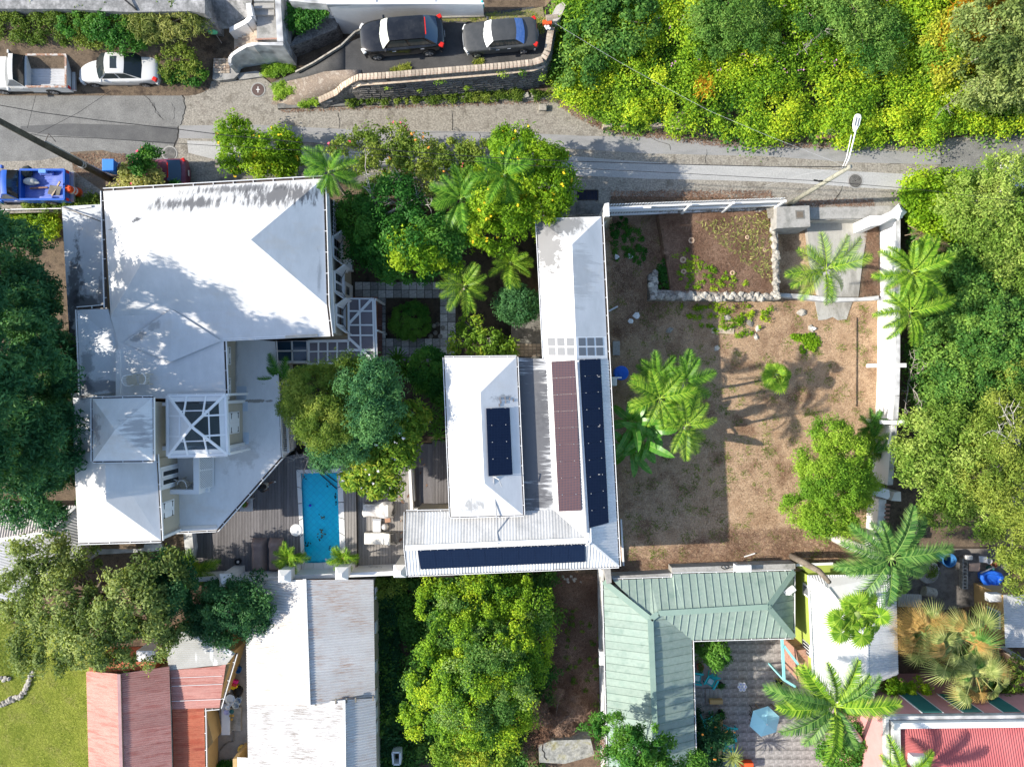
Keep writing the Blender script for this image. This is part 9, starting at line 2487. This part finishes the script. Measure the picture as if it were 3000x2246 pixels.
tag(bevel(MB().box(W(2182,2240,ZS+.4),(1.0,.5,.5)).build('storage_box',M['orange_plastic']),.04),'orange red box at the bottom edge of the patio','box')
tag(bevel(MB().box(W(2160,2236,ZS+.3),(.8,.3,.4)).build('blue_bench',M['sky_cloth']),.03),'pale blue bench end beside the orange box','bench')
# --- alley clutter
za=ZS+.05
def tb(px,py,z,r,h,lb,m,cat='bucket',name='bucket',n=16):
 c=W(px,py,z);t=thing(name,lb,cat,c)
 MB().lathe(c,[(r*.8,0),(r,h),(r*1.05,h),(r*.92,h-.01),(r*.75,.03),(.01,.03)],n).build('shell',m,t)
 return t
b_=lambda n,c:mat(n,c,tuple(x*1.1 for x in c),rough=.5)
tb(702,1957,za,.2,.3,'blue plastic basin at the top of the alley',b_('basin_blue',(.03,.16,.45)),'basin','basin')
tb(703,2045,za,.2,.35,'translucent bucket beside the white table',b_('pail_blue',(.4,.5,.62)))
tb(696,2058,za,.22,.36,'white bucket with blue rim right of the bowls',b_('pail_white',(.6,.68,.75)))
c=W(675,2090,ZS);t=thing('work_table','white narrow table laden with bowls in the alley','table',c)
bevel(MB().box(c+Vector((0,0,.75)),(.55,2.0,.04)).build('table_top',M['white'],t),.01)
for s in (-1,1):
 for q in (-1,1):MB().box(c+Vector((s*.22,q*.9,.37)),(.05,.05,.74)).build('leg',M['galv'],t)
zt3=ZS+.78
tb(676,2046,zt3,.32,.12,'large pale basin at the top of the alley table',b_('basin_pale',(.62,.65,.66)),'basin','basin')
for i,(x,y,r,lb) in enumerate(((675,2060,.14,'small white bowl below the large basin'),(668,2070,.14,'white bowl at the left edge of the alley table'),(664,2084,.16,'lilac bowl holding cloth on the alley table'))):
 tb(x,y,zt3,r,.1,lb,M['white_clean'] if i<2 else b_('bowl_lilac',(.5,.48,.66)),'bowl','bowl')
tag(MB().lathe(W(680,2082,zt3),[(.13,0),(.15,.08),(.06,.13),(.01,.13)],8).build('dark_cloth',b_('cloth_teal',(.02,.09,.09))),'dark teal cloth bundle on the alley table','cloth')
for x,y in ((676,2095),(679,2105),(683,2094)):tag(MB().lathe(W(x,y,zt3),[(.06,0),(.09,.06),(.05,.12),(.01,.13)],8).build('pineapple',b_('fruit',(.35,.22,.05)) if 'fruit' not in bpy.data.materials else bpy.data.materials['fruit']),'brown round fruit lying on the alley table','fruit','fruits on the alley table')
c=W(690,2005,za);t=thing('plastic_crate','yellow crate with pink and red tubs in the alley','crate',c)
bevel(MB().box(c+Vector((0,-.05,.15)),(.45,.3,.3),-.2).build('crate',b_('crate_yellow',(.75,.55,.03)),t),.02)
bevel(MB().box(c+Vector((.08,.3,.2)),(.36,.22,.22),-.2).build('tub',b_('tub_pink',(.65,.03,.22)),t),.03)
bevel(MB().box(c+Vector((.02,.12,.3)),(.34,.2,.1),-.3).build('tub',b_('tub_red',(.45,.04,.05)),t),.03)
tag(MB().lathe(W(700,2020,za),[(.3,0),(.34,.2),(.25,.32),(.01,.36)],9).build('rubbish_bag',M['black']),'black rubbish bag below the yellow crate','bag')
tag(MB().tube([W(664,2026,za),W(670,2022,za+.1),W(675,2014,za+.15)],[.1,.14,.05],8).build('white_sack',M['white']),'crumpled white sack beside the black bag','sack')
c=W(655,2085,ZS);t=thing('timber_ladder','dark timber ladder lying along the alley wall','ladder',c)
for a,d in (((648,2050),(660,2112)),((655,2046),(668,2108))):MB().beam(W(*a,ZS+.3),W(*d,ZS+.15),.06,.08).build('rail',M['pole_dark'],t)
for f in (.2,.4,.6,.8):p=W(648,2050,ZS+.3).lerp(W(660,2112,ZS+.15),f);MB().beam(p,p+Vector((.16,.08,0)),.04,.04).build('rung',M['pole_dark'],t)
c=W(711,2188,ZS);t=thing('ring_float','yellow round ring on a cylinder in the alley','ring',c)
MB().lathe(c,[(.16,0),(.24,.1),(.24,.3),(.16,.36),(.1,.3),(.1,.05)],18).build('ring',b_('ring_yellow',(.75,.5,.1)),t,smooth=True)
tag(MB().tube([W(685,2110,za),W(684,2170,za),W(670,2172,za),W(656,2182,za),W(642,2200,za),W(641,2230,za),W(640,2300,za)],.05,6).build('drain_pipe',M['concrete_dark']),'grey drain pipe bending along the alley floor','pipe')
c=W(720,2236,ZS);t=thing('porch_roof','white tin porch roof at the bottom of the alley','porch',c)
corrugated('porch_sheet',[W(695,2216,-1.2),W(760,2220,-1.0),W(760,2400,-1.0),W(695,2400,-1.2)],(0,1,0),.15,.016,[M['barn_white']],t,12)
MB().prism(WW([(682,2222),(694,2220),(696,2400),(684,2400)],-1.3),ZS,-1.3).build('porch_wall',M['ochre'],t)
cover('alley_weeds',[(630,2225),(690,2225),(690,2260),(630,2260)],ZS,16,70,.16,.4,M['leaf_shrub'],(.14,.24),(0,.3),label='weeds beside the porch at the bottom of the alley',cat='weeds')
cover('alley_bush',[(606,2175),(625,2172),(622,2195),(606,2195)],ZS,8,70,.14,.4,M['leaf_fresh'],(.12,.2),(0,.3),label='small green tuft at the foot of the ochre wall',cat='weeds')
# --- white scraps in the yard
for i,(x,y,s,lb) in enumerate(((1807,753,9,'crumpled white paper near the white wing'),(1845,752,10,'white torn sheet right of another paper scrap'),(1866,925,11,'larger white torn sheet standing in the dry grass'),(1848,940,9,'white scrap leaning beside the larger torn sheet'),(2382,962,8,'white folded scrap in the sunny yard'))):
 c=W(x,y,ZY+.06);k=s*.021
 vs=[c+Vector((math.cos(a)*k*random.uniform(.6,1.3),math.sin(a)*k*random.uniform(.6,1.3),random.uniform(0,.08))) for a in (0,1,2.1,3.2,4.2,5.2)]
 tag(MB().add(vs+[c+Vector((0,0,.1))],[(k_,(k_+1)%6,6) for k_ in range(6)]).build('paper_scrap',M['white_clean']),lb,'paper scrap','white scraps in the yard')
tag(MB().beam(W(1783,912,ZY+.1),W(1810,897,ZY+.12),.1,.05).build('loose_board',M['white']),'white painted board lying beside the white wing','board')
tag(MB().beam(W(2180,1630,ZY+.1),W(2212,1620,ZY+.15),.06,.05).build('loose_board',M['white']),'thin white stick lying at the lower end of the yard','stick')
tag(MB().beam(W(2511,930,ZY+.02),W(2510,1190,ZY+.02),.05,.06).build('buried_pipe',M['joint']),'dark straight channel running down the yard','channel')
tag(MB().tube([W(2402,1549,ZY+.5),W(2450,1580,.0),W(2500,1605,.6),W(2545,1620,1.3)],[.24,.22,.2,.18],10).build('fallen_trunk',M['bark_pale'],smooth=True),'smooth pale grey trunk leaning under the coconut palm','tree trunk')
# --- junk yard at the right
zj=ZS
sheet('junk_yard',[(2650,1480),(2960,1500),(2960,1760),(2660,1800)],zj+.03,mat('yard_concrete',(.13,.115,.105),(.23,.21,.19),(.05,.048,.045),scale=.7,rough=.9,fine=.3),t=.2)
tb(2755,1630,zj,.42,1.0,'translucent blue round barrel in the shaded back yard',b_('barrel_blue',(.04,.15,.34)),'barrel','barrel',24)
c=W(2712,1675,zj);t=thing('round_planter','round concrete planter with bushy plant in the back yard','planter',c)
MB().lathe(c,[(.6,0),(.68,.3),(.62,.34),(.55,.3),(.01,.28)],26).build('bowl',M['concrete'],t)
q,tn=clump_leaves(np.array([[c.x,c.y,c.z+.5],[c.x+.2,c.y+.2,c.z+.5]]),np.array([.34,.3]),110,.16,.35);quad_mesh('foliage',q,tn,M['leaf_moss'],t)
t=thing('steel_drum','pale round drum lying on its side in the back yard','drum',W(2722,1735,zj))
MB().tube([W(2706,1730,zj+.45),W(2738,1738,zj+.45)],[.34,.34],20,cap=False).build('shell',M['stone_pale'],t);MB().tube([W(2707,1730,zj+.45),W(2709,1731,zj+.45)],[.33,.33],20).build('end',M['stone_pale'],t)
MB().tube([W(2736,1737,zj+.45),W(2737.5,1738,zj+.45)],[.31,.31],20).build('dark_inside',M['joint'],t)
t=thing('wall_block_row','concrete block wall with open cells along the back yard','block wall',W(2830,1690,zj))
for i in range(9):
 p=W(2828,1640+i*10,zj+.5);o=MB()
 o.box(p+Vector((-.14,0,-.2)),(.07,.2,.4));o.box(p+Vector((.14,0,-.2)),(.07,.2,.4));o.box(p+Vector((0,.08,-.2)),(.21,.04,.4));o.box(p+Vector((0,-.08,-.2)),(.21,.04,.4))
 o.build('concrete_block',M['concrete'],t)
tag(bevel(MB().box(W(2836,1632,zj+.4),(.5,.32,.3)).build('gas_tank',M['white']),.08),'white rounded tank at the top of the block wall','tank')
tag(MB().plate([W(2840,1650,-2.2),W(2872,1648,-2.2),W(2870,1672,-2.2),W(2840,1672,-2.2)],.05).build('brown_board',mat('board_tan',(.42,.27,.2),(.48,.32,.24))),'tan square board roof piece in the back yard','board')
tag(MB().plate([W(2868,1628,-2.2),W(2892,1630,-2.2),W(2894,1648,-2.2),W(2870,1646,-2.2)],.04).build('grey_sheet',M['galv']),'grey metal sheet lying above the tan board','metal sheet')
c=W(2906,1695,zj);t=thing('inflatable_pool','bright blue inflatable paddling pool in the back yard','paddling pool',c)
pts=[W(x,y,zj+.5) for x,y in ((2878,1682),(2888,1677),(2908,1675),(2930,1682),(2936,1690),(2922,1712),(2905,1718),(2890,1714),(2878,1695))]
mb=MB();mb.tube(pts+[pts[0]],.13,10,False);mb.build('rim',M['blue_plastic'],t,smooth=True)
triangulate(MB().poly([p+(c-p)*.08-Vector((0,0,.12)) for p in pts][::-1]).build('liner',mat('liner',(.06,.3,.8),(.2,.5,.9),scale=5,rough=.3),t))
MB().prism([(p.x,p.y) for p in pts],zj,zj+.42).build('side',M['blue_plastic'],t)
for x,y,r,lb,m in ((2895,1662,.2,'dark green round pot beside the tan board','shutter_green'),(2890,1640,.18,'pale round basin among junk near the grey sheet','white'),(2905,1650,.2,'rusty round tub among junk at the tree edge','terracotta'),(2732,1652,.14,'small white pot on the planter edge','white_clean'),(2738,1662,.12,'second small white pot beside the round planter','white_clean')):
 tb(x,y,zj+.2,r,.3,lb,M[m],'pot','pot')
for p,q_,lb in (((2885,1735),(2930,1722),'pale pipe lying in front of the yellow shed'),((2872,1678),(2912,1660),'pale stick crossing behind the blue paddling pool'),((2893,1728),(2888,1745),'blue post at the shed corner')):
 tag(MB().beam(W(*p,zj+.7),W(*q_,zj+.7),.07,.07).build('loose_pipe',M['galv'] if 'blue' not in lb or 'paddling' in lb else M['sky_cloth']),lb,'pipe')
tag(bevel(MB().box(W(2910,1748,-.9),(.8,.5,.5)).build('water_cooler',M['white']),.05),'white box unit at the corner of the yellow shed','box')
t=thing('wooden_roof','weathered grey board roof beside the coconut palm','shed roof',W(2678,1540,zj))
for i in range(6):MB().plate([W(2667+i*3.8,1508,-1.5),W(2670.4+i*3.8,1508,-1.5),W(2670.4+i*3.8,1580,-1.5),W(2667+i*3.8,1580,-1.5)],.05).build('roof_board',M['wood_grey'],t)
MB().prism(WW([(2668,1510),(2688,1510),(2688,1578),(2668,1578)],-1.6),zj,-1.6).build('shed_wall',M['joint'],t)
tag(MB().lathe(W(2746,1565,zj),[(.1,0),(.12,.1),(.01,.18)],10).build('red_ball',M['tail_red']),'small red ball on the shaded yard floor','ball')
for x,y,lb in ((2694,1530,'white paper lump under the olive tree'),(2693,1548,'small white paper below the other lump')):tag(bevel(MB().box(W(x,y,zj+.1),(.3,.25,.12),.4).build('paper_lump',M['white']),.03),lb,'paper')
# white carved trough at the bottom of the vines
t=thing('stone_trough','white stone trough standing in the vines at the bottom edge','trough',W(1162,2215,ZS))
mb=MB()
for a,c_ in (((1152,2195),(1155,2230)),((1174,2195),(1174,2230)),((1152,2195),(1174,2195)),((1155,2230),(1174,2230))):mb.beam(W(*a,-2.2),W(*c_,-2.2),.1,.7)
mb.build('rim',M['white_clean'],t);MB().prism(WW([(1154,2197),(1172,2197),(1172,2228),(1156,2228)],-2.5),ZS,-2.5).build('bed',M['soil'],t)
# pebbles of white rubble near the wall of the solar house
for i in range(16):
 c=W(1672+RNG.normal()*12,1695+RNG.normal()*10,ZS+.05)
 o=bpy.data.objects.new('rubble_stone',st3[1]);link(o);o.location=c;o.scale=(.6,.6,.5);o.rotation_euler=(0,0,i)
 tag(o,'pale rubble stone in the little heap below the solar house corner','stone','rubble heap below the solar house')
